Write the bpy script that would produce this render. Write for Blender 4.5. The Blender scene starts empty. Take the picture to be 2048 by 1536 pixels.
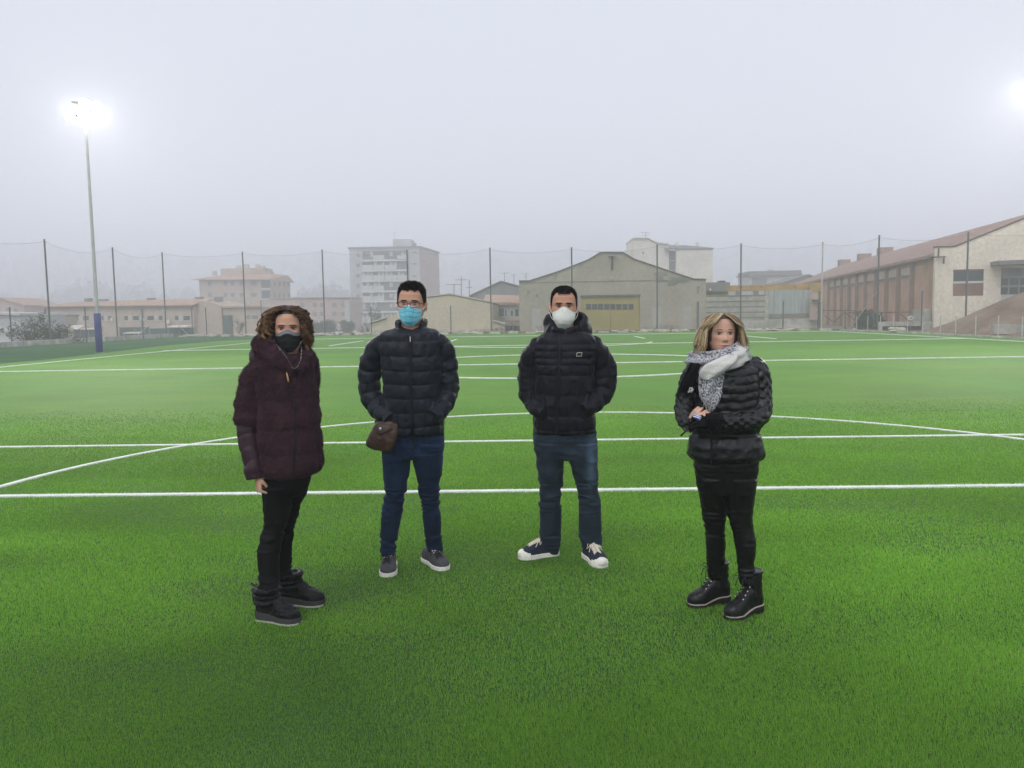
import bpy, math, random
import numpy as np
from mathutils import Vector, Matrix

# ------------------------------------------------------------------ camera, sky, sun, exposure
SC = bpy.context.scene
COL = SC.collection
rad = math.radians
random.seed(7)
RNG = np.random.default_rng(11)

FPX, CAM_H = 1600.0, 1.6
PITCH, ROLL, YAW = 0.08534721, -0.01621321, 0.02668726


def cam_axes():
    cp, sp, cr, sr, cy, sy = [f(a) for a in (PITCH, ROLL, YAW) for f in (math.cos, math.sin)]
    Z = Matrix(((cy, -sy, 0), (sy, cy, 0), (0, 0, 1)))
    rt, up, fw = Z @ Vector((1, 0, 0)), Z @ Vector((0, sp, cp)), Z @ Vector((0, cp, -sp))
    return rt * cr + up * sr, up * cr - rt * sr, fw


RT, UP, FW = cam_axes()
cam_data = bpy.data.cameras.new('camera')
cam = bpy.data.objects.new('camera', cam_data)
COL.objects.link(cam)
cam.matrix_world = Matrix(((RT.x, UP.x, -FW.x, 0), (RT.y, UP.y, -FW.y, 0), (RT.z, UP.z, -FW.z, CAM_H), (0, 0, 0, 1)))
cam_data.sensor_width = 36
cam_data.lens = 36 * FPX / 2048
cam_data.clip_start, cam_data.clip_end = 0.05, 4000
SC.camera = cam

SUN_EL, SUN_AZ = 48, 200
world = bpy.data.worlds.new('World')
SC.world = world
world.use_nodes = True
wn, wl = world.node_tree.nodes, world.node_tree.links
wbg = wn['Background']
sky = wn.new('ShaderNodeTexSky')
sky.sky_type = 'NISHITA'
sky.sun_disc = False
sky.sun_elevation, sky.sun_rotation = rad(SUN_EL), rad(SUN_AZ)
sky.air_density, sky.dust_density, sky.ozone_density = 1.0, 6.0, 1.0
hsv = wn.new('ShaderNodeHueSaturation')
hsv.inputs['Saturation'].default_value = 0.16
wl.new(sky.outputs[0], hsv.inputs['Color'])
wmix = wn.new('ShaderNodeMix')                      # fog above the roofs evens out the sky
wmix.data_type = 'RGBA'
wmix.inputs[0].default_value = 0.72
wmix.inputs[7].default_value = (6.0, 6.3, 7.3, 1)
wl.new(hsv.outputs[0], wmix.inputs[6])
wl.new(wmix.outputs[2], wbg.inputs[0])
wbg.inputs[1].default_value = 0.14

sun_data = bpy.data.lights.new('sun', 'SUN')
sun_data.energy, sun_data.angle, sun_data.color = 0.6, rad(40), (1.0, 0.97, 0.92)
sun = bpy.data.objects.new('sun', sun_data)
COL.objects.link(sun)
sun.rotation_euler = (rad(90 - SUN_EL), 0, rad(180 - SUN_AZ))

SC.view_settings.view_transform = 'Standard'
SC.view_settings.look = 'None'
SC.view_settings.gamma = 1
SC.view_settings.exposure = 0.12
SC.render.engine = 'CYCLES'
SC.cycles.use_denoising = True
SC.cycles.max_bounces = 6
SC.cycles.volume_bounces = 1
SC.cycles.transparent_max_bounces = 16


# ------------------------------------------------------------------ helpers
def ray(px, py):
    return RT * ((px - 1024) / FPX) + UP * ((768 - py) / FPX) + FW


def at(px, py, Y):
    """world point seen at a photo pixel when it stands Y metres down the field"""
    w = ray(px, py)
    t = Y / w.y
    return Vector((w.x * t, Y, CAM_H + w.z * t))


def hit(px, py, P0, n):
    w = ray(px, py)
    t = (Vector(P0) - Vector((0, 0, CAM_H))).dot(n) / w.dot(n)
    return Vector((0, 0, CAM_H)) + w * t


class MB:
    """collects shapes into one mesh (world coordinates)"""

    def __init__(s):
        s.V, s.F, s.C, s.n = [], [], [], 0

    def add(s, V, F, col=(1, 1, 1)):
        V = np.asarray(V, float).reshape(-1, 3)
        s.V.append(V)
        if isinstance(F, np.ndarray):
            F = F.tolist()
        o = s.n
        s.F += [tuple(i + o for i in f) for f in F]
        c = np.asarray(col, float)
        s.C.append(np.tile(c, (len(V), 1)) if c.ndim == 1 else c)
        s.n += len(V)
        return s

    def box(s, a, b, col=(1, 1, 1), M=None):
        (x0, y0, z0), (x1, y1, z1) = a, b
        V = np.array([(x, y, z) for z in (z0, z1) for y in (y0, y1) for x in (x0, x1)], float)
        if M is not None:
            V = np.array([M @ Vector(v) for v in V])
        return s.add(V, [(0, 2, 3, 1), (4, 5, 7, 6), (0, 1, 5, 4), (2, 6, 7, 3), (0, 4, 6, 2), (1, 3, 7, 5)], col)

    def prism(s, poly, off, col=(1, 1, 1)):
        """planar polygon (3-D points) swept along a vector"""
        P = np.array([tuple(p) for p in poly], float)
        n = len(P)
        V = np.vstack([P, P + np.array(tuple(off))])
        F = [tuple(range(n))[::-1], tuple(range(n, 2 * n))]
        F += [(i, (i + 1) % n, n + (i + 1) % n, n + i) for i in range(n)]
        return s.add(V, F, col)

    def loft(s, R, col=(1, 1, 1), cap=True):
        R = np.asarray(R, float)
        m, n, _ = R.shape
        i, j = np.meshgrid(np.arange(m - 1), np.arange(n), indexing='ij')
        a, b = (i * n + j).ravel(), (i * n + (j + 1) % n).ravel()
        F = np.stack([a, b, b + n, a + n], 1).tolist()
        V = R.reshape(-1, 3)
        c = np.asarray(col, float)
        if cap:
            k = m * n
            V = np.vstack([V, R[0].mean(0), R[-1].mean(0)])
            F += [(k, (q + 1) % n, q) for q in range(n)] + [(k + 1, (m - 1) * n + q, (m - 1) * n + (q + 1) % n) for q in range(n)]
            if c.ndim == 2 and len(c) == m * n:
                c = np.vstack([c, c[0], c[-1]])
        return s.add(V, F, c)

    def tube(s, pts, r, n=8, col=(1, 1, 1), flat=1.0, cap=True):
        return s.loft(tube_rings(pts, r, n, flat), col, cap)

    def sphere(s, c, r, n=12, col=(1, 1, 1)):
        r = np.array(r if hasattr(r, '__len__') else (r, r, r), float)
        R = []
        for t in np.linspace(0.02, math.pi - 0.02, max(5, n // 2 + 2)):
            a = np.linspace(0, 2 * math.pi, n, endpoint=False)
            R.append(np.stack([np.cos(a) * math.sin(t) * r[0] + c[0], np.sin(a) * math.sin(t) * r[1] + c[1], np.full(n, -math.cos(t) * r[2] + c[2])], 1))
        return s.loft(np.array(R), col)

    def arrays(s):
        return np.vstack(s.V), s.F, np.vstack(s.C)

    def build(s, name, mat, parent=None, smooth=False, col=False):
        V, F, C = s.arrays()
        return mesh_obj(name, V, F, mat, parent, smooth, C if col else None)


def tube_rings(pts, r, n=8, flat=1.0, ref=None):
    P = np.array([tuple(p) for p in pts], float)
    m = len(P)
    r = np.broadcast_to(np.asarray(r, float), (m,))
    T = np.gradient(P, axis=0)
    T /= np.linalg.norm(T, axis=1)[:, None] + 1e-12
    u = np.cross(T[0], ref if ref is not None else ((0, 0, 1) if abs(T[0][2]) < 0.9 else (0, 1, 0)))
    u /= np.linalg.norm(u)
    a = np.linspace(0, 2 * math.pi, n, endpoint=False)
    R = []
    for k in range(m):
        u = u - T[k] * u.dot(T[k])
        u /= np.linalg.norm(u) + 1e-12
        v = np.cross(T[k], u)
        R.append(P[k] + r[k] * (np.cos(a)[:, None] * u + flat * np.sin(a)[:, None] * v))
    return np.array(R)


def origin_of(o):
    w = Vector((0, 0, 0))
    while o is not None:
        w += o.location
        o = o.parent
    return w


def mesh_obj(name, V, F, mat, parent=None, smooth=False, C=None, loc=None):
    V = np.asarray(V, float)
    if parent is not None:
        off = origin_of(parent)
        loc = Vector((0, 0, 0))
    else:
        if loc is None:
            loc = Vector(((V[:, 0].min() + V[:, 0].max()) / 2, (V[:, 1].min() + V[:, 1].max()) / 2, V[:, 2].min()))
        off = Vector(loc)
    me = bpy.data.meshes.new(name)
    if isinstance(F, np.ndarray):
        V2 = (V - np.array(off)).astype(np.float32)
        k = F.shape[1]
        me.vertices.add(len(V2))
        me.vertices.foreach_set('co', V2.ravel())
        me.loops.add(F.size)
        me.loops.foreach_set('vertex_index', F.astype(np.int32).ravel())
        me.polygons.add(len(F))
        me.polygons.foreach_set('loop_start', np.arange(0, F.size, k, dtype=np.int32))
        me.update(calc_edges=True)
    else:
        me.from_pydata((V - np.array(off)).tolist(), [], F)
    if C is not None:
        ca = me.color_attributes.new('Col', 'FLOAT_COLOR', 'POINT')
        c4 = np.ones((len(V), 4), np.float32)
        c4[:, :3] = C[:, :3]
        ca.data.foreach_set('color', c4.ravel())
    if smooth:
        me.polygons.foreach_set('use_smooth', np.ones(len(me.polygons), bool))
    me.materials.append(mat)
    o = bpy.data.objects.new(name, me)
    o.location = loc
    COL.objects.link(o)
    if parent is not None:
        o.parent = parent
    return o


def tag(o, label=None, cat=None, group=None, kind=None):
    if label:
        o['label'] = label
    if cat:
        o['category'] = cat
    if group:
        o['group'] = group
    if kind:
        o['kind'] = kind
    return o


def thing(name, loc, label, cat, group=None):
    o = bpy.data.objects.new(name, None)
    o.empty_display_size = 0.3
    o.location = loc
    COL.objects.link(o)
    return tag(o, label, cat, group)


def hash3(i, j, k, s=0):
    h = (i * 374761393 + j * 668265263 + k * 2147483647 + s * 1274126177) & 0xFFFFFFFF
    h = ((h ^ (h >> 13)) * 1274126177) & 0xFFFFFFFF
    return ((h ^ (h >> 16)) & 0xFFFF) / 65535.0


def vnoise(P, scale=1.0, s=0):
    """smooth value noise in -1..1 for an array of points"""
    P = np.asarray(P, float) * scale
    I = np.floor(P).astype(np.int64)
    f = P - I
    f = f * f * (3 - 2 * f)
    out = 0
    for dx in (0, 1):
        for dy in (0, 1):
            for dz in (0, 1):
                w = (f[:, 0] if dx else 1 - f[:, 0]) * (f[:, 1] if dy else 1 - f[:, 1]) * (f[:, 2] if dz else 1 - f[:, 2])
                out = out + w * hash3(I[:, 0] + dx, I[:, 1] + dy, I[:, 2] + dz, s)
    return out * 2 - 1


# ------------------------------------------------------------------ materials
def material(name, col, rough=0.8, var=0.25, scale=3.0, detail=6, bump=0.0, bscale=None, col2=None, metal=0.0, spec=0.3,
             sheen=0.0, attr=False, coat=0.0, stretch=(1, 1, 1), bdist=0.02, fine=0.12, sheentint=None):
    """Principled material whose colour wanders with two sizes of noise, with optional bump"""
    m = bpy.data.materials.new(name)
    m.use_nodes = True
    N, L = m.node_tree.nodes, m.node_tree.links
    b = N['Principled BSDF']
    tc = N.new('ShaderNodeTexCoord')
    mp = N.new('ShaderNodeMapping')
    mp.inputs['Scale'].default_value = stretch
    L.new(tc.outputs['Object'], mp.inputs[0])
    n1 = N.new('ShaderNodeTexNoise')
    n1.inputs['Scale'].default_value, n1.inputs['Detail'].default_value = scale, detail
    n1.inputs['Roughness'].default_value = 0.65
    L.new(mp.outputs[0], n1.inputs['Vector'])
    r1 = N.new('ShaderNodeValToRGB')
    r1.color_ramp.elements[0].position, r1.color_ramp.elements[1].position = 0.32, 0.68
    c = np.array(col, float)
    lo = c * (1 - var)
    hi = np.array(col2, float) if col2 is not None else np.minimum(c * (1 + var), 0.95)
    r1.color_ramp.elements[0].color = (*lo, 1)
    r1.color_ramp.elements[1].color = (*hi, 1)
    L.new(n1.outputs['Fac'], r1.inputs[0])
    n2 = N.new('ShaderNodeTexNoise')
    n2.inputs['Scale'].default_value, n2.inputs['Detail'].default_value = scale * 14, 3
    L.new(mp.outputs[0], n2.inputs['Vector'])
    mr = N.new('ShaderNodeMapRange')
    mr.inputs[1].default_value, mr.inputs[2].default_value = 0.3, 0.7
    mr.inputs[3].default_value, mr.inputs[4].default_value = 1 - fine, 1 + fine
    L.new(n2.outputs['Fac'], mr.inputs[0])
    mul = N.new('ShaderNodeMix')
    mul.data_type, mul.blend_type = 'RGBA', 'MULTIPLY'
    mul.inputs[0].default_value = 1
    L.new(r1.outputs[0], mul.inputs[6])
    L.new(mr.outputs[0], mul.inputs[7])
    out = mul.outputs[2]
    if attr:
        at_ = N.new('ShaderNodeAttribute')
        at_.attribute_name = 'Col'
        m2 = N.new('ShaderNodeMix')
        m2.data_type, m2.blend_type = 'RGBA', 'MULTIPLY'
        m2.inputs[0].default_value = 1
        L.new(out, m2.inputs[6])
        L.new(at_.outputs['Color'], m2.inputs[7])
        out = m2.outputs[2]
    L.new(out, b.inputs['Base Color'])
    b.inputs['Roughness'].default_value = rough
    b.inputs['Metallic'].default_value = metal
    b.inputs['Specular IOR Level'].default_value = spec
    if sheen:
        b.inputs['Sheen Weight'].default_value = sheen
        b.inputs['Sheen Roughness'].default_value = 0.4
        if sheentint:
            b.inputs['Sheen Tint'].default_value = (*sheentint, 1)
    if coat:
        b.inputs['Coat Weight'].default_value = coat
    if bump:
        n3 = N.new('ShaderNodeTexNoise')
        n3.inputs['Scale'].default_value, n3.inputs['Detail'].default_value = bscale or scale * 8, 5
        L.new(mp.outputs[0], n3.inputs['Vector'])
        bp = N.new('ShaderNodeBump')
        bp.inputs['Strength'].default_value, bp.inputs['Distance'].default_value = bump, bdist
        L.new(n3.outputs['Fac'], bp.inputs['Height'])
        L.new(bp.outputs[0], b.inputs['Normal'])
    return m


def brick_material(name, c1, c2, mortar, scale=4.0, axis='xz'):
    m = material(name, c1, 0.9, bump=0.3, scale=0.6)
    N, L = m.node_tree.nodes, m.node_tree.links
    b = N['Principled BSDF']
    tc = [n for n in N if n.type == 'TEX_COORD'][0]
    sep, cmb = N.new('ShaderNodeSeparateXYZ'), N.new('ShaderNodeCombineXYZ')
    L.new(tc.outputs['Object'], sep.inputs[0])
    L.new(sep.outputs['X' if axis == 'xz' else 'Y'], cmb.inputs[0])
    L.new(sep.outputs['Z'], cmb.inputs[1])
    br = N.new('ShaderNodeTexBrick')
    br.inputs['Scale'].default_value = scale
    br.inputs['Mortar Size'].default_value = 0.012
    br.inputs['Color1'].default_value, br.inputs['Color2'].default_value = (*c1, 1), (*c2, 1)
    br.inputs['Mortar'].default_value = (*mortar, 1)
    L.new(cmb.outputs[0], br.inputs['Vector'])
    mul = N.new('ShaderNodeMix')
    mul.data_type, mul.blend_type = 'RGBA', 'MULTIPLY'
    mul.inputs[0].default_value = 1
    ns = N.new('ShaderNodeTexNoise')
    ns.inputs['Scale'].default_value, ns.inputs['Detail'].default_value = 0.5, 8
    L.new(tc.outputs['Object'], ns.inputs['Vector'])
    mr = N.new('ShaderNodeMapRange')
    mr.inputs[1].default_value, mr.inputs[2].default_value, mr.inputs[3].default_value, mr.inputs[4].default_value = 0.3, 0.7, 0.7, 1.25
    L.new(ns.outputs['Fac'], mr.inputs[0])
    L.new(br.outputs['Color'], mul.inputs[6])
    L.new(mr.outputs[0], mul.inputs[7])
    L.new(mul.outputs[2], b.inputs['Base Color'])
    return m


def emitter(name, col, strength):
    m = bpy.data.materials.new(name)
    m.use_nodes = True
    b = m.node_tree.nodes['Principled BSDF']
    b.inputs['Emission Color'].default_value = (*col, 1)
    b.inputs['Emission Strength'].default_value = strength
    return m


M = dict(
    concrete=material('concrete', (0.36, 0.34, 0.30), 0.9, 0.3, 1.2, bump=0.4),
    kerb=material('kerb_concrete', (0.42, 0.40, 0.355), 0.9, 0.4, 0.9, bump=0.6, bdist=0.05),
    dirt=material('dirt', (0.25, 0.155, 0.105), 0.95, 0.45, 0.5, bump=0.9, bdist=0.1, col2=(0.27, 0.2, 0.145)),
    ground=material('ground_earth', (0.17, 0.15, 0.115), 0.95, 0.4, 0.25, bump=0.6, bdist=0.05),
    galv=material('galvanised_steel', (0.22, 0.23, 0.24), 0.55, 0.15, 3, metal=0.3),
    darkpost=material('dark_steel', (0.085, 0.087, 0.095), 0.6, 0.15, 3),
    palepost=material('pale_steel', (0.42, 0.42, 0.41), 0.6, 0.15, 3),
    bluepad=material('blue_padding', (0.018, 0.03, 0.16), 0.5, 0.12, 2, bump=0.1),
    glass=material('dark_glass', (0.035, 0.04, 0.045), 0.2, 0.3, 1, spec=0.5),
    frame=material('window_frame', (0.5, 0.5, 0.48), 0.7, 0.1, 2),
    shutter=material('pale_shutter', (0.52, 0.47, 0.4), 0.8, 0.1, 2),
    tile=material('roof_tile', (0.30, 0.195, 0.16), 0.9, 0.4, 1.5, bump=0.5, stretch=(3, 0.6, 1)),
    tilefaint=material('sandy_tile', (0.42, 0.28, 0.2), 0.9, 0.2, 1.0),
    beige=material('beige_render', (0.45, 0.36, 0.29), 0.9, 0.12, 0.3),
    sand=material('sand_panel', (0.56, 0.49, 0.36), 0.9, 0.10, 0.35),
    white=material('white_render', (0.66, 0.62, 0.54), 0.9, 0.12, 0.25),
    hallwhite=material('hall_render', (0.70, 0.63, 0.52), 0.9, 0.14, 0.35, bump=0.2, detail=9),
    greywall=material('grey_render', (0.35, 0.31, 0.245), 0.9, 0.2, 0.22, detail=12, fine=0.10, bump=0.2),
    palepatch=material('pale_patch', (0.38, 0.37, 0.33), 0.9, 0.12, 0.5),
    darkstain=material('dark_stain', (0.2, 0.19, 0.155), 0.9, 0.3, 0.5),
    roofedge=material('roof_edge', (0.12, 0.105, 0.085), 0.9, 0.2, 1),
    olive=material('olive_paint', (0.33, 0.265, 0.075), 0.6, 0.14, 0.5, fine=0.05),
    yellow=material('ochre_paint', (0.40, 0.25, 0.08), 0.7, 0.3, 0.8),
    sheet=material('zinc_sheet', (0.36, 0.38, 0.37), 0.5, 0.25, 0.7, stretch=(6, 1, 0.4), metal=0.2),
    brickhall=brick_material('hall_brick', (0.50, 0.29, 0.195), (0.45, 0.25, 0.17), (0.45, 0.33, 0.26), 3.5, 'yz'),
    brickinfill=brick_material('infill_brick', (0.25, 0.13, 0.1), (0.21, 0.11, 0.085), (0.3, 0.24, 0.2), 6, 'xz'),
    pilaster=material('pilaster_brick', (0.25, 0.15, 0.115), 0.9, 0.2, 1),
    rust=material('rust', (0.12, 0.07, 0.05), 0.9, 0.3, 1),
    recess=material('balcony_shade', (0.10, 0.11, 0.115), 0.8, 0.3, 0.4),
    greyroof=material('grey_roof', (0.2, 0.19, 0.18), 0.9, 0.2, 0.5),
    bluegrey=material('pale_grey_render', (0.45, 0.45, 0.44), 0.9, 0.12, 0.2),
    greenscreen=material('green_screen', (0.04, 0.075, 0.062), 0.8, 0.2, 0.5),
    pinkwall=material('pink_brick_wall', (0.46, 0.33, 0.29), 0.9, 0.12, 0.2),
    aluminium=material('balcony_panel', (0.55, 0.56, 0.55), 0.6, 0.1, 0.5),
    leaf=material('leaf', (0.06, 0.062, 0.032), 0.8, 0.4, 4),
    hedge=material('hedge_leaf', (0.04, 0.06, 0.035), 0.8, 0.4, 4),
    bark=material('bark', (0.09, 0.075, 0.06), 0.9, 0.3, 4),
    car=material('white_car_paint', (0.7, 0.72, 0.75), 0.3, 0.05, 1, coat=0.5),
    tyre=material('tyre_rubber', (0.02, 0.02, 0.02), 0.8, 0.1, 3),
    rubble=material('rubble', (0.42, 0.38, 0.31), 0.95, 0.3, 2, bump=0.5),
)


# ================================================================== SETTING
def back_kerb_y(x):
    return 65.0 - 0.2417 * (x - 24.0)


def line_mask(X, Y):
    """where the white fibres are sewn in (the field's markings)"""
    m = (np.abs(Y - 7.197) < 0.065) | (np.abs(Y - 10.123) < 0.06) | (np.abs(Y - 26.224) < 0.06)
    m |= np.abs(np.hypot(X - 0.645, Y - 7.088) - 5.92) < 0.055
    m |= (np.hypot((X - 0.52) / 1.6, Y - 7.2) < 0.10)
    return m


def turf_material():
    m = bpy.data.materials.new('artificial_turf')
    m.use_nodes = True
    N, L = m.node_tree.nodes, m.node_tree.links
    b = N['Principled BSDF']
    g = N.new('ShaderNodeNewGeometry')

    def noise(sc, det, stretch=(1, 1, 1), rough=0.6):
        mp = N.new('ShaderNodeMapping')
        mp.inputs['Scale'].default_value = stretch
        L.new(g.outputs['Position'], mp.inputs[0])
        n = N.new('ShaderNodeTexNoise')
        n.inputs['Scale'].default_value, n.inputs['Detail'].default_value, n.inputs['Roughness'].default_value = sc, det, rough
        L.new(mp.outputs[0], n.inputs['Vector'])
        return n

    def rng(src, a, c, lo, hi):
        r = N.new('ShaderNodeMapRange')
        for k, v in enumerate((a, c, lo, hi)):
            r.inputs[k + 1].default_value = v
        L.new(src, r.inputs[0])
        return r.outputs[0]

    def mul(a, c):
        x = N.new('ShaderNodeMath')
        x.operation = 'MULTIPLY'
        L.new(a, x.inputs[0])
        L.new(c, x.inputs[1])
        return x.outputs[0]
    big = rng(noise(0.35, 4, (1, 0.7, 1)).outputs[0], 0.3, 0.7, 0.86, 1.12)
    streak = rng(noise(1.0, 4, (0.35, 2.2, 1)).outputs[0], 0.3, 0.7, 0.92, 1.07)
    fine = rng(noise(38, 3).outputs[0], 0.3, 0.7, 0.72, 1.25)
    f = mul(mul(big, streak), fine)
    rp = N.new('ShaderNodeValToRGB')
    rp.color_ramp.elements[0].position, rp.color_ramp.elements[1].position = 0.35, 0.65
    rp.color_ramp.elements[0].color, rp.color_ramp.elements[1].color = (0.082, 0.222, 0.019, 1), (0.114, 0.240, 0.023, 1)
    L.new(noise(0.22, 3).outputs[0], rp.inputs[0])
    sp = N.new('ShaderNodeSeparateXYZ')
    L.new(g.outputs['Position'], sp.inputs[0])
    nf = rng(sp.outputs['Y'], 4.2, 10.0, 0.0, 1.0)
    im = N.new('ShaderNodeMix')                              # dark rubber infill shows between the modelled fibres
    im.data_type = 'RGBA'
    im.inputs[6].default_value = (0.022, 0.065, 0.013, 1)
    L.new(nf, im.inputs[0])
    L.new(rp.outputs[0], im.inputs[7])
    mx = N.new('ShaderNodeVectorMath')
    mx.operation = 'SCALE'
    L.new(im.outputs[2], mx.inputs[0])
    L.new(f, mx.inputs['Scale'])
    L.new(mx.outputs[0], b.inputs['Base Color'])
    b.inputs['Roughness'].default_value = 0.75
    b.inputs['Specular IOR Level'].default_value = 0.1
    b.inputs['Sheen Weight'].default_value = 0.06
    b.inputs['Sheen Roughness'].default_value = 0.55
    b.inputs['Sheen Tint'].default_value = (0.7, 0.95, 0.5, 1)
    bp = N.new('ShaderNodeBump')
    bp.inputs['Strength'].default_value, bp.inputs['Distance'].default_value = 0.6, 0.02
    L.new(noise(60, 3).outputs[0], bp.inputs['Height'])
    L.new(bp.outputs[0], b.inputs['Normal'])
    return m


M['turf'] = turf_material()
M['whiteline'] = material('white_fibre', (0.74, 0.78, 0.72), 0.8, 0.16, 6, bump=0.4)
M['darkturf'] = material('dark_turf', (0.038, 0.105, 0.038), 0.9, 0.3, 0.4, spec=0.1, bump=0.4, bscale=40, col2=(0.055, 0.14, 0.05))


def sheet(name, poly, z, mat, kind='structure'):
    V = np.array([(x, y, z) for x, y in poly], float)
    o = mesh_obj(name, V, [tuple(range(len(V)))], mat, loc=(0, 0, 0))
    return tag(o, kind=kind)


# ground: one sheet out to the horizon, lower beyond the left kerb
gx = np.array([-900, -300, -120, -60, -41, -37.2, -36.4, -30, 0, 26, 30, 60, 150, 900.])
gy = np.array([-60, -20, 10, 30, 45, 55, 62, 66, 70, 79, 81, 85, 95, 110, 150, 300, 900.])
GX, GY = np.meshgrid(gx, gy)
GZ = np.where(GX < -37, -2.6, -0.16) * np.ones_like(GX)
GZ = np.where((GY > 82) & (GX < 30), np.minimum(GZ, -1.2), GZ)
V = np.stack([GX, GY, GZ], -1).reshape(-1, 3)
nx = len(gx)
F = [(j * nx + i, j * nx + i + 1, (j + 1) * nx + i + 1, (j + 1) * nx + i) for j in range(len(gy) - 1) for i in range(nx - 1)]
tag(mesh_obj('ground', V, F, M['ground'], loc=(0, 0, 0)), kind='structure')

sheet('pitch', [(-21.2, -14), (25.0, -14), (24.9, 40), (25.3, 56), (24.0, 65.0), (-18.5, back_kerb_y(-18.5)), (-24.3, 62), (-24.2, 52), (-21.5, 36)], 0.0, M['turf'])
sheet('dark_turf', [(-36.3, -14), (-21.2, -14), (-21.5, 36), (-24.2, 52), (-24.3, 62), (-18.5, back_kerb_y(-18.5)), (-36.3, back_kerb_y(-36.3))], -0.004, M['darkturf'])


def strip(mb, pts, w, z0=0.0, z1=0.022):
    P = np.array(pts, float)
    T = np.gradient(P, axis=0)
    T /= np.linalg.norm(T, axis=1)[:, None]
    Nn = np.stack([-T[:, 1], T[:, 0]], 1) * w / 2
    R = []
    for p, n in zip(P, Nn):
        R.append([(p[0] + n[0], p[1] + n[1], z0), (p[0] - n[0], p[1] - n[1], z0), (p[0] - n[0], p[1] - n[1], z1), (p[0] + n[0], p[1] + n[1], z1)])
    mb.loft(np.array(R))


def arc(cx, cy, r, a0, a1, n=64):
    return [(cx + r * math.cos(a), cy + r * math.sin(a)) for a in np.linspace(a0, a1, n)]


XL, XR = -19.57, 22.88
mb = MB()
for y, w in ((7.197, 0.11), (10.123, 0.11), (26.224, 0.13), (42.79, 0.13), (62.4, 0.14)):
    w = 0.07 if y < 12 else w
    strip(mb, [(XL - 0.4, y), (0, y), (XR, y)], w, z1=0.012 if y < 12 else 0.024)
strip(mb, [(XL, -14), (XL, 20), (XL, 62.4)], 0.14)
strip(mb, [(XR, -14), (XR, 20), (XR, 62.4)], 0.14)
strip(mb, arc(0.645, 7.088, 5.92, 0, 2 * math.pi, 129), 0.065, z1=0.0125)
strip(mb, arc(0.724, 26.224, 6.09, 0, 2 * math.pi, 97), 0.13, z1=0.0245)
strip(mb, arc(0.7, 45.8, 6.0, math.pi * 1.12, math.pi * 1.94, 60), 0.16, z1=0.0245)
for a, b_ in (((-11.84, 46.45), (-11.84, 55.6)), ((-5.3, 49.5), (-5.3, 55.7)), ((7.15, 51.5), (7.15, 56.2)), ((14.1, 46.9), (14.1, 56))):
    strip(mb, [a, ((a[0] + b_[0]) / 2, (a[1] + b_[1]) / 2), b_], 0.16)
tag(mb.build('pitch_markings', M['whiteline']), kind='structure')


# turf fibres standing in the nearer part of the pitch
GREENS = ((0.205, 0.435, 0.050), (0.125, 0.325, 0.038), (0.29, 0.445, 0.078))


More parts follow.
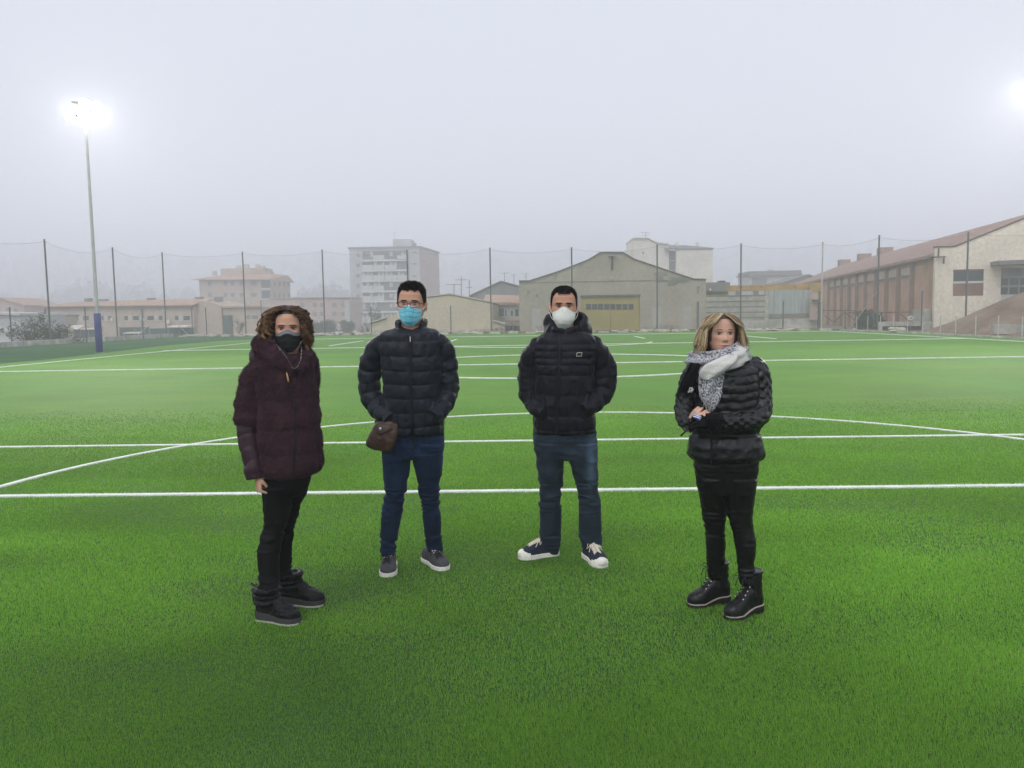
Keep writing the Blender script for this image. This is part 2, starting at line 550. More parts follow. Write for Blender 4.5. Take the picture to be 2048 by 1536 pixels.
def make_fibres():
    # fibre density thins out evenly with distance, the fibres get wider; a point is kept by where it is
    n = 1600000
    q = 0.36
    u = RNG.random(n)
    y0, y1 = 2.2, 14.5
    Y = (y0 ** -q + u * (y1 ** -q - y0 ** -q)) ** (-1 / q)
    X = RNG.uniform(-1, 1, n) * (0.68 * Y + 0.9) + 0.027 * Y
    fade = np.clip((14.5 - Y) / 7.0, 0, 1)
    keep = RNG.random(n) < fade
    X, Y = X[keep], Y[keep]
    P = np.stack([X, Y, np.zeros(len(X))], 1)                # pile is thinner in worn spots and where shadow is worked in
    wear_shade = 0.80 + 0.42 * vnoise(P, 1.1, 115) + 0.35 * vnoise(P * np.array([0.7, 1.6, 1]), 2.3, 32)
    wear_shade = wear_shade - 0.45 * np.exp(-((X - 0.1) / 1.15) ** 2 - ((Y - 3.68 - 0.10 * X * X) / 0.27) ** 2) - 0.2 * np.exp(-((X + 1.2) / 0.7) ** 2 - ((Y - 3.4) / 0.22) ** 2)  # the people's shadow in front of them, put in as thinned, darker pile
    wear_shade = np.clip(wear_shade + np.clip((Y - 6) / 8, 0, 0.5), 0.55, 1)
    keep = RNG.random(len(X)) < wear_shade
    X, Y, wear_shade = X[keep], Y[keep], wear_shade[keep]
    n = len(X)
    P = P[keep]
    a1, a2 = vnoise(P, 0.9, 1), vnoise(P, 2.6, 2)
    a3 = vnoise(P * np.array([0.6, 1.5, 1]), 1.3, 9)
    a4 = vnoise(P * np.array([0.8, 1.0, 1]), 0.45, 79)  # seed picked so the fibre colour also darkens at that shadow
    w = np.maximum(0.00092 * Y - 0.0012, 0.0012)
    hh = 0.0235 * (0.82 + 0.20 * a1 + 0.22 * a3) * RNG.uniform(0.6, 1.2, n) * (0.7 + 0.3 * wear_shade)
    az = 1.9 + 1.3 * a1 + 1.1 * a2 + RNG.normal(0, 1.3, n)
    lean = np.clip(0.34 + 0.26 * a2 + 0.22 * a3 + RNG.normal(0, 0.22, n), 0.03, 1.2)
    d = np.stack([np.cos(az) * np.sin(lean), np.sin(az) * np.sin(lean), np.cos(lean)], 1)
    tip = P + d * hh[:, None]
    wa = RNG.uniform(-0.9, 0.9, n)
    s = np.stack([np.cos(wa), np.sin(wa), np.zeros(n)], 1) * (w * RNG.uniform(0.7, 1.2, n) / 2)[:, None]
    V = np.stack([P - s, P + s, tip], 1).reshape(-1, 3)
    k = RNG.random(n)
    c = np.where((k < 0.45)[:, None], GREENS[0], np.where((k < 0.8)[:, None], GREENS[1], GREENS[2]))
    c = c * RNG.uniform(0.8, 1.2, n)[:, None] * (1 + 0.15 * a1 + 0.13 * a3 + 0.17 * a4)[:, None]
    wig = 0.012 * vnoise(P, 9, 5)
    wl_ = line_mask(X + wig, Y + 0.6 * wig)
    c[wl_] = np.array((0.8, 0.82, 0.78)) * RNG.uniform(0.9, 1.05, wl_.sum())[:, None]
    C = np.repeat(c, 3, 0)
    F = np.arange(len(V), dtype=np.int32).reshape(-1, 3)
    m = bpy.data.materials.new('turf_fibre')
    m.use_nodes = True
    N, L = m.node_tree.nodes, m.node_tree.links
    b = N['Principled BSDF']
    a = N.new('ShaderNodeAttribute')
    a.attribute_name = 'Col'
    L.new(a.outputs['Color'], b.inputs['Base Color'])
    b.inputs['Roughness'].default_value = 0.6
    b.inputs['Specular IOR Level'].default_value = 0.12
    tr = N.new('ShaderNodeBsdfTranslucent')                  # light comes through the thin fibres
    L.new(a.outputs['Color'], tr.inputs['Color'])
    ms = N.new('ShaderNodeMixShader')
    ms.inputs[0].default_value = 0.42
    L.new(b.outputs[0], ms.inputs[1])
    L.new(tr.outputs[0], ms.inputs[2])
    L.new(ms.outputs[0], N['Material Output'].inputs['Surface'])
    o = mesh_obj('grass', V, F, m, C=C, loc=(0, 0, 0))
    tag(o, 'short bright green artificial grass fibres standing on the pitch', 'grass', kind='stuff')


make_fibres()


# kerbs round the pitch
def kerb(pts, w, z0, z1, seg, jit, name):
    mb = MB()
    for a, b_ in zip(pts[:-1], pts[1:]):
        a, b_ = np.array(a), np.array(b_)
        n = max(1, int(np.linalg.norm(b_ - a) / seg))
        t = (b_ - a) / np.linalg.norm(b_ - a)
        nn = np.array([-t[1], t[0]]) * w
        for k in range(n):
            p, q_ = a + (b_ - a) * k / n, a + (b_ - a) * ((k + 1) / n - 0.02 / seg)
            zz = z1 * (1 + random.uniform(-jit, jit * 0.5))
            mb.prism([(*p, z0), (*q_, z0), (*(q_ + nn), z0), (*(p + nn), z0)], (0, 0, zz - z0))
    return tag(mb.build(name, M['kerb']), kind='structure')


kerb([(-35.85, 20), (-35.85, back_kerb_y(-35.85))], 0.5, -2.6, 0.36, 3.2, 0.012, 'kerb_wall')
kerb([(24.95, 65.2), (25.35, 56), (24.98, 40), (25.05, -14)], -0.25, -0.2, 0.10, 1.0, 0.15, 'kerb_edge')
kerb([(24.0, back_kerb_y(24)), (-36.2, back_kerb_y(-36.2))], -0.5, -0.5, 0.16, 1.6, 0.3, 'kerb_back')
mb = MB()
for k in range(210):                                                    # broken pale blocks bedded in the back kerb
    x = random.uniform(-35, 22)
    y = back_kerb_y(x) + random.uniform(0.05, 0.45)
    s = random.uniform(0.1, 0.42)
    b_ = MB().sphere((x, y, 0.10), (s, 0.16, random.uniform(0.06, 0.16)), 7)
    V, F, C = b_.arrays()
    V = V + 0.12 * s * np.stack([vnoise(V, 5, q) for q in (1, 2, 3)], 1)
    mb.add(V, F)
tag(mb.build('rubble_bed', M['rubble']), 'pale broken stones bedded along the far kerb', 'rubble', kind='stuff')
mb = MB()
mb.prism([(-36.0, back_kerb_y(-36) + 0.5, -0.5), (24.0, back_kerb_y(24) + 0.5, -0.5), (24.0, back_kerb_y(24) + 0.7, -0.5), (-36.0, back_kerb_y(-36) + 0.7, -0.5)], (0, 0, 0.72))
tag(mb.build('bank_strip', M['dirt']), kind='structure')

# earth beside the right kerb, rising into the mound
gx = np.linspace(25.3, 60, 90)
gy = np.linspace(30, 66, 90)
GX, GY = np.meshgrid(gx, gy)
Pn = np.stack([GX.ravel(), GY.ravel(), np.zeros(GX.size)], 1)
nz = (vnoise(Pn, 0.5, 3) * 0.5 + vnoise(Pn, 1.4, 4) * 0.3 + vnoise(Pn, 4, 6) * 0.12).reshape(GX.shape)
base = np.clip((GX - 25.3) / 5, 0, 1) * 0.55 * np.clip((60 - GY) / 8, 0, 1)
mo = 2.75 * np.clip((GX - 26.7 - 0.8 * nz) / 6.5, 0, 1) ** 0.7 * np.exp(-((GY - 51.5) / 4.6) ** 2)
GZ = np.maximum(-0.05 + base, 0) + mo + nz * 0.22 * np.clip((GX - 25.3) / 2, 0, 1) - 0.05
GZ = np.where(GY > 58.2, np.minimum(GZ, 0.55), GZ)
n = 90
F = [(j * n + i, j * n + i + 1, (j + 1) * n + i + 1, (j + 1) * n + i) for j in range(n - 1) for i in range(n - 1)]
mound = mesh_obj('earth_mound', np.stack([GX, GY, GZ], -1).reshape(-1, 3), F, M['dirt'], smooth=True, loc=(0, 0, 0))
tag(mound, kind='structure')
mound['label'] = 'brown heap of bare earth in front of the white gabled hall'


# ================================================================== BUILDINGS
class Facade:
    """vertical plane through two ground points; photo pixels map to points on it"""

    def __init__(s, A, B):
        s.A, s.B = Vector((*A, 0)), Vector((*B, 0))
        t = (s.B - s.A).normalized()
        s.t = t
        s.n = Vector((t.y, -t.x, 0))                        # towards the camera
        if s.n.y > 0:
            s.n = -s.n

    def p(s, px, py):
        return hit(px, py, s.A, s.n)

    def poly(s, pts, depth, push=0.0, mb=None, dirn=None):
        mb = mb or MB()
        P = [s.p(*q) + s.n * push for q in pts]
        mb.prism(P, (dirn if dirn is not None else -s.n) * depth)
        return mb

    def rect(s, x0, y0, x1, y1, depth=0.08, push=0.06, mb=None):
        a, c = s.p(x0, y0), s.p(x1, y1)
        b_, d = Vector((c.x, c.y, a.z)), Vector((a.x, a.y, c.z))
        mb = mb or MB()
        mb.prism([q + s.n * push for q in (a, b_, c, d)], -s.n * depth)
        return mb


def windows(f, rects, mat, root, name='window', push=0.05, frame=None):
    for r in rects:
        w = f.rect(*r, 0.1, push).build(name, mat, root)
        if frame:
            a, c = f.p(r[0], r[1]), f.p(r[2], r[3])
            t = 0.09
            for nm, z0, z1 in (('lintel', a.z - t, a.z), ('sill', c.z, c.z + t)):
                mbf = MB()
                A_ = Vector((a.x, a.y, 0)) + f.n * (push + 0.03)
                B_ = Vector((c.x, c.y, 0)) + f.n * (push + 0.03)
                mbf.prism([Vector((A_.x, A_.y, z0)), Vector((B_.x, B_.y, z0)), Vector((B_.x, B_.y, z1)), Vector((A_.x, A_.y, z1))], -f.n * 0.12)
                mbf.build(nm, frame, w)


def roof_slab(mb, a, b_, c, d, th=0.15):
    mb.prism([a, b_, c, d], Vector((0, 0, -th)))


# ---- grey warehouse with the olive door
def warehouse():
    f = Facade((-1.27, 75), (16.13, 75))
    root = thing('warehouse', (7.4, 75, -0.1), 'grey rendered warehouse with stepped gable and wide olive door', 'warehouse')
    zb = -0.2
    top = [f.p(*q) for q in ((1038, 562.8), (1058, 563), (1118, 543.5), (1176, 520.8), (1200, 506), (1246, 506), (1268, 519), (1328, 539.5), (1387, 559), (1412, 559.8))]
    dl, dr, dt = f.p(1162, 600), f.p(1280, 600), f.p(1220, 593)
    mb = MB()
    left = [Vector((top[0].x, 75, zb))] + [t for t in top[:4]]
    # wall in three pieces round the doorway

    def ztop(x):
        return float(np.interp(x, [t.x for t in top], [t.z for t in top]))
    L_ = [t for t in top if t.x < dl.x]
    C_ = [t for t in top if dl.x < t.x < dr.x]
    R_ = [t for t in top if t.x > dr.x]
    dep = Vector((0, 0.35, 0))
    mb.prism([Vector((top[0].x, 75, zb))] + L_ + [Vector((dl.x, 75, ztop(dl.x))), Vector((dl.x, 75, zb))], dep)
    mb.prism([Vector((dl.x, 75, dt.z)), Vector((dl.x, 75, ztop(dl.x)))] + C_ + [Vector((dr.x, 75, ztop(dr.x))), Vector((dr.x, 75, dt.z))], dep)
    mb.prism([Vector((dr.x, 75, zb)), Vector((dr.x, 75, ztop(dr.x)))] + R_ + [Vector((top[-1].x, 75, zb))], dep)
    # side and rear walls
    x0, x1 = top[0].x, top[-1].x
    mb.box((x0, 75.35, zb), (x0 + 0.3, 103, top[0].z - 0.05))
    mb.box((x1 - 0.3, 75.35, zb), (x1, 103, top[-1].z - 0.05))
    mb.box((x0, 103, zb), (x1, 103.3, top[0].z))
    mb.build('wall', M['greywall'], root)
    rf = MB()
    for a, b_ in zip(top[:-1], top[1:]):
        if abs(b_.x - a.x) > 0.1:
            up = Vector((0, 0, 0.003))
            rf.prism([a + Vector((0, -0.12, 0.10)), b_ + Vector((0, -0.12, 0.10)), b_ + Vector((0, -0.12, 0)) + up, a + Vector((0, -0.12, 0)) + up], (0, 28.4, 0))
    rf.build('roof', M['roofedge'], root)
    mb = MB()                                                # the two door leaves
    z1 = dt.z
    mid = (dl.x + dr.x) / 2
    door = MB()
    for a, b_ in ((dl.x + 0.03, mid - 0.015), (mid + 0.015, dr.x - 0.03)):
        door.box((a, 75.16, -0.05), (b_, 75.24, z1 - 0.04))
        for k in range(1, 4):
            z = k * z1 / 4.4
            door.box((a + 0.05, 75.145, z - 0.012), (b_ - 0.05, 75.16, z + 0.012))
    d = door.build('door', M['olive'], root)
    wx = np.linspace(1171.5, 1268.5, 9)
    for k in range(8):
        p0, p1 = f.p(wx[k] + 0.9, 608), f.p(wx[k + 1] - 1.2, 619)
        MB().box((p0.x, 75.12, p1.z), (p1.x, 75.165, p0.z)).build('pane', M['glass'], d)
    MB().box((dl.x - 0.05, 74.94, dt.z), (dr.x + 0.05, 75.02, dt.z + 0.16)).build('lintel', M['roofedge'], root)
    fl = f.p(1038, 565)
    MB().box((x0 + 0.02, 74.95, 4.60), (x1 - 0.02, 75.0, 4.66)).build('string_course', M['darkstain'], root)
    for (a, b_, c, e) in ((1064, 618, 1082, 661), (1305, 613, 1322, 662), (1366, 613, 1383, 662)):
        f.rect(a, b_, c, e, 0.03, 0.02).build('blocked_door', M['palepatch'], root)
    f.rect(1393, 604, 1396, 660, 0.1, 0.1).build('drain_pipe', M['galv'], root)
    f.rect(1222, 512, 1226.5, 540, 0.06, 0.08).build('bracket', M['rust'], root)
    f.rect(1217, 509, 1231, 513, 0.3, 0.35).build('flood_lamp', M['galv'], root)
    f.rect(1221, 552, 1226, 559, 0.15, 0.2).build('alarm_box', M['palepatch'], root)
    for q in ((1054, 580, 1058, 587), (1072, 588, 1076, 592), (1395, 572, 1399, 577), (1394, 581, 1397, 586), (1109, 546, 1113, 555), (1160, 527, 1163, 532)):
        f.rect(*q, 0.12, 0.14).build('wall_lamp', M['galv'], root)
    # worn dark stains under the right slope and faint painted letters by the door
    st = MB()
    rs = random.Random(3)
    for k in range(11):
        px, py = rs.uniform(1300, 1375), 0
        py = 545 + (px - 1290) * 0.19 + rs.uniform(-4, 14)
        c = f.p(px, py)
        a = np.linspace(0, 2 * math.pi, 11)[:-1]
        r = [rs.uniform(0.15, 0.5) for _ in a]
        st.add([(c.x + 1.5 * rr * math.cos(q), 74.988 - 0.0002 * k, c.z + 0.5 * rr * math.sin(q)) for rr, q in zip(r, a)], [tuple(range(10))])
    st.build('damp_stain', M['darkstain'], root)
    letters(f, 'Scy', 1290, 1314, 650, 661, root)
    letters(f, 'ESUBA', 1320, 1358, 651, 661, root)
    for (px, py, w, h) in ((1072, 652, 3, 3), (1076, 655, 2.5, 3), (1080, 653, 2, 3), (1066, 661, 2.4, 2.4), (1083, 657, 1.5, 2)):
        f.rect(px, py, px + w, py + h, 0.012, 0.04).build('paint_mark', M['greyroof'], root)


STROKES = {'S': [[(1, .85), (.7, 1), (.25, .95), (.05, .75), (.3, .55), (.75, .45), (.95, .25), (.7, .03), (.25, 0), (0, .18)]],
           'c': [[(1, .6), (.6, .75), (.15, .6), (0, .3), (.2, .05), (.7, 0), (1, .1)]],
           'y': [[(0, .75), (.5, .2)], [(1, .75), (.35, -.2)]],
           'E': [[(1, 1), (0, 1), (0, 0), (1, 0)], [(0, .5), (.8, .5)]],
           'U': [[(0, 1), (0, .25), (.3, 0), (.7, 0), (1, .25), (1, 1)]],
           'B': [[(0, 0), (0, 1), (.7, 1), (.9, .8), (.7, .52), (0, .5)], [(.7, .5), (1, .25), (.7, 0), (0, 0)]],
           'A': [[(0, 0), (.5, 1), (1, 0)], [(.2, .4), (.8, .4)]], ' ': []}


def letters(f, text, x0, x1, y0, y1, root):
    mb = MB()
    w = (x1 - x0) / len(text)
    for k, ch in enumerate(text):
        for st in STROKES[ch]:
            pts = [f.p(x0 + w * (k + 0.8 * u), y1 - (y1 - y0) * v) + f.n * 0.024 for u, v in st]
            mb.tube(pts, 0.035, 5, flat=0.4)
    mb.build('graffiti', M['darkstain'], root)


warehouse()


# ---- long brick hall on the right
def hall():
    A = Vector((29.6, 60.0, 0))
    sd = Vector((6.6, 40, 0)).normalized()                  # along the side wall, away from the camera
    fd = Vector((sd.y, -sd.x, 0))                           # along the gable front, to the right
    W, Lg = 16.4, 72.0
    root = thing('hall', (A.x, A.y, -0.2), 'long red brick hall with white gabled front and tiled roof', 'hall')
    side = Facade(tuple((A + sd * Lg)[:2]), tuple(A[:2]))
    side.n = -fd
    front = Facade(tuple(A[:2]), tuple((A + fd * W)[:2]))
    front.n = -sd
    zc, ze, zr = 6.05, 5.35, 8.75                           # parapet corner, eave, ridge
    zb = -0.5

    def P(u, v, z):
        return A + fd * u + sd * v + Vector((0, 0, z))
    mb = MB()
    k1 = 1.3
    prof = [P(0, 0, zb), P(0, 0, zc), P(k1, 0, zc), P(W / 2 - 0.3, 0, zr), P(W / 2 - 0.3, 0, zr + 0.4), P(W / 2 + 0.3, 0, zr + 0.4), P(W / 2 + 0.3, 0, zr), P(W - k1, 0, zc), P(W, 0, zc), P(W, 0, zb)]
    mb.prism(prof, sd * 0.4)
    mb.build('front_wall', M['hallwhite'], root)
    mb = MB()
    mb.prism([P(0.05, 0.4, zb), P(0.35, 0.4, zb), P(0.35, Lg, zb), P(0.05, Lg, zb)], (0, 0, ze - zb))
    mb.prism([P(W - 0.35, 0.4, zb), P(W - 0.05, 0.4, zb), P(W - 0.05, Lg, zb), P(W - 0.35, Lg, zb)], (0, 0, ze - zb))
    mb.prism([P(0.35, Lg - 0.3, zb), P(W - 0.35, Lg - 0.3, zb), P(W - 0.35, Lg - 0.3, ze), P(W / 2, Lg - 0.3, zr - 0.5), P(0.35, Lg - 0.3, ze)], sd * 0.3)
    mb.build('brick_wall', M['brickhall'], root)
    mb = MB()
    for s0, s1 in ((-0.35, W / 2), (W + 0.35, W / 2)):
        mb.prism([P(s0, 0.42, ze), P(s1, 0.42, zr - 0.12), P(s1, Lg + 0.4, zr - 0.12), P(s0, Lg + 0.4, ze)], (0, 0, 0.2))
    rf = mb.build('roof', M['tile'], root)
    mb = MB()
    mb.prism([P(k1, -0.06, zc + 0.003), P(W / 2 - 0.3, -0.06, zr + 0.003), P(W / 2 - 0.3, -0.06, zr + 0.1), P(k1, -0.06, zc + 0.1)], sd * 0.5)
    mb.prism([P(-0.05, -0.06, zc + 0.003), P(k1, -0.06, zc + 0.003), P(k1, -0.06, zc + 0.1), P(-0.05, -0.06, zc + 0.1)], sd * 0.5)
    mb.build('coping', M['rust'], rf)
    for v in (46, 57, 70):
        MB().prism([P(W / 2 - 0.8, v, zr - 0.2), P(W / 2 + 0.8, v, zr - 0.2), P(W / 2 + 0.8, v + 1.6, zr - 0.2), P(W / 2 - 0.8, v + 1.6, zr - 0.2)], (0, 0, 0.95)).build('roof_vent', M['tile'], rf)
    for px in (1825, 1798, 1774, 1752.5, 1732, 1714.7, 1699.4, 1684, 1671, 1658):
        q = side.p(px, 600)
        v = (q - A).dot(sd)
        MB().prism([P(-0.22, v - 0.2, zb), P(0.05, v - 0.2, zb), P(0.05, v + 0.2, zb), P(-0.22, v + 0.2, zb)], (0, 0, ze - zb - 0.1)).build('pilaster', M['pilaster'], root)
    pv = [(side.p(px, 600) - A).dot(sd) for px in (1825, 1798, 1774, 1752.5, 1732, 1714.7, 1699.4, 1684, 1671, 1658)]
    for k, (v0, v1) in enumerate(zip(pv[:-1], pv[1:])):
        w = MB()
        a, b_ = v0 + 0.45, v1 - 0.45
        w.prism([P(-0.03, a, ze - 0.95), P(0.05, a, ze - 0.95), P(0.05, b_, ze - 0.95), P(-0.03, b_, ze - 0.95)], (0, 0, 0.6))
        wo = w.build('clerestory', M['beige'], root)
        g_ = MB()
        for q in range(3):
            c0, c1 = a + (b_ - a) * (q + 0.15) / 3, a + (b_ - a) * (q + 0.85) / 3
            g_.prism([P(-0.06, c0, ze - 1.2), P(0.02, c0, ze - 1.2), P(0.02, c1, ze - 1.2), P(-0.06, c1, ze - 1.2)], (0, 0, 0.2))
        g_.build('vent_opening', M['glass'], wo)
    eb = MB()
    eb.prism([P(-0.35, 0.45, ze - 0.1), P(0.05, 0.45, ze - 0.1), P(0.05, Lg, ze - 0.1), P(-0.35, Lg, ze - 0.1)], (0, 0, 0.1))
    eb.build('gutter', M['rust'], root)
    # bracket and lamp, window with brick infill, canopy, big window
    front.rect(1875.5, 497, 1877.5, 515, 0.1, 0.12).build('bracket', M['rust'], root)
    front.rect(1866, 513.5, 1889, 515.5, 0.1, 0.3).build('wall_arm', M['rust'], root)
    front.rect(1884, 515, 1886.5, 528, 0.1, 0.3).build('wall_lamp', M['rust'], root)
    w = front.rect(1907, 541, 1966, 591, 0.05, 0.02).build('window', M['brickinfill'], root)
    front.rect(1908, 542, 1965, 563, 0.05, 0.045).build('pane', M['glass'], w)
    front.rect(1906.5, 563, 1966.5, 566, 0.08, 0.08).build('sill', M['frame'], w)
    front.rect(1906, 539.5, 1967, 541.2, 0.08, 0.06).build('frame', M['rust'], w)
    cn = MB()
    a, b_ = front.p(1981, 524), front.p(2090, 520)
    cn.prism([a, b_, b_ + Vector((0, 0, -0.3)), a + Vector((0, 0, -0.3))], -sd * 1.5)
    a2 = a - sd * 1.5 + Vector((0, 0, -0.15)) - fd * 0.15
    cn.build('canopy', M['greyroof'], root)
    w = front.rect(2003, 537, 2090, 588, 0.05, 0.03).build('window', M['glass'], root)
    bars = MB()
    for x in (2017, 2037.5, 2058):
        front.rect(x - 0.9, 554, x + 0.9, 588, 0.05, 0.06, bars)
    front.rect(2003, 571, 2090, 573, 0.05, 0.062, bars)
    front.rect(2003, 552.5, 2090, 555, 0.05, 0.064, bars)
    bars.build('frame', M['galv'], w)
    front.rect(2003, 537, 2090, 552.5, 0.05, 0.05).build('blind', M['greyroof'], w)
    front.rect(2002, 588.5, 2090, 612, 0.06, 0.03).build('apron_panel', M['bluegrey'], root)
    mb = MB()
    mb.prism([P(-0.5, 0.6, zb), P(0.0, 0.6, zb), P(0.0, 3.4, zb), P(-0.5, 3.4, zb)], (0, 0, 2.1))
    mb.build('meter_housing', M['concrete'], root)


hall()


# ---- sand coloured shed with low wing
def shed():
    f = Facade((-18, 80), (-4, 80))
    root = thing('shed', (-10, 80, -0.3), 'sand coloured panelled shed with low gable behind the man in the blue mask', 'shed')
    mb = MB()
    f.poly([(800, 672), (800, 606), (853.8, 595.3), (900.5, 590), (984.5, 606.5), (984.5, 672)], 16, 0, mb)
    f.poly([(739, 672), (739, 648), (772, 638.2), (772.5, 635.5), (792, 632), (800, 630), (800, 672)], 9, -0.2, mb)
    f.poly([(984.5, 672), (984.5, 643), (1009.5, 650.5), (1009.5, 672)], 6, -0.15, mb)
    mb.build('wall', M['sand'], root)
    rf = MB()
    for a, b_ in (((797, 605.5), (853.8, 594)), ((853.8, 594), (900.5, 588.7)), ((900.5, 588.7), (988, 606))):
        p, q = f.p(*a) + f.n * 0.15, f.p(*b_) + f.n * 0.15
        rf.prism([p, q, q + Vector((0, 0, .12)), p + Vector((0, 0, .12))], -f.n * 16.4)
    for a, b_ in (((737, 647.3), (773, 636)), ((984.5, 642), (1010.5, 649.6))):
        p, q = f.p(*a) + f.n * 0.1, f.p(*b_) + f.n * 0.1
        rf.prism([p, q, q + Vector((0, 0, .1)), p + Vector((0, 0, .1))], -f.n * 6)
    rf.build('roof', M['shutter'], root)
    f.rect(738, 662, 1010, 672, 0.05, 0.03).build('plinth', M['kerb'], root)
    f.rect(800.5, 616.4, 984, 617.2, 0.02, 0.012).build('panel_joint', M['shutter'], root)
    sc = MB()                                               # scribble low on the right wing
    rs = random.Random(5)
    for k in range(7):
        pts = [f.p(986 + k * 3 + rs.uniform(-2, 4), 657 + rs.uniform(-3, 6)) + f.n * 0.04 for _ in range(4)]
        sc.tube(pts, 0.035, 5)
    sc.build('graffiti', M['greyroof'], root)


shed()


# ---- house with glazed porch, and the grey gabled house behind it
def porch_house():
    f = Facade((-7, 96), (4, 96))
    root = thing('house', (-3.5, 96, -1.2), 'small house with shuttered upper windows and red lean-to roof beside the warehouse', 'house')
    f.poly([(970, 675), (970, 609), (1060, 609), (1060, 675)], 9).build('wall', M['bluegrey'], root)
    rf = MB()
    a, b_ = f.p(966, 609) + f.n * 0.5, f.p(1062, 611) + f.n * 0.5
    rf.prism([a, b_, b_ + Vector((0, 0, .2)), a + Vector((0, 0, .2))], -f.n * 9.5)
    p, q = f.p(940, 599), f.p(1050, 606)
    rf.build('roof', M['tile'], root)
    MB().prism([a + Vector((0, 0.1, .2)), b_ + Vector((0, 0.1, .2)), b_ + Vector((0, 6, 1.2)), a + Vector((0, 6, 1.2))], (0, 0, 0.12)).build('upper_roof', M['tilefaint'], root)
    windows(f, [(994.5, 615.5, 1008, 634), (988, 619, 992, 635), (1010, 619, 1013, 633), (1030, 617, 1037, 634), (1021.5, 620, 1026, 633)], M['glass'], root, frame=M['frame'])
    f.rect(1017, 634, 1040, 641, 0.2, 0.3).build('balcony_front', M['shutter'], root)
    lt = MB()
    a, b_ = f.p(992, 641.5), f.p(1044, 641.5)
    lt.prism([a, b_, b_ + f.n * 2.5 + Vector((0, 0, -.5)), a + f.n * 2.5 + Vector((0, 0, -.5))], (0, 0, -0.1))
    lt.build('lean_to_roof', M['tile'], root)
    windows(f, [(1011, 652, 1015, 664), (1016, 650, 1021, 662), (1022, 651, 1040, 666)], M['greyroof'], root)
    windows(f, [(1016, 650, 1021, 661), (1024, 650, 1029, 660), (1034, 653, 1037, 662)], M['frame'], root, name='shutter_panel', push=0.16)
    f2 = Facade((-14, 125), (6, 125))
    root = thing('gabled_house', (-6, 125, -1.2), 'grey gable end of a house half hidden by the warehouse', 'house')
    f2.poly([(942, 675), (942, 592.5), (1002, 565), (1060, 580), (1060, 675)], 12).build('wall', M['greyroof'], root)
    rf = MB()
    for a, b_ in (((938, 593.5), (1002, 564)), ((1002, 564), (1062, 580))):
        p, q = f2.p(*a) + f2.n * 0.3, f2.p(*b_) + f2.n * 0.3
        rf.prism([p, q, q + Vector((0, 0, .2)), p + Vector((0, 0, .2))], -f2.n * 12)
    rf.build('roof', M['roofedge'], root)
    windows(f2, [(985, 592, 999, 602), (1017, 595, 1024.5, 603)], M['white'], root, 'wall_patch')


porch_house()


def antenna(px, ptop, pbot, Y, arms, label):
    p0, p1 = at(px, pbot, Y), at(px, ptop, Y)
    root = thing('aerial', p0, label, 'aerial', 'aerials on the roofs')
    MB().tube([p0, p1], 0.05, 6).build('mast', M['galv'], root)
    mb = MB()
    for k, (w, dz) in enumerate(arms):
        c = p1 + Vector((0, 0, -dz))
        mb.tube([c - Vector((w, 0, 0)), c + Vector((w, 0, 0))], 0.04, 5)
        for q in np.linspace(-w, w, 5):
            mb.tube([c + Vector((q, -0.35, 0)), c + Vector((q, 0.35, 0))], 0.025, 4)
    mb.build('crossbar', M['galv'], root)


antenna(922.5, 554, 594, 112, [(0.8, 0.4)], 'tall thin aerial with one bar above the sand coloured shed roof')
antenna(938.5, 559, 596, 112, [(0.4, 1.1)], 'thin aerial just right of the tallest one above the shed')
antenna(908, 568, 592, 114, [(1.1, 0.1)], 'shorter aerial with wide bar left of the tallest one')
antenna(1009, 545, 572, 150, [(0.9, 0.1)], 'aerial with wide top bar above the grey gabled house')
antenna(1028, 548, 572, 150, [(0.6, 0.2)], 'small aerial between the grey gable and the warehouse roof')
antenna(1052, 546, 566, 150, [(0.6, 0.2), (0.5, 0.7)], 'aerial with two bars over the left slope of the warehouse')
antenna(1291, 464, 480, 160, [(0.9, 0.1), (0.7, 0.6)], 'aerial on top of the cream apartment tower')
antenna(789, 463, 480, 238, [(0.7, 0.3)], 'aerial on the lift housing of the tall apartment block')


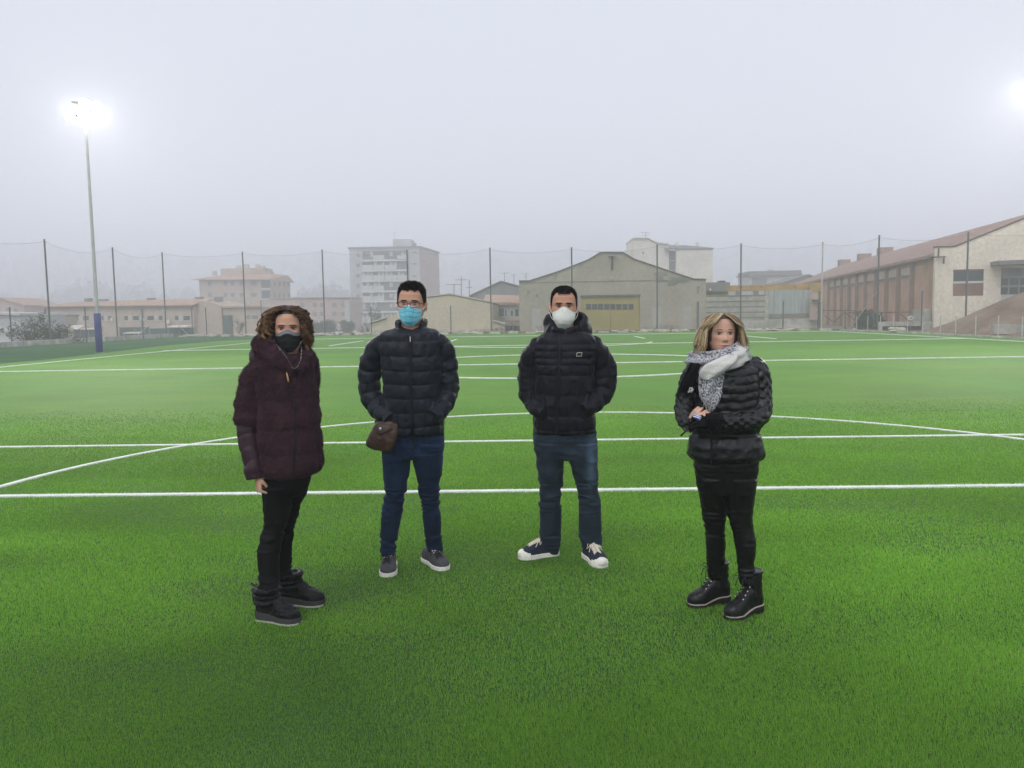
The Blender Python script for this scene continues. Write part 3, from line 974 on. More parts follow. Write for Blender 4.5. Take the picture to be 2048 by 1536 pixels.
# ---- tall apartment block with balconies
def apartment_block():
    A, B = at(703, 640, 232), at(842, 640, 232)
    C_ = at(880, 640, 254)
    f = Facade((A.x, A.y), (B.x, B.y))
    root = thing('apartment_block', (A.x, A.y, -1.2), 'tall pale apartment block with rows of balconies and a bare brick end', 'apartment block')
    zt = f.p(760, 497).z
    a, b_ = Vector((A.x, A.y, -1.2)), Vector((B.x, B.y, -1.2))
    c, d = Vector((C_.x, C_.y, -1.2)), Vector((C_.x - (B.x - A.x), C_.y, -1.2))
    H_ = zt + 1.2
    MB().prism([a, b_, c, d], (0, 0, H_)).build('wall', M['bluegrey'], root)
    n2 = Vector((c.y - b_.y, b_.x - c.x, 0)).normalized()
    MB().prism([b_ + n2 * 0.05, c + n2 * 0.05, c + n2 * 0.15, b_ + n2 * 0.15], (0, 0, H_ - 0.6)).build('end_wall', M['pinkwall'], root)
    rf = MB()
    rf.prism([a + Vector((-0.3, -0.4, H_)), b_ + Vector((0.4, -0.4, H_)), c + Vector((0.4, 0.4, H_)), d + Vector((-0.3, 0.4, H_))], (0, 0, 0.5))
    rf.build('roof', M['greyroof'], root)
    MB().prism([f.p(745, 492) - f.n * 6, f.p(770, 492) - f.n * 6, f.p(776, 498) - f.n * 6, f.p(738, 498) - f.n * 6], -f.n * 6).build('roof_light', M['tilefaint'], root)
    p = at(786, 497, 240)
    q = at(822, 478, 240)
    MB().box((p.x, 240, p.z - 1.5), (q.x, 247, q.z)).build('lift_housing', M['bluegrey'], root)
    p = at(830, 489, 246)
    MB().sphere(tuple(p), 0.5, 10).build('water_tank', M['greyroof'], root)
    f.rect(817.2, 499, 819, 668, 0.5, 0.3).build('drain_pipe', M['greyroof'], root)
    ys = [502, 521.5, 542, 562.5, 583.5, 603.5, 624.5, 645]
    xs = [725, 747, 770, 795, 816]
    rs = random.Random(12)
    for r in range(7):
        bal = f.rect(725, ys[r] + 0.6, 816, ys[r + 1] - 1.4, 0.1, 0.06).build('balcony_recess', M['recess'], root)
        f.rect(724.5, ys[r + 1] - 1.6, 816.5, ys[r + 1] + 0.4, 0.9, 0.9).build('balcony_slab', M['white'], root)
        pn = MB()
        wd = MB()
        for c0, c1 in zip(xs[:-1], xs[1:]):
            k = rs.random()
            if k < 0.38:
                f.rect(c0 + 0.5, ys[r] + 9, c1 - 0.5, ys[r + 1] - 2, 0.1, 0.9, pn)
            for m_ in range(3):
                if rs.random() < 0.6:
                    u0 = c0 + (c1 - c0) * (m_ + 0.1) / 3
                    f.rect(u0, ys[r] + rs.uniform(1.5, 4), u0 + (c1 - c0) * 0.26, ys[r] + rs.uniform(9, 16), 0.1, 0.2, wd)
        if pn.n:
            pn.build('balcony_panel', M['aluminium'], root)
        if wd.n:
            wd.build('laundry', M['frame'], bal) if r % 3 == 1 else wd.build('shutter', M['shutter'], bal)
    f.rect(725, 523, 748, 541, 0.1, 0.5).build('glazed_balcony', M['greenscreen'], root)
    windows(f, [(713, y, 719.5, y + 7) for y in (507, 527.5, 548, 568, 589, 610, 630)], M['greyroof'], root)
    windows(f, [(824, y, 833.5, y + 3) for y in (503, 526, 551)], M['greyroof'], root)


apartment_block()


# ---- apartment house with hipped roof
def hipped_house():
    Y0 = 200
    f = Facade(tuple(at(398, 640, Y0)[:2]), tuple(at(523, 640, Y0)[:2]))
    root = thing('hipped_apartment_house', tuple(at(460, 660, Y0)), 'beige apartment house with overhanging hipped roof and roof terrace', 'apartment house')
    b_ = MB()
    a, c = f.p(398, 559), f.p(541, 559)
    zb = -2.6
    e = at(583, 640, Y0 + 14)
    b_.prism([Vector((a.x, a.y, zb)), Vector((c.x, c.y, zb)), Vector((e.x, e.y, zb)), Vector((e.x - 20, e.y + 2, zb)), Vector((a.x, e.y, zb))], (0, 0, a.z - zb))
    b_.build('wall', M['beige'], root)
    rf = MB()
    L0, R0, R1 = f.p(387, 559.5) + f.n * 1.2, f.p(540, 559.5) + f.n * 1.2, Vector((e.x + 1.2, e.y, f.p(540, 561).z))
    T0, T1 = f.p(442, 546) - f.n * 5, f.p(532, 546) - f.n * 5
    bl = Vector((L0.x, e.y + 2, L0.z))
    Vv = [L0, R0, R1, bl, T0, T1, T1 + Vector((2, 6, 0)), T0 + Vector((0, 6, 0))]
    rf.add([tuple(v) for v in Vv], [(0, 1, 5, 4), (1, 2, 6, 5), (2, 3, 7, 6), (3, 0, 4, 7), (4, 5, 6, 7), (3, 2, 1, 0)])
    rf.build('roof', M['tilefaint'], root)
    pe = MB()
    p, q = at(442, 552, Y0 + 5), at(530, 535.6, Y0 + 5)
    pe.box((p.x, Y0 + 5, p.z - 2), (q.x, Y0 + 11, q.z))
    q2 = at(538.6, 542.6, Y0 + 6)
    pe.box((q.x, Y0 + 6, p.z - 2), (q2.x, Y0 + 10, q2.z))
    pe.build('penthouse', M['beige'], root)
    for (x0, y0, x1, y1) in ((424, 541.5, 431, 551), (472, 531, 479.5, 537), (485, 528.5, 496.5, 537), (510.5, 528.5, 518, 537), (520, 531, 528.5, 537)):
        p, q = at(x0, y1, Y0 + 6.5), at(x1, y0, Y0 + 6.5)
        MB().box((p.x, Y0 + 6.5, p.z), (q.x, Y0 + 7.3, q.z)).build('chimney', M['shutter'], root)
    wx = [(415.6, 423.5), (447, 455), (461, 469), (479.3, 488.5), (501, 513.5)]
    windows(f, [(a_, 561.5, b2, 572) for a_, b2 in wx] + [(a_, 585, b2, 594.5) for a_, b2 in wx], M['greyroof'], root, frame=M['shutter'])
    windows(f, [(522.5, 561, 541, 576), (523, 581, 541, 597)], M['glass'], root, 'balcony_recess')
    windows(f, [(522.5, 576.3, 541.5, 578), (523, 597.3, 541.5, 599)], M['frame'], root, 'balcony_rail', push=0.9)
    f2 = Facade((c.x, c.y), (e.x, e.y))
    windows(f2, [(x, y, x + 4, y + 9) for x in (547, 557, 566, 575) for y in (564, 586)], M['greyroof'], root)


hipped_house()


# ---- terraced row and end house
def row_houses():
    f = Facade((-73, 122), (-52, 116))
    root = thing('terraced_row', (-62, 119, -2.6), 'long low beige terraced row with six window bays and sandy tiled roof', 'terraced houses')
    f.poly([(90, 690), (90, 613.5), (388, 610.5), (388, 690)], 9).build('wall', M['beige'], root)
    rf = MB()
    a, b_ = f.p(88, 613.8) + f.n * 0.5, f.p(390, 611) + f.n * 0.5
    c, d = f.p(396, 600) - f.n * 4, f.p(112, 602) - f.n * 4
    d.z = c.z = f.p(300, 599.5).z
    rf.prism([a, b_, c, d], (0, 0, 0.12))
    e = f.p(60, 613) - f.n * 8.5
    rf.build('roof', M['tilefaint'], root)
    mbg = MB()
    mbg.prism([a + Vector((0, 0, -.003)), b_ + Vector((0, 0, -.003)), b_ + Vector((0, 0, -.2)), a + Vector((0, 0, -.2))], -f.n * 0.3)
    mbg.build('gutter', M['rust'], root)
    for (x, y, w, h) in ((132, 595.5, 9, 6), (161, 597, 13, 5.5), (259, 595, 11.5, 6), (357, 593, 11, 6), (397, 592.5, 10.5, 6)):
        p, q = f.p(x, y + h + 4) - f.n * 3.5, f.p(x + w, y) - f.n * 3.5
        MB().prism([p, Vector((q.x, q.y, p.z)), Vector((q.x, q.y, q.z)), Vector((p.x, p.y, q.z))], -f.n * 0.8).build('chimney', M['greyroof'], root)
    dk = [(101, 108.5), (119, 125), (149, 157), (167, 178), (203, 207.5), (217, 223), (249, 256), (266.5, 278), (295, 308), (318.5, 325), (350, 357), (367.5, 380)]
    windows(f, [(a_, 630.5, b2, 641.5) for a_, b2 in dk], M['glass'], root, frame=M['frame'])
    windows(f, [(a_, 630.5, b2, 642) for a_, b2 in ((110, 118), (157.5, 165), (208.5, 216), (257, 265), (309.5, 317), (358, 366))], M['shutter'], root, 'shutter', push=0.08)
    windows(f, [(336, 640, 343.5, 647), (224.5, 636, 229, 641.5)], M['white'], root, 'air_conditioner', push=0.5)
    windows(f, [(384, 615, 385.5, 672), (286.5, 614, 288, 650)], M['rust'], root, 'drain_pipe', push=0.12)
    f3 = Facade((-50, 116), (-36, 114))
    root = thing('end_house', (-43, 115, -2.6), 'blank beige end house joined to the right end of the terraced row', 'house')
    f3.poly([(389, 690), (389, 605), (400, 601), (421, 604), (446, 613.5), (523, 614), (523, 690)], 8).build('wall', M['beige'], root)
    f3.rect(444, 612.5, 525, 614.5, 0.5, 0.4).build('roof', M['tilefaint'], root)
    windows(f3, [(493, 629, 500, 639.5), (503.5, 629, 516, 639.5), (449, 619, 453, 621), (457, 619, 461, 621), (501, 619, 505, 621)], M['greyroof'], root, frame=M['frame'])
    windows(f3, [(447, 630.5, 467, 670)], M['greenscreen'], root, 'gate')
    windows(f3, [(522.5, 600, 524.5, 672), (445.5, 614, 446.6, 672)], M['rust'], root, 'drain_pipe', push=0.12)


row_houses()


def simple_house(name, label, Y, poly, depth, mat, roof=None, roofmat='greyroof', wins=(), cat='house', wmat='greyroof'):
    xs = [p[0] for p in poly]
    A, B = at(min(xs), 640, Y), at(max(xs), 640, Y)
    f = Facade((A.x, Y), (B.x, Y))
    root = thing(name, ((A.x + B.x) / 2, Y, -1.2), label, cat)
    f.poly(poly, depth).build('wall', M[mat], root)
    if roof:
        rf = MB()
        for a, b_ in zip(roof[:-1], roof[1:]):
            p, q = f.p(*a) + f.n * 0.4, f.p(*b_) + f.n * 0.4
            rf.prism([p, q, q + Vector((0, 0, .25)), p + Vector((0, 0, .25))], -f.n * (depth + 0.8))
        rf.build('roof', M[roofmat], root)
    if wins:
        windows(f, wins, M[wmat], root)
    return f, root


# cream apartment tower behind the warehouse
f, r_ = simple_house('apartment_tower', 'cream blank sided apartment tower rising behind the warehouse gable', 160,
                     [(1267, 680), (1267, 478), (1294, 477.5), (1314, 487), (1338, 489.5), (1338, 680)], 12, 'white', [(1266, 477.5), (1295, 477), (1315, 487), (1338, 489)], 'white',
                     wins=[(1284, 504, 1288, 508)], cat='apartment block')
f.poly([(1351, 680), (1351, 500), (1423, 498.5), (1423, 680)], 10, 1.0).build('side_wing', M['white'], r_)
f.poly([(1338, 680), (1338, 500), (1351, 500), (1351, 680)], 9, -0.8).build('stair_recess', M['bluegrey'], r_)
f.poly([(1248, 680), (1248, 502), (1267, 498.5), (1267, 680)], 9, -2).build('left_wing', M['white'], r_)
mb = MB()
p = [f.p(1329, 500.5) + f.n * 1.2, f.p(1425, 499) + f.n * 1.2, f.p(1424, 496) - f.n * 5, f.p(1380, 488.5) - f.n * 5, f.p(1329, 487.5) - f.n * 5]
mb.prism(p, (0, 0, 0.25))
mb.build('roof', M['greyroof'], r_)
windows(f, [(1338.6, y, 1350.4, y + 16) for y in (503, 522, 541)], M['greyroof'], r_, push=-0.6)
for x, y in ((1360, 483), (1402, 483)):
    p = f.p(x, y + 9) - f.n * 3
    MB().box((p.x - .3, p.y, p.z - 1), (p.x + .3, p.y + .6, p.z + 1)).build('chimney', M['white'], r_)

# pale houses behind the sheet metal screen
f, r_ = simple_house('flat_roofed_house', 'pale two storey house with long flat roof behind the yellow beam', 180,
                     [(1499, 680), (1499, 552), (1603, 551), (1603, 680)], 10, 'bluegrey', [(1496, 551), (1604, 549)], wins=[(1504, 556, 1534, 569), (1544, 562, 1562, 570)])
f.poly([(1497, 552), (1497, 543), (1601, 540.6), (1601, 551)], 10, 0.6).build('attic', M['greyroof'], r_)
f.rect(1546, 538, 1554, 541.5, 1, -3).build('chimney', M['bluegrey'], r_)
simple_house('gabled_barn', 'grey gable of a small house in front of the flat roofed one', 128,
             [(1563, 680), (1563, 568), (1616, 552), (1634, 558.5), (1640, 562), (1640, 680)], 10, 'bluegrey', [(1561, 568.6), (1616, 551.4), (1642, 562)], 'greyroof')

# far left, almost lost in the fog
simple_house('tiled_cottage', 'faint tiled cottage in the fog at the left edge', 150, [(-60, 690), (-60, 606), (0, 598), (48, 612), (48, 690)], 12, 'pinkwall', [(-62, 606), (0, 597), (50, 612.5)], 'tilefaint', wins=[(12, 616, 22, 622), (28, 617, 36, 623)])
simple_house('grey_garage', 'grey flat garage behind the bush at the left edge', 85, [(-70, 720), (-70, 629), (43, 632), (43, 720)], 8, 'bluegrey', [(-70, 627.5), (44, 631)], 'frame', cat='garage')
simple_house('low_outbuilding', 'low pale outbuilding between the garage and the terraced row', 100, [(43, 700), (43, 635), (92, 634), (92, 700)], 7, 'beige', [(42, 634), (93, 633)], 'greyroof', cat='outbuilding', wins=[(60, 642, 70, 652)])
simple_house('white_tank_shed', 'pale low shed with curved top right at the left edge', 72, [(-60, 730), (-60, 661), (10, 661), (20, 668), (22, 730)], 5, 'aluminium', [(-60, 660), (10, 660), (21, 667)], 'frame', cat='shed')
f, r_ = simple_house('brick_terrace', 'pinkish low apartment terrace half lost in fog left of the tall block', 185,
             [(540, 680), (540, 598), (703, 597), (703, 680)], 12, 'pinkwall', [(538, 597.5), (704, 596)], 'tilefaint', wins=[(a, y, a + 9, y + 8) for a in (600, 625, 640, 664, 682) for y in (606, 624, 641)])
f.rect(690, 601, 702, 662, 0.6, 0.7).build('stair_glazing', M['bluegrey'], r_)

# walls, sheet screen, beam and gate between the warehouse and the brick hall
f = Facade((17, 70.5), (27, 69.5))
root = thing('panel_wall', (18, 70.3, -0.2), 'pale grey concrete panel wall right of the warehouse', 'wall')
f.poly([(1413, 664), (1413, 591), (1532, 592), (1532, 664)], 0.25).build('panels', M['concrete'], root)
jm = MB()
for y in (592, 603, 614, 625, 636):
    f.rect(1413, y - 0.5, 1532, y + 0.3, 0.03, 0.02, jm)
jm.build('panel_joint', M['darkstain'], root)
f.rect(1530, 580, 1537, 662, 0.3, 0.05).build('gate_pier', M['rubble'], root)
root = thing('block_wall', (21, 69.9, -0.2), 'low brownish block wall under the sheet metal screen', 'wall')
f.poly([(1478, 664), (1480, 642), (1606, 638), (1639, 636.5), (1639, 664)], 0.3, 0.6).build('blocks', M['kerb'], root)
root = thing('sheet_screen', (22, 70, -0.2), 'tall screen of weathered grey metal sheets', 'screen')
rs = random.Random(8)
xs = [1537, 1549, 1558, 1567, 1577.5, 1588, 1600, 1611, 1622]
for k in range(len(xs) - 1):
    f.rect(xs[k] + 0.2, 580 - rs.uniform(0, 1), xs[k + 1] - 0.25, 640 - k * 0.7 + rs.uniform(-2, 1), 0.05, 0.1 + 0.03 * (k % 2)).build('sheet', M['sheet'], root)
f.rect(1537, 628, 1625, 636, 0.02, 0.17).build('rust_band', M['darkstain'], root)
root = thing('gantry_beam', (22, 72.5, 4), 'long ochre gantry beam with box cab over the sheet screen', 'gantry')
f2 = Facade((17, 73), (27, 72))
f2.rect(1456, 571, 1618, 579.5, 0.5, 0).build('beam', M['yellow'], root)
f2.poly([(1618, 566), (1640, 565), (1640, 583), (1618, 584)], 1.2, 0.3).build('cab', M['yellow'], root)
f2.rect(1640, 576, 1646, 664, 0.4, 0).build('leg', M['yellow'], root)
rs = random.Random(4)
for k in range(7):
    x = rs.uniform(1470, 1600)
    f2.rect(x, 572, x + 1.5, 575.5, 0.05, 0.03).build('bolt_plate', M['rust'], root)
root = thing('pump_hut', (17.5, 78, -0.2), 'dark roofed hut between the warehouse and the ochre beam', 'hut')
f3 = Facade((15, 78), (22, 78))
f3.rect(1408, 565, 1456, 664, 3, 0).build('wall', M['olive'], root)
f3.rect(1410, 566, 1458, 583, 0.5, 0.4).build('fascia', M['greyroof'], root)
f3.rect(1439, 561.5, 1450, 567, 1.2, 0.2).build('roof_box', M['darkpost'], root)
MB().sphere(tuple(f3.p(1417, 580) + f3.n * 0.7), 0.12, 10).build('wall_lamp', M['white'], root)
root = thing('white_shed', (21, 84, -0.2), 'low white shed seen under the ochre beam', 'shed')
f3 = Facade((18, 84), (27, 84))
f3.rect(1455, 578, 1538, 664, 4, 0).build('wall', M['bluegrey'], root)
windows(f3, [(1471, 582, 1482, 592), (1506, 581, 1517, 592)], M['greyroof'], root)
root = thing('gate_post', (23.5, 68.6, -0.2), 'thick dark post at the right end of the block wall', 'post')
f3 = Facade((17, 68.9), (27, 67.9))
f3.rect(1638, 604, 1644.5, 664, 0.45, 0).build('post', M['darkpost'], root)
f3.rect(1625, 599, 1640, 602.5, 0.3, 0.05).build('arm', M['darkpost'], root)
root = thing('brick_stub', (23, 69.3, -0.2), 'pinkish brick wall stub beside the dark gate post', 'wall')
f3.rect(1623, 583, 1637.5, 640, 0.3, -0.35).build('bricks', M['pinkwall'], root)
root = thing('yard_gate', (26, 66.5, 0), 'long rusty cross braced yard gate in front of the brick hall', 'gate')
f3 = Facade((23.5, 66.8), (30.5, 63.2))
gm = MB()


def bar(mbx, fc, a, b_, r):
    mbx.tube([fc.p(*a), fc.p(*b_)], r, 6)


for a, b_ in (((1646, 621), (1691, 621)), ((1691, 619.5), (1716, 623)), ((1697, 625.5), (1842, 624)), ((1648, 660), (1842, 658))):
    bar(gm, f3, a, b_, 0.04)
gm.build('rail', M['rust'], root)
for a, b_ in (((1667, 645), (1689, 625)), ((1650, 632), (1668, 645)), ((1692, 626), (1712, 642)), ((1800, 627), (1820, 645)), ((1842, 627), (1825, 648))):
    gb = MB()
    bar(gb, f3, a, b_, 0.035)
    gb.build('brace', M['rust'], root)
for x, y0, y1 in ((1690.5, 619, 660), (1747, 624, 660), (1795, 624, 652), (1842, 622, 650), (1712, 623, 660)):
    gb = MB()
    bar(gb, f3, (x, y0), (x, y1), 0.06)
    gb.build('upright', M['darkpost'], root)
root = thing('footing_slab', (28, 58.4, -0.1), 'low grey concrete footing with dark recess behind the right fence posts', 'footing')
f3 = Facade((26.2, 59.6), (31, 58))
f3.rect(1757, 644, 1866, 651.5, 0.6, 0).build('slab', M['concrete'], root)
f3.rect(1757, 651.6, 1764.5, 664, 0.6, 0).build('pier', M['concrete'], root)
f3.rect(1764.5, 651.6, 1845, 663, 0.2, -0.35).build('recess', M['darkpost'], root)
f3 = Facade((25.8, 46), (32, 44.2))
root = thing('concrete_block', (28, 45.4, 0), 'long pale concrete block lying against the earth heap', 'block')
f3.rect(1989, 649.5, 2036, 668, 0.7, 0).build('block', M['concrete'], root)
f3.rect(2036.3, 650.5, 2080, 669, 0.7, 0.06).build('block', M['concrete'], root)
mb = MB()
for k in range(26):
    c = at(random.uniform(1782, 1806), random.uniform(657, 664), random.uniform(56, 58))
    mb.sphere((c.x, c.y, max(c.z, 0.1)), (random.uniform(.1, .3), .2, random.uniform(.08, .16)), 6)
tag(mb.build('rubble_pile', M['rubble']), 'small pile of pale rubble beside the right kerb', 'rubble pile')
root = thing('white_sack', tuple(at(1708.5, 661, 64.5)), 'white lump beside the kerb corner below the brace', 'sack')
mb = MB().sphere(tuple(at(1708.5, 659, 64.5)), (0.16, 0.14, 0.09), 10)
mb.build('sack', M['frame'], root)
root = thing('warning_sign', tuple(at(1821, 661, 57.5)), 'small white round sign on the yard fence', 'sign')
p = at(1821.5, 636, 57.5)
MB().tube([p, p + Vector((0, .03, 0))], [0.17, 0.17], 14).build('plate', M['frame'], root)
MB().tube([p + Vector((0, -0.01, 0)), p + Vector((0, .0, 0))], [0.08, 0.08], 10).build('emblem', M['greyroof'], root)
MB().tube([p + Vector((0, .05, 0.1)), at(1821.5, 661, 57.5)], 0.02, 6).build('stake', M['galv'], root)


# ================================================================== FENCES, LAMPS, PLANTS
POSTS = [  # x, y, height, label, stay offsets
    (-36.1, 47.0, 7.6, 'tall net post outside the left edge beyond the floodlight', ()),
    (-36.02, 59.0, 7.75, 'tall grey net post behind the bush left of the floodlight', ()),
    (-36.2, 69.0, 8.0, 'tall grey net post just right of the blue padded floodlight', ()),
    (-35.95, 77.8, 8.25, 'tall grey net post at the far left corner with two slanting stays', ((-0.9, -4.6, 2.4), (2.1, 0.5, 2.2))),
    (-28.2, 78.2, 8.2, 'tall net post in front of the hipped roof apartment house', ()),
    (-19.9, 76.4, 8.1, 'tall net post right of the woman with the curly hair', ()),
    (-11.5, 74.4, 7.75, 'tall net post in front of the tall balcony block', ()),
    (-3.72, 72.4, 7.65, 'tall net post at the right end of the sand coloured shed', ()),
    (3.5, 70.6, 7.42, 'tall net post before the left slope of the warehouse', ()),
    (10.65, 68.8, 7.35, 'tall net post right of the olive warehouse door', ()),
    (17.3, 67.2, 7.18, 'tall net post in front of the concrete panel wall', ()),
    (23.4, 65.6, 7.02, 'tall pale net post at the far right corner beside the gantry', ()),
    (25.75, 60.6, 7.05, 'tall net post with one stay in front of the brick hall', ((0.0, 5.2, 3.0),)),
    (29.0, 54.5, 6.6, 'tall net post in front of the white gable of the hall', ()),
    (33.5, 45.5, 6.2, 'tall net post outside the right edge by the earth heap', ()),
]
for x, y, h, lab, stays in POSTS:
    z0 = 0.3 if x < -30 else (0.45 if (x, y) == (29.0, 54.5) else 0.0)
    root = thing('net_post', (x, y, z0), lab, 'net post', 'tall posts of the ball stop net')
    pm = M['palepost'] if x > 23 and x < 24 else M['darkpost']
    MB().tube([(x, y, z0 - 0.2), (x, y, h)], 0.065 if x < 20 else 0.06, 10).build('post', pm, root)
    MB().tube([(x, y, h), (x, y, h + 0.04)], 0.085, 10).build('cap', M['galv'], root)
    for dx, dy, dz in stays:
        MB().tube([(x, y, z0 + dz), (x + dx, y + dy, 0.05)], 0.035, 8).build('stay', M['palepost'], root)


def net_material():
    m = bpy.data.materials.new('netting')
    m.use_nodes = True
    N, L = m.node_tree.nodes, m.node_tree.links
    b = N['Principled BSDF']
    b.inputs['Base Color'].default_value = (0.05, 0.055, 0.06, 1)
    b.inputs['Roughness'].default_value = 0.9
    tc = N.new('ShaderNodeTexCoord')
    n = N.new('ShaderNodeTexNoise')
    n.inputs['Scale'].default_value, n.inputs['Detail'].default_value = 1.2, 4
    L.new(tc.outputs['Object'], n.inputs['Vector'])
    mr = N.new('ShaderNodeMapRange')
    mr.inputs[1].default_value, mr.inputs[2].default_value, mr.inputs[3].default_value, mr.inputs[4].default_value = 0.3, 0.7, 0.035, 0.075
    L.new(n.outputs[0], mr.inputs[0])
    L.new(mr.outputs[0], b.inputs['Alpha'])
    return m


M['net'] = net_material()
M['cable'] = material('steel_cable', (0.2, 0.2, 0.21), 0.6, 0.1, 2)


def net_run(idx, label):
    root = thing('ball_stop_net', (POSTS[idx[0]][0], POSTS[idx[0]][1], 0), label, 'net', 'ball stop nets round the pitch')
    net, cab = MB(), MB()
    for a, b_ in zip(idx[:-1], idx[1:]):
        A, B = Vector(POSTS[a][:3]), Vector(POSTS[b_][:3])
        top = []
        for t in np.linspace(0, 1, 13):
            p = A.lerp(B, t)
            p.z += -0.12 - 4 * t * (1 - t) * (0.55 if a < 3 else 0.32)
            top.append(p)
        cab.tube(top, 0.009, 5)
        V = [tuple(p) for p in top] + [(p.x, p.y, 0.35) for p in top]
        net.add(V, [(k, k + 1, 14 + k, 13 + k) for k in range(12)])
    net.build('netting', M['net'], root)
    cab.build('top_cable', M['cable'], root)


net_run([0, 1, 2, 3], 'sagging net along the left kerb wall behind the floodlight')
net_run([3, 4, 5, 6, 7, 8, 9, 10, 11], 'long fine net across the far end of the pitch')
net_run([11, 12, 13, 14], 'fine net along the right side in front of the brick hall')

MID = [(19, 615, 690, 56.5, 'short dark fence post left of the bush at the left edge'), (169.5, 616, 679, 63.5, 'short fence post just left of the blue padded floodlight'),
       (283.5, 618, 676, 72.5, 'short fence post beside the small white street lamp'), (411, 616, 674, 79.6, 'short dark fence post in front of the blank beige end house'),
       (901, 612, 669, 74.0, 'short dark fence post in the middle of the sand coloured shed'), (741.5, 614, 670, 76.0, 'short fence post among the bare trees left of the shed'),
       (1396.5, 604, 660, 68.5, 'short fence post at the right end of the warehouse front'), (1566.5, 603, 640, 67.0, 'short fence post before the metal sheet screen'),
       (1844.5, 583, 660, 58.2, 'thin tall rod by the corner of the brick hall'), (573, 612, 672, 77.8, 'short fence post behind the curly haired woman')]
for px, y0, y1, Y, lab in MID:
    p, q = at(px, y0, Y), at(px, y1, Y)
    o = MB().tube([p, (p.x, p.y, min(q.z, 0.0))], 0.05, 8).tube([p, p + Vector((0, 0, 0.03))], 0.06, 8).build('fence_post', M['darkpost'])
    tag(o, lab, 'fence post', 'short posts between the net posts')

ordin = ['first', 'second', 'third', 'fourth', 'fifth', 'sixth', 'seventh', 'eighth', 'ninth', 'tenth', 'eleventh']
for k, px in enumerate((1712.7, 1734.6, 1759, 1784, 1811.7, 1841, 1875, 1911, 1949.7, 1993.6, 2040)):
    Y = 25.1 * 1600 / (px - 1079)
    x = 25.12 + (0.2 if Y > 50 else 0)
    o = MB().tube([(x, Y, -0.1), (x, Y, 1.14)], 0.032, 8).tube([(x, Y, 1.14), (x, Y, 1.16)], 0.04, 8).build('rail_post', M['palepost'])
    tag(o, f'{ordin[k]} low grey post along the right kerb counted from the far corner', 'fence post', 'low posts along the right kerb')


# ---- floodlights
def floodlight(x, y, H, label, aim, pad=True, spin=0.0):
    root = thing('floodlight', (x, y, 0), label, 'floodlight', 'floodlights of the pitch')
    R = np.linspace(0.105, 0.06, 12)
    MB().tube([(x, y, z) for z in np.linspace(0, H, 12)], R, 16).build('pole', M['palepost'], root, True)
    mb = MB().tube([(x, y, 0.02), (x, y, 0.05), (x, y, 2.04), (x, y, 2.07)], [0.15, 0.175, 0.175, 0.15], 20)
    mb.build('padding', M['bluepad'], root, True)
    mb = MB()
    for z in (0.7, 1.4):
        mb.tube([(x, y, z), (x, y, z + 0.015)], 0.178, 20)
    MB().tube([(x, y, -0.02), (x, y, 0.02)], 0.24, 16).build('base_plate', M['galv'], root)
    d = (Vector(aim) - Vector((x, y, H))).normalized()
    s = d.cross(Vector((0, 0, 1))).normalized()
    u = s.cross(d).normalized()
    Mx = Matrix(((s.x, d.x, u.x, x), (s.y, d.y, u.y, y), (s.z, d.z, u.z, H + 0.45), (0, 0, 0, 1)))
    cross = MB()
    for z in (-0.32, 0.32):
        cross.box((-0.5, -0.12, z - 0.04), (0.6, -0.04, z + 0.04), M=Mx)
    cross.box((-0.06, -0.14, -0.55), (0.06, -0.02, 0.45), M=Mx)
    cross.build('crossarm', M['galv'], root)
    for k, (cx, cz, r) in enumerate(((-0.52, 0.24, 0.27), (-0.02, 0.30, 0.29), (-0.45, -0.26, 0.26), (0.06, -0.22, 0.27), (0.52, -0.02, 0.25), (0.74, -0.36, 0.2))):
        V = [Mx @ Vector((cx, q, cz)) for q in (-0.02, 0.03, 0.12)]
        h = MB().tube(V, [r * 0.6, r, r], 20).build('lamp_head', M['galv'], root)
        MB().tube([Mx @ Vector((cx, 0.123, cz)), Mx @ Vector((cx, 0.14, cz))], [r * 0.97, r * 0.93], 20).build('lens', M['lamp'], h)
    ld = bpy.data.lights.new('floodlight_lamp', 'AREA')
    ld.shape, ld.size, ld.size_y = 'RECTANGLE', 2.2, 1.1
    ld.energy, ld.color, ld.spread = LAMP_W, (1.0, 0.97, 0.9), rad(85)
    lo = bpy.data.objects.new('floodlight_lamp', ld)
    COL.objects.link(lo)
    lo.parent = root
    c = Mx @ Vector((0, 0.2, 0)) - root.location
    lo.matrix_local = Matrix(((s.x, u.x, -d.x, c.x), (s.y, u.y, -d.y, c.y), (s.z, u.z, -d.z, c.z), (0, 0, 0, 1)))


LAMP_W = 720
M['lamp'] = emitter('lamp_glow', (1.0, 0.95, 0.82), 70)
floodlight(-23.0, 41.9, 12.1, 'lit floodlight on tall grey pole with blue padded foot', (-6, 16, 0))
floodlight(25.6, 41.9, 12.1, 'lit floodlight at the right edge of the picture, only its glow in view', (6, 16, 0))

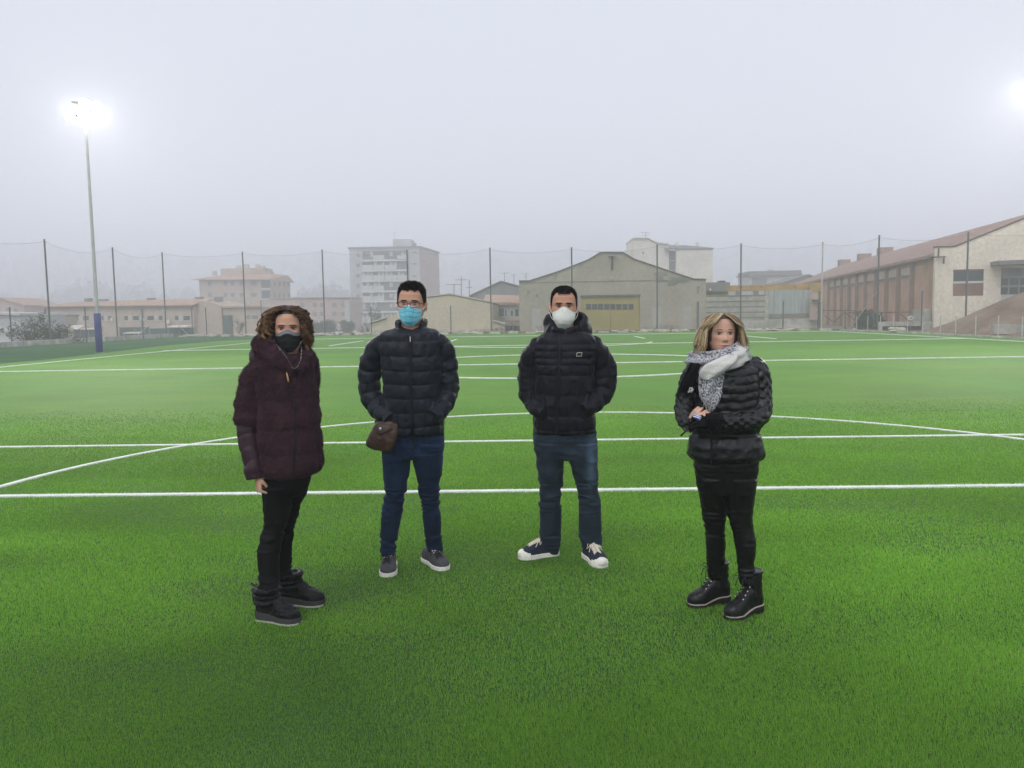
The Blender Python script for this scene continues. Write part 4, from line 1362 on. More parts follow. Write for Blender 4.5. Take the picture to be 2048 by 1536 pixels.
# ---- small street lamp, garden screen, awnings
p = at(283, 676, 92)
q = at(283, 639, 92)
root = thing('street_lamp', tuple(p), 'small street lamp with tilted white head before the terraced row', 'street lamp')
MB().tube([(p.x, 92, -2.6), q], 0.06, 8).build('pole', M['galv'], root)
MB().tube([q + Vector((-0.15, 0, 0.12)), q + Vector((0.0, 0, 0.12)), q + Vector((0.3, 0, -0.05)), q + Vector((0.42, 0, -0.3))], [0.1, 0.15, 0.13, 0.05], 8).build('lamp_head', M['frame'], root)
f = Facade((-62, 104), (-42, 100))
root = thing('garden_screen', (-55, 103, -2.6), 'dark green screen fence in front of the terraced row', 'fence')
f.rect(150, 658, 205, 690, 0.1, 0).build('panel', M['greenscreen'], root)
f.rect(240, 655, 300, 690, 0.1, 0.03).build('panel', M['greenscreen'], root)
f.rect(300, 657, 338, 690, 0.1, 0).build('panel', M['greenscreen'], root)
f.rect(338, 656, 389, 690, 0.1, 0.03).build('panel', M['greenscreen'], root)
for x in (150, 178, 205, 240, 270, 300, 338, 360, 389):
    f.rect(x - 0.5, 653, x + 0.5, 690, 0.1, 0.08).build('post', M['galv'], root)
for lab, a, b_, dz in (('white awning of the left end of the terraced row', (145, 659.5), (167, 654.5), 1.0), ('long thin white awning edge above the middle of the green screen', (257, 667), (290, 664.5), 0.25),
                       ('white awning strip near the right end of the terraced row', (344, 654.5), (382, 654), 0.25), ('pinkish awning strip between floodlight and white awning', (172, 659), (206, 657), 0.15)):
    p, q = f.p(*a) + f.n * 1.0, f.p(*b_) + f.n * 1.0
    root = thing('awning', (p.x, p.y, p.z - 0.5), lab, 'awning', 'awnings of the terraced row')
    MB().prism([p, Vector((q.x, q.y, p.z)), Vector((q.x, q.y, p.z)) - f.n * 1.2 + Vector((0, 0, dz * 0.5)), p - f.n * 1.2 + Vector((0, 0, dz * 0.5))], (0, 0, 0.1)).build('cloth', M['white'], root)
    MB().tube([p, (p.x, p.y, -2.6)], 0.04, 6).build('pole', M['galv'], root)
p = f.p(224.5, 668) + f.n * 2
root = thing('white_cover', (p.x, p.y, p.z), 'small white pointed cover in front of the green screen right of the floodlight', 'cover')
MB().tube([p, p + Vector((0, 0, 0.25)), p + Vector((0, 0, 0.5)), p + Vector((0.02, 0, 0.62))], [0.24, 0.2, 0.1, 0.02], 9).build('cloth', M['frame'], root)


# ---- plants
def branch(mb, p, d, L, r, depth, rs, spread, tips, nseg=4, curve=0.25):
    pts = [p]
    for k in range(nseg):
        d = (d + Vector((rs.gauss(0, curve), rs.gauss(0, curve), rs.gauss(0, curve) * 0.6)) * 0.5).normalized()
        p = p + d * L / nseg
        pts.append(p)
    mb.tube(pts, np.linspace(r, r * 0.55, nseg + 1), 5)
    tips += pts[1:]
    if depth > 0:
        for k in range(rs.randint(2, 4)):
            i = rs.randint(1, nseg)
            nd = (d + Vector((rs.gauss(0, spread), rs.gauss(0, spread), rs.gauss(0.1, spread * 0.7)))).normalized()
            branch(mb, pts[i], nd, L * rs.uniform(0.55, 0.8), r * 0.55, depth - 1, rs, spread, tips, nseg, curve)


def leaf_cloud(mb, tips, rs, per, jit, size, col_lo=0.6, col_hi=1.3):
    for t in tips:
        for k in range(per):
            c = t + Vector((rs.gauss(0, jit), rs.gauss(0, jit), rs.gauss(0, jit)))
            a = Vector((rs.gauss(0, 1), rs.gauss(0, 1), rs.gauss(0, 1))).normalized()
            b_ = a.cross(Vector((rs.gauss(0, 1), rs.gauss(0, 1), rs.gauss(0, 1)))).normalized()
            s = size * rs.uniform(0.6, 1.3)
            v = rs.uniform(col_lo, col_hi)
            mb.add([tuple(c - a * s), tuple(c + b_ * s * 0.4), tuple(c + a * s), tuple(c - b_ * s * 0.4)], [(0, 1, 2, 3)], (v, v * rs.uniform(0.9, 1.05), v * 0.9))


M['leafc'] = material('shrub_leaf', (0.055, 0.055, 0.03), 0.8, 0.3, 4, attr=True)
M['hedgec'] = material('hedge_leaves', (0.035, 0.055, 0.03), 0.8, 0.3, 4, attr=True)


def plant(name, label, cat, base, mats, stems, L, r, depth, spread, per, jit, size, seed, lean=0.3, group=None, stemname='stems'):
    rs = random.Random(seed)
    root = thing(name, tuple(base), label, cat, group)
    mb, tips = MB(), []
    for k in range(stems):
        d = Vector((rs.gauss(0, lean), rs.gauss(0, lean), 1)).normalized()
        branch(mb, Vector(base) + Vector((rs.gauss(0, 0.12), rs.gauss(0, 0.12), 0)) * min(stems - 1, 6), d, L * rs.uniform(0.75, 1.1), r, depth, rs, spread, tips)
    mb.build(stemname, M['bark'], root)
    if per:
        lv = MB()
        leaf_cloud(lv, tips, rs, per, jit, size)
        lv.build('foliage', mats, root, col=True)


b0 = at(78, 690, 61)
plant('bush', 'ragged brownish bush behind the left kerb wall', 'bush', (b0.x, 61, -0.6), M['leafc'], 18, 1.7, 0.03, 2, 0.6, 4, 0.15, 0.10, 21, 0.65)
for px, Y, lab, sd, L in ((478, 100, 'bare little tree in front of the end house', 31, 1.4), (733, 98, 'bare slender tree left of the low shed wing', 32, 1.5), (748, 104, 'bare dark tree right of the slender one by the shed', 33, 2.2), (683, 130, 'thin bare tree beside the white parked cars', 34, 2.0)):
    b0 = at(px, 672, Y)
    plant('bare_tree', lab, 'tree', (b0.x, Y, b0.z - 0.4), M['leafc'], 1 if px in (683,) else 3, L, 0.05, 3, 0.38, 1, 0.12, 0.07, sd, 0.28, 'bare trees beyond the far kerb', 'trunk')


def hedge(name, label, px0, px1, py, Y, seed):
    rs = random.Random(seed)
    a, b_ = at(px0, py, Y), at(px1, py, Y)
    root = thing(name, ((a.x + b_.x) / 2, Y, -1.2), label, 'hedge', 'hedges in front of the brick terrace')
    tips = []
    for k in range(420):
        x = rs.uniform(a.x, b_.x)
        tips.append(Vector((x, Y + rs.uniform(-0.6, 0.6), -1.0 + (a.z + 1.0) * rs.uniform(0, 1) ** 0.6 * (0.9 + 0.12 * math.sin(x * 1.7)))))
    st = MB()
    for k in range(12):
        x = a.x + (b_.x - a.x) * (k + 0.5) / 12
        st.tube([(x, Y, -1.2), (x, Y, a.z * 0.8)], 0.05, 5)
    st.build('stems', M['bark'], root)
    lv = MB()
    leaf_cloud(lv, tips, rs, 6, 0.22, 0.2)
    lv.build('foliage', M['hedgec'], root, col=True)


hedge('hedge', 'tall dark green hedge right of the curly haired woman', 620, 668, 645, 140, 41)
hedge('hedge', 'dark hedge between the parked cars and the tall block', 684, 705, 643, 150, 42)
hedge('hedge', 'dark green hedge on the right side of the yard before the brick hall', 1722, 1762, 628, 66.2, 43)


def car(px, Y, label, c):
    g0 = at(px, 665, Y)
    z0 = g0.z - 0.75
    x = g0.x
    root = thing('parked_car', (x, Y, z0), label, 'car', 'white cars parked beyond the far kerb')
    prof = [(-2.0, .35), (-2.05, .75), (-1.3, .9), (-0.75, 1.38), (0.7, 1.42), (1.35, 0.98), (2.0, .9), (2.05, .4)]
    MB().prism([(x + u, Y - 0.85, z0 + v) for u, v in prof], (0, 1.7, 0)).build('body', c, root)
    w = MB()
    w.prism([(x + u, Y - 0.86, z0 + v) for u, v in ((-1.1, .95), (-.7, 1.32), (-.05, 1.34), (-.05, .95))], (0, 1.72, 0))
    w.prism([(x + u, Y - 0.86, z0 + v) for u, v in ((.03, .95), (.03, 1.34), (.62, 1.34), (1.15, .97))], (0, 1.72, 0))
    w.build('window', M['glass'], root)
    for u in (-1.25, 1.25):
        for yy in (-0.87, 0.67):
            MB().tube([(x + u, Y + yy, z0 + 0.32), (x + u, Y + yy + 0.2, z0 + 0.32)], 0.32, 14).build('wheel', M['tyre'], root)


car(679, 160, 'white car parked left of the thin bare tree', M['car'])
car(697, 157, 'white car parked beside the tall apartment block', M['car'])

# ---- woodland lost in the fog
wd = MB()
rs = random.Random(77)
for (px, py, w, Y) in ((95, 582, 34, 290), (130, 568, 40, 280), (165, 556, 46, 270), (200, 563, 40, 275), (245, 566, 44, 285), (285, 565, 40, 280), (340, 580, 40, 300), (375, 574, 26, 300), (15, 583, 36, 300),
                        (610, 575, 30, 260), (640, 566, 30, 255), (665, 563, 34, 250), (690, 580, 26, 255), (600, 590, 40, 240)):
    Y *= 2.3
    c = at(px, py, Y)
    W = w * Y / 1600
    for k in range(500):
        a = rs.uniform(0, 2 * math.pi)
        u = rs.uniform(0, 1) ** 0.5
        z = rs.uniform(-1, c.z)
        top = c.z * (1 - 0.5 * u ** 2.2)
        z = min(z, top + rs.gauss(0, 0.5))
        v = rs.uniform(0.6, 1.3)
        q = Vector((c.x + math.cos(a) * u * W * 0.8, Y + math.sin(a) * u * W * 0.6, z))
        s = rs.uniform(0.8, 1.6)
        d1 = Vector((rs.gauss(0, 1), rs.gauss(0, 1), rs.gauss(0, 1))).normalized() * s
        d2 = d1.cross(Vector((rs.gauss(0, 1), rs.gauss(0, 1), rs.gauss(0, 1)))).normalized() * s
        wd.add([tuple(q - d1), tuple(q + d2), tuple(q + d1), tuple(q - d2)], [(0, 1, 2, 3)], (v, v, v))
tag(wd.build('distant_woodland', M['leafc'], col=True), 'wooded rise almost lost in the fog behind the houses', 'woodland', kind='stuff')

# ---- fog
hz = bpy.data.materials.new('fog')
hz.use_nodes = True
N, L = hz.node_tree.nodes, hz.node_tree.links
N.remove(N['Principled BSDF'])
pv = N.new('ShaderNodeVolumePrincipled')
pv.inputs['Color'].default_value = (0.955, 0.96, 1.0, 1)
pv.inputs['Density'].default_value = 0.0034
pv.inputs['Anisotropy'].default_value = 0.2
L.new(pv.outputs[0], N['Material Output'].inputs['Volume'])
o = MB().box((-910, -70, -4.2), (910, 910, 30)).build('haze', hz)
tag(o, kind='stuff')


# ================================================================== PEOPLE
def gnd(px, py):
    w = ray(px, py)
    t = -CAM_H / w.z
    return Vector((w.x * t, w.y * t, 0))


def pchip(xs, ys, x):
    """smooth monotone interpolation of rows of values"""
    xs, ys = np.asarray(xs, float), np.asarray(ys, float)
    d = np.diff(ys) / np.diff(xs)
    m = np.zeros_like(ys)
    m[0], m[-1] = d[0], d[-1]
    for i in range(1, len(xs) - 1):
        m[i] = 0 if d[i - 1] * d[i] <= 0 else 2 * d[i - 1] * d[i] / (d[i - 1] + d[i])
    x = np.clip(np.asarray(x, float), xs[0], xs[-1])
    i = np.clip(np.searchsorted(xs, x) - 1, 0, len(xs) - 2)
    h = xs[i + 1] - xs[i]
    t = (x - xs[i]) / h
    return (2 * t ** 3 - 3 * t ** 2 + 1) * ys[i] + (t ** 3 - 2 * t ** 2 + t) * h * m[i] + (-2 * t ** 3 + 3 * t ** 2) * ys[i + 1] + (t ** 3 - t ** 2) * h * m[i + 1]


def remesh(V, F, voxel, smooth=1):
    me = bpy.data.meshes.new('tmp')
    me.from_pydata(np.asarray(V).tolist(), [], [tuple(f) for f in F])
    ob = bpy.data.objects.new('tmp', me)
    COL.objects.link(ob)
    r = ob.modifiers.new('r', 'REMESH')
    r.mode, r.voxel_size = 'VOXEL', voxel
    if smooth:
        s = ob.modifiers.new('s', 'SMOOTH')
        s.factor, s.iterations = 0.5, smooth
    dg = bpy.context.evaluated_depsgraph_get()
    ev = ob.evaluated_get(dg)
    m = ev.to_mesh()
    nv, npl = len(m.vertices), len(m.polygons)
    co = np.empty(nv * 3, np.float32)
    m.vertices.foreach_get('co', co)
    nr = np.empty(nv * 3, np.float32)
    m.vertices.foreach_get('normal', nr)
    vi = np.empty(len(m.loops), np.int32)
    m.loops.foreach_get('vertex_index', vi)
    ok = len(vi) == 4 * npl
    Fo = vi.reshape(-1, 4) if ok else [tuple(p.vertices) for p in m.polygons]
    ev.to_mesh_clear()
    bpy.data.objects.remove(ob)
    bpy.data.meshes.remove(me)
    return co.reshape(-1, 3).astype(float), Fo, nr.reshape(-1, 3).astype(float)


def quilt(p, seams, amp):
    """puff height between seam positions"""
    p = np.asarray(p, float)
    s = np.asarray(seams, float)
    i = np.clip(np.searchsorted(s, p) - 1, 0, len(s) - 2)
    t = np.clip((p - s[i]) / (s[i + 1] - s[i]), 0, 1)
    return amp * (np.sqrt(np.clip(np.sin(np.pi * t), 0, 1)) - 0.6)


def body_rings(rows, Y, n=84, step=1.0, e=2.35, seams=None, amp=0.0, wob=1.5, seed=0, turn=0.0, split=None):
    """rows: (py, xl, xr, front depth, back depth); Y number or (Ytop, Ybottom); rings of a garment whose outline is the row's"""
    rows = np.array(rows, float)
    pys = np.arange(rows[0, 0], rows[-1, 0] + 1e-6, step)
    xl, xr, df, db = [pchip(rows[:, 0], rows[:, k], pys) for k in (1, 2, 3, 4)]
    Ys = np.interp(pys, [pys[0], pys[-1]], [Y[0], Y[1]]) if hasattr(Y, '__len__') else np.full(len(pys), Y)
    a = np.linspace(0, 2 * math.pi, n, endpoint=False)
    ca, sa = np.cos(a), np.sin(a)
    sx, sy = np.sign(ca) * np.abs(ca) ** (2 / e), np.sign(sa) * np.abs(sa) ** (2 / e)
    R = []
    for k, py in enumerate(pys):
        A, B = at(xl[k], py, Ys[k]), at(xr[k], py, Ys[k])
        cx, hw, z = (A.x + B.x) / 2, (B.x - A.x) / 2, (A.z + B.z) / 2
        d = np.where(sy < 0, df[k], db[k])
        q = 0
        if seams is not None:
            pw = py + wob * vnoise(np.stack([ca * 1.2, sa * 1.2, np.full(n, seed + 0.01 * py)], 1), 1.3, seed) + 1.2 * np.abs(ca)
            q = quilt(pw, seams, amp)
            if split is not None:                                   # the zip pulls the puffs in
                xx = sx * hw + cx
                near = np.exp(-((xx - split(py)) / 0.016) ** 2) * (sy < 0)
                q = q * (1 - near) - 0.006 * near
        X, Yy = cx + sx * (hw + q), Ys[k] + sy * (d + q)
        if turn:
            t = turn
            X, Yy = cx + (X - cx) * math.cos(t) - (Yy - Ys[k]) * math.sin(t) * 0.35, Ys[k] + (Yy - Ys[k]) + (X - cx) * math.sin(t) * 0.35
        R.append(np.stack([X, Yy, np.full(n, z)], 1))
    return np.array(R)


def resample(P, n):
    P = np.asarray(P, float)
    s = np.r_[0, np.cumsum(np.linalg.norm(np.diff(P[:, :3], axis=0), axis=1))]
    t = np.linspace(0, s[-1], n)
    return np.stack([pchip(s, P[:, k], t) for k in range(P.shape[1])], 1), t


def sleeve_rings(pts, Y0, n=40, m=110, spacing=0.075, amp=0.007, seed=0, flat=1.0, diamond=False, wrinkle=0.004):
    """pts: (px, py, dY, radius in px); a quilted sleeve along them"""
    P = []
    for px, py, dy, r in pts:
        q = at(px, py, Y0 + dy)
        P.append((q.x, q.y, q.z, r * (Y0 + dy) / FPX))
    P, s = resample(P, m)
    R = tube_rings(P[:, :3], P[:, 3], n, flat)
    c = P[:, None, :3]
    d = R - c
    L_ = np.linalg.norm(d, axis=2, keepdims=True)
    a = np.linspace(0, 2 * math.pi, n, endpoint=False)
    if diamond:
        p, q = s[:, None] / spacing * math.pi, a[None, :] * 4
        h = amp * 1.6 * (np.abs(np.sin((p + q) / 1)) ** 0.5 * np.abs(np.sin((p - q) / 1)) ** 0.5 - 0.5)
    else:
        ph = s[:, None] + 0.012 * np.sin(a[None, :] * 1 + seed) + 0.006 * np.sin(a[None, :] * 3 + seed * 2)
        h = amp * (np.sqrt(np.abs(np.sin(ph / spacing * math.pi))) - 0.6)
    w = vnoise(R.reshape(-1, 3) * np.array([1, 1, 1.6]), 16, seed + 3).reshape(m, n) * wrinkle
    return c + d * (1 + (h + w)[:, :, None] / np.maximum(L_, 1e-6))


def garment(name, mb, mat, parent, voxel=0.0045, smooth=1, wr=(), color=None, noise=0.0015):
    V, F, _ = mb.arrays()
    V, F, Nn = remesh(V, F, voxel, smooth)
    h = noise * vnoise(V, 45, 4)
    for (sc, st, amp, zlo, zhi) in wr:                               # fold sets: scale, stretch, height, z range
        g_ = np.clip((V[:, 2] - zlo) / 0.05, 0, 1) * np.clip((zhi - V[:, 2]) / 0.05, 0, 1)
        f_ = 0.55 - np.abs(vnoise(V * np.array(st), sc, 8)) * 2
        h = h + amp * g_ * f_
    V = V + Nn * h[:, None]
    C = color(V) if color is not None else np.ones((len(V), 3))
    return mesh_obj(name, V, F, mat, parent, True, C)


# ---- heads
HT = np.array([-0.16, -0.06, 0.0, 0.06, 0.15, 0.25, 0.40, 0.50, 0.62, 0.75, 0.85, 0.93, 0.98, 1.0])
HW = np.array([0.20, 0.205, 0.215, 0.235, 0.275, 0.30, 0.322, 0.33, 0.335, 0.33, 0.295, 0.225, 0.125, 0.02])
HFR = np.array([0.10, 0.20, 0.345, 0.395, 0.41, 0.415, 0.415, 0.41, 0.415, 0.40, 0.345, 0.255, 0.135, 0.02])
HBK = np.array([0.30, 0.28, 0.28, 0.28, 0.30, 0.345, 0.41, 0.43, 0.45, 0.445, 0.40, 0.31, 0.18, 0.02])


def head_pt(t, a, off=0.0):
    """point on a unit-height head (chin 0, crown 1; front is -y, a = angle from the front, + to image right)"""
    t, a = np.broadcast_arrays(np.asarray(t, float), np.asarray(a, float))
    w, f, b_ = [np.interp(t, HT, H) for H in (HW, HFR, HBK)]
    sa, ca = np.sin(a), np.cos(a)
    e = 2 / 2.25
    d = np.where(ca > 0, f, b_)
    x = np.sign(sa) * np.abs(sa) ** e * (w + off)
    y = -np.sign(ca) * np.abs(ca) ** e * (d + off)
    z = t + np.clip((t - 0.8) / 0.2, 0, 1) * off
    return np.stack([x, y, z], -1)


def face_bump(P, nose=1.0):
    """sculpts the features: returns the y offset (negative = forwards)"""
    x, z = P[..., 0], P[..., 2]
    G = lambda x0, z0, sx, sz: np.exp(-((x - x0) / sx) ** 2 - ((z - z0) / sz) ** 2)
    ax = np.abs(x)
    H2 = lambda x0, z0, sx, sz: np.exp(-((ax - x0) / sx) ** 2 - ((z - z0) / sz) ** 2)
    d = 0
    d = d - nose * 0.045 * np.exp(-(x / 0.045) ** 2) * np.clip((0.56 - z) / 0.2, 0, 1) * (z > 0.30) * np.clip((z - 0.30) / 0.04, 0, 1)
    d = d - nose * 0.075 * G(0, 0.355, 0.05, 0.055) - 0.03 * H2(0.055, 0.34, 0.03, 0.03)
    d = d + 0.055 * H2(0.135, 0.505, 0.075, 0.045) - 0.02 * H2(0.13, 0.585, 0.10, 0.03)
    d = d - 0.022 * H2(0.19, 0.39, 0.08, 0.07)
    d = d - 0.026 * G(0, 0.215, 0.095, 0.022) - 0.022 * G(0, 0.165, 0.085, 0.022) + 0.024 * G(0, 0.192, 0.11, 0.009)
    d = d - 0.03 * G(0, 0.06, 0.08, 0.05) + 0.012 * G(0, 0.125, 0.08, 0.02)
    return d


class Head:
    def __init__(s, chin, crown, Y, yaw=0.0, tilt=0.0, lean=0.0, wide=1.0, back=0.02):
        a, b_ = at(*chin, Y), at(*crown, Y)
        s.H = (b_ - a).length
        up = (b_ - a).normalized()
        s.M = Matrix.Translation(Vector((a.x, Y + back, a.z))) @ Matrix.Rotation(math.atan2(up.x, up.z), 4, 'Y') @ Matrix.Rotation(yaw, 4, 'Z') @ Matrix.Rotation(tilt, 4, 'X') @ Matrix.Diagonal((s.H * wide, s.H, s.H, 1))
        s.A = np.array(s.M)
        s.I = np.array(s.M.inverted())

    nose = 1.0

    def w(s, P):
        P = np.asarray(P, float)
        sh = P.shape
        Q = P.reshape(-1, 3) @ s.A[:3, :3].T + s.A[:3, 3]
        return Q.reshape(sh)

    def l(s, P):
        return np.asarray(P) @ s.I[:3, :3].T + s.I[:3, 3]

    def surf(s, t, a, off=0.0, bump=True):
        P = head_pt(t, a, off)
        if bump:
            P = P.copy()
            P[..., 1] += face_bump(P, s.nose) * (np.cos(a) > 0.1)
        return P

    def mesh(s, mb):
        ts = np.r_[np.linspace(-0.16, 0.9, 110), np.linspace(0.91, 1.0, 14)]
        a = np.linspace(-math.pi, math.pi, 120, endpoint=False)
        T, A_ = np.meshgrid(ts, a, indexing='ij')
        mb.loft(s.w(s.surf(T, A_)))
        for sg in (-1, 1):                                           # ears: shell with a hollow
            R = []
            for u in np.linspace(0.02, 0.98, 12):
                zz = 0.33 + 0.24 * u
                w_ = 0.055 * math.sin(math.pi * u) ** 0.6 * (0.75 + 0.35 * u) + 0.004
                q = np.linspace(0, 2 * math.pi, 10, endpoint=False)
                out = 0.05 + 0.035 * u
                R.append(np.stack([sg * (0.325 + out * 0.5 + np.cos(q) * 0.035), 0.02 + 0.03 * u + np.sin(q) * w_ + 0.02 * np.cos(q), np.full(10, zz)], 1))
            mb.loft(s.w(np.array(R)))


def eyes(hd, root, iris=(0.05, 0.03, 0.015), x=0.135, z=0.505, open_=0.78, brow=(0.03, 0.018, 0.012), browr=0.013, browz=0.587, lash=0.004):
    M['eye'] = M.get('eye') or material('eyeball', (0.9, 0.9, 0.9), 0.25, 0.02, 3, attr=True, fine=0.0)
    M['brow'] = M.get('brow') or material('brow_hair', (1, 1, 1), 0.8, 0.1, 3, attr=True)
    for sg in (-1, 1):
        P = hd.surf(np.array(z), np.array(math.asin(sg * x / 0.37)))
        c = P + np.array((0, -0.002, 0))
        R, C = [], []
        for th in np.linspace(0.05, math.pi - 0.05, 13):
            q = np.linspace(0, 2 * math.pi, 18, endpoint=False)
            R.append(np.stack([c[0] + 0.062 * np.sin(th) * np.cos(q), c[1] - 0.052 * np.cos(th) * np.ones(18), c[2] + 0.062 * open_ * 0.52 * np.sin(th) * np.sin(q)], 1))
            col = (0.01, 0.01, 0.01) if th < 0.3 else iris if th < 0.62 else (0.62, 0.58, 0.54)
            C += [col] * 18
        MB().loft(hd.w(np.array(R)), np.array(C)).build('eye', M['eye'], root, True, True)
        for (dz, r, co, nm) in ((0.030, 0.008, brow, 'eyelash'),):
            pts = [hd.w(np.array((c[0] + sg * u, c[1] - 0.043 + 0.22 * abs(u) ** 1.6, c[2] + dz * open_ + 0.012 - 1.6 * u * u))) for u in np.linspace(-0.065, 0.075, 8)]
            MB().tube(pts, np.array([.4, .8, 1, 1, 1, 1, .8, .4]) * r * hd.H, 6, co).build(nm, M['brow'], root, True, True)
        pts = []
        for u in np.linspace(-0.085, 0.10, 9):
            zz = browz + 0.012 - 2.2 * max(u - 0.02, 0) ** 2 * 1.6 + 0.01 * u
            aa = math.asin(max(-0.99, min(0.99, (sg * (x + u * 1.0)) / 0.385)))
            q = hd.surf(np.array(zz), np.array(aa), 0.008)
            pts.append(hd.w(q))
        MB().tube(pts, np.array([.5, .9, 1, 1, 1, .9, .8, .6, .25]) * browr * hd.H, 6, brow).build('eyebrow', M['brow'], root, True, True)


def short_hair(hd, root, hairline, col, n, length, seed, mat, spiky=0.5, cap=0.012):
    rg = np.random.default_rng(seed)
    la, lt = zip(*hairline)
    mb = MB()
    ts, a = np.linspace(0.1, 1.0, 60), np.linspace(-math.pi, math.pi, 90, endpoint=False)
    T, A_ = np.meshgrid(ts, a, indexing='ij')
    line = np.interp(np.abs(A_), la, lt)
    off = cap * np.clip((T - line) / 0.05, -1.5, 1)
    mb.loft(hd.w(hd.surf(T, A_, off - 0.006)), np.tile(np.array(col) * 0.8, (60 * 90, 1)))
    t = 1 - rg.random(n * 3) ** 1.3 * 0.85
    aa = rg.uniform(-math.pi, math.pi, n * 3)
    ok = t > np.interp(np.abs(aa), la, lt) + rg.normal(0, 0.012, n * 3)
    t, aa = t[ok][:n], aa[ok][:n]
    P = hd.w(hd.surf(t, aa, cap * 0.5))
    Q = hd.w(hd.surf(t, aa, cap * 0.5 + 0.1))
    nr = Q - P
    nr /= np.linalg.norm(nr, axis=1)[:, None]
    top = np.clip((t - 0.75) / 0.2, 0, 1)
    d = nr + np.array((0, -0.25, 0.55)) * (0.3 + top[:, None]) + rg.normal(0, spiky * 0.35, (len(t), 3))
    d /= np.linalg.norm(d, axis=1)[:, None]
    L_ = length * (0.35 + 0.9 * top) * rg.uniform(0.5, 1.25, len(t))
    s = np.cross(d, rg.normal(0, 1, (len(t), 3)))
    s /= np.linalg.norm(s, axis=1)[:, None]
    s *= 0.0028
    V = np.stack([P - s, P + s, P + d * L_[:, None]], 1).reshape(-1, 3)
    C = np.repeat(np.array(col) * rg.uniform(0.6, 1.5, len(t))[:, None], 3, 0)
    mb.add(V, np.arange(len(V)).reshape(-1, 3), C)
    return mb.build('hair', mat, root, False, True)


def face_mask(hd, root, mat, kind, trim=None, seed=0):
    nu, nv = 61, 46
    u, v = np.meshgrid(np.linspace(-1, 1, nu), np.linspace(0, 1, nv), indexing='ij')
    if kind == 'cup':
        top = 0.41 + 0.085 * np.exp(-(u / 0.26) ** 2) - 0.07 * u ** 2
        bot = -0.10 + 0.24 * np.abs(u) ** 2.4
        off = 0.016 + 0.085 * np.exp(-(u / 0.62) ** 2 - ((v - 0.52) / 0.38) ** 2) + 0.05 * np.exp(-(u / 0.25) ** 2 - ((v - 0.05) / 0.25) ** 2) + 0.012 * np.exp(-(u / 0.03) ** 2) * np.clip(v * 3, 0, 1)
        am = 1.12
    else:
        top = 0.405 + 0.075 * np.exp(-(u / 0.28) ** 2) - 0.015 * u ** 2
        bot = -0.045 + 0.17 * np.abs(u) ** 2.2
        pl = 0.010 * (((v * 3.6) % 1.0) - 0.5) * np.clip(1.25 - np.abs(u) * 0.4, 0, 1) * np.clip(np.minimum(v, 1 - v) * 8, 0, 1)
        off = 0.014 + 0.062 * np.exp(-(u / 0.36) ** 2) * (0.55 + 0.45 * np.exp(-((v - 0.35) / 0.4) ** 2)) + pl
        am = 1.10
    t = top + (bot - top) * v
    P = hd.surf(np.clip(t, 0.0, 1), u * am, off, bump=False)
    P[..., 2] = t
    P[..., 1] += np.clip(-t, 0, 1) * 0.8
    P[..., 1] += 0.004 * vnoise(P.reshape(-1, 3), 14, seed).reshape(nu, nv)
    In = P * np.array((0.985, 1, 1)) + np.array((0, 0.012, 0))
    W, Wi = hd.w(P), hd.w(In)
    C = np.ones((nu, nv, 3))
    if trim is not None:
        C = trim(u, v)
    mb = MB()
    i, j = np.meshgrid(np.arange(nu - 1), np.arange(nv - 1), indexing='ij')
    q = (i * nv + j).ravel()
    F = np.stack([q, q + nv, q + nv + 1, q + 1], 1)
    N_ = nu * nv
    rim = [k * nv for k in range(nu)] + [(nu - 1) * nv + k for k in range(1, nv)] + [k * nv + nv - 1 for k in range(nu - 2, -1, -1)] + [k for k in range(nv - 2, 0, -1)]
    RF = [(a, b_, b_ + N_, a + N_) for a, b_ in zip(rim, rim[1:] + rim[:1])]
    mb.add(np.vstack([W.reshape(-1, 3), Wi.reshape(-1, 3)]), F.tolist() + (F[:, ::-1] + N_).tolist() + RF, np.vstack([C.reshape(-1, 3)] * 2))
    mk = mb.build('face_mask', mat, root, True, True)
    M['loop'] = M.get('loop') or material('ear_loop', (0.8, 0.8, 0.8), 0.7, 0.05, 3)
    M['blackloop'] = M.get('blackloop') or material('black_cord', (0.02, 0.02, 0.02), 0.7, 0.1, 3)
    for sg in (0, nu - 1):
        s_ = -1 if sg == 0 else 1
        for j_, te in ((2, 0.52), (nv - 3, 0.36)):
            a = P[sg, j_]
            e = np.array((s_ * 0.365, 0.0, te))
            pts = [hd.w(a + (e - a) * k + np.array((s_ * 0.025 * math.sin(k * math.pi), 0, 0))) for k in np.linspace(0, 1, 7)]
            MB().tube(pts, 0.0017, 6).build('ear_loop', M['blackloop'] if kind == 'black' else M['loop'], mk, True)
    return mk


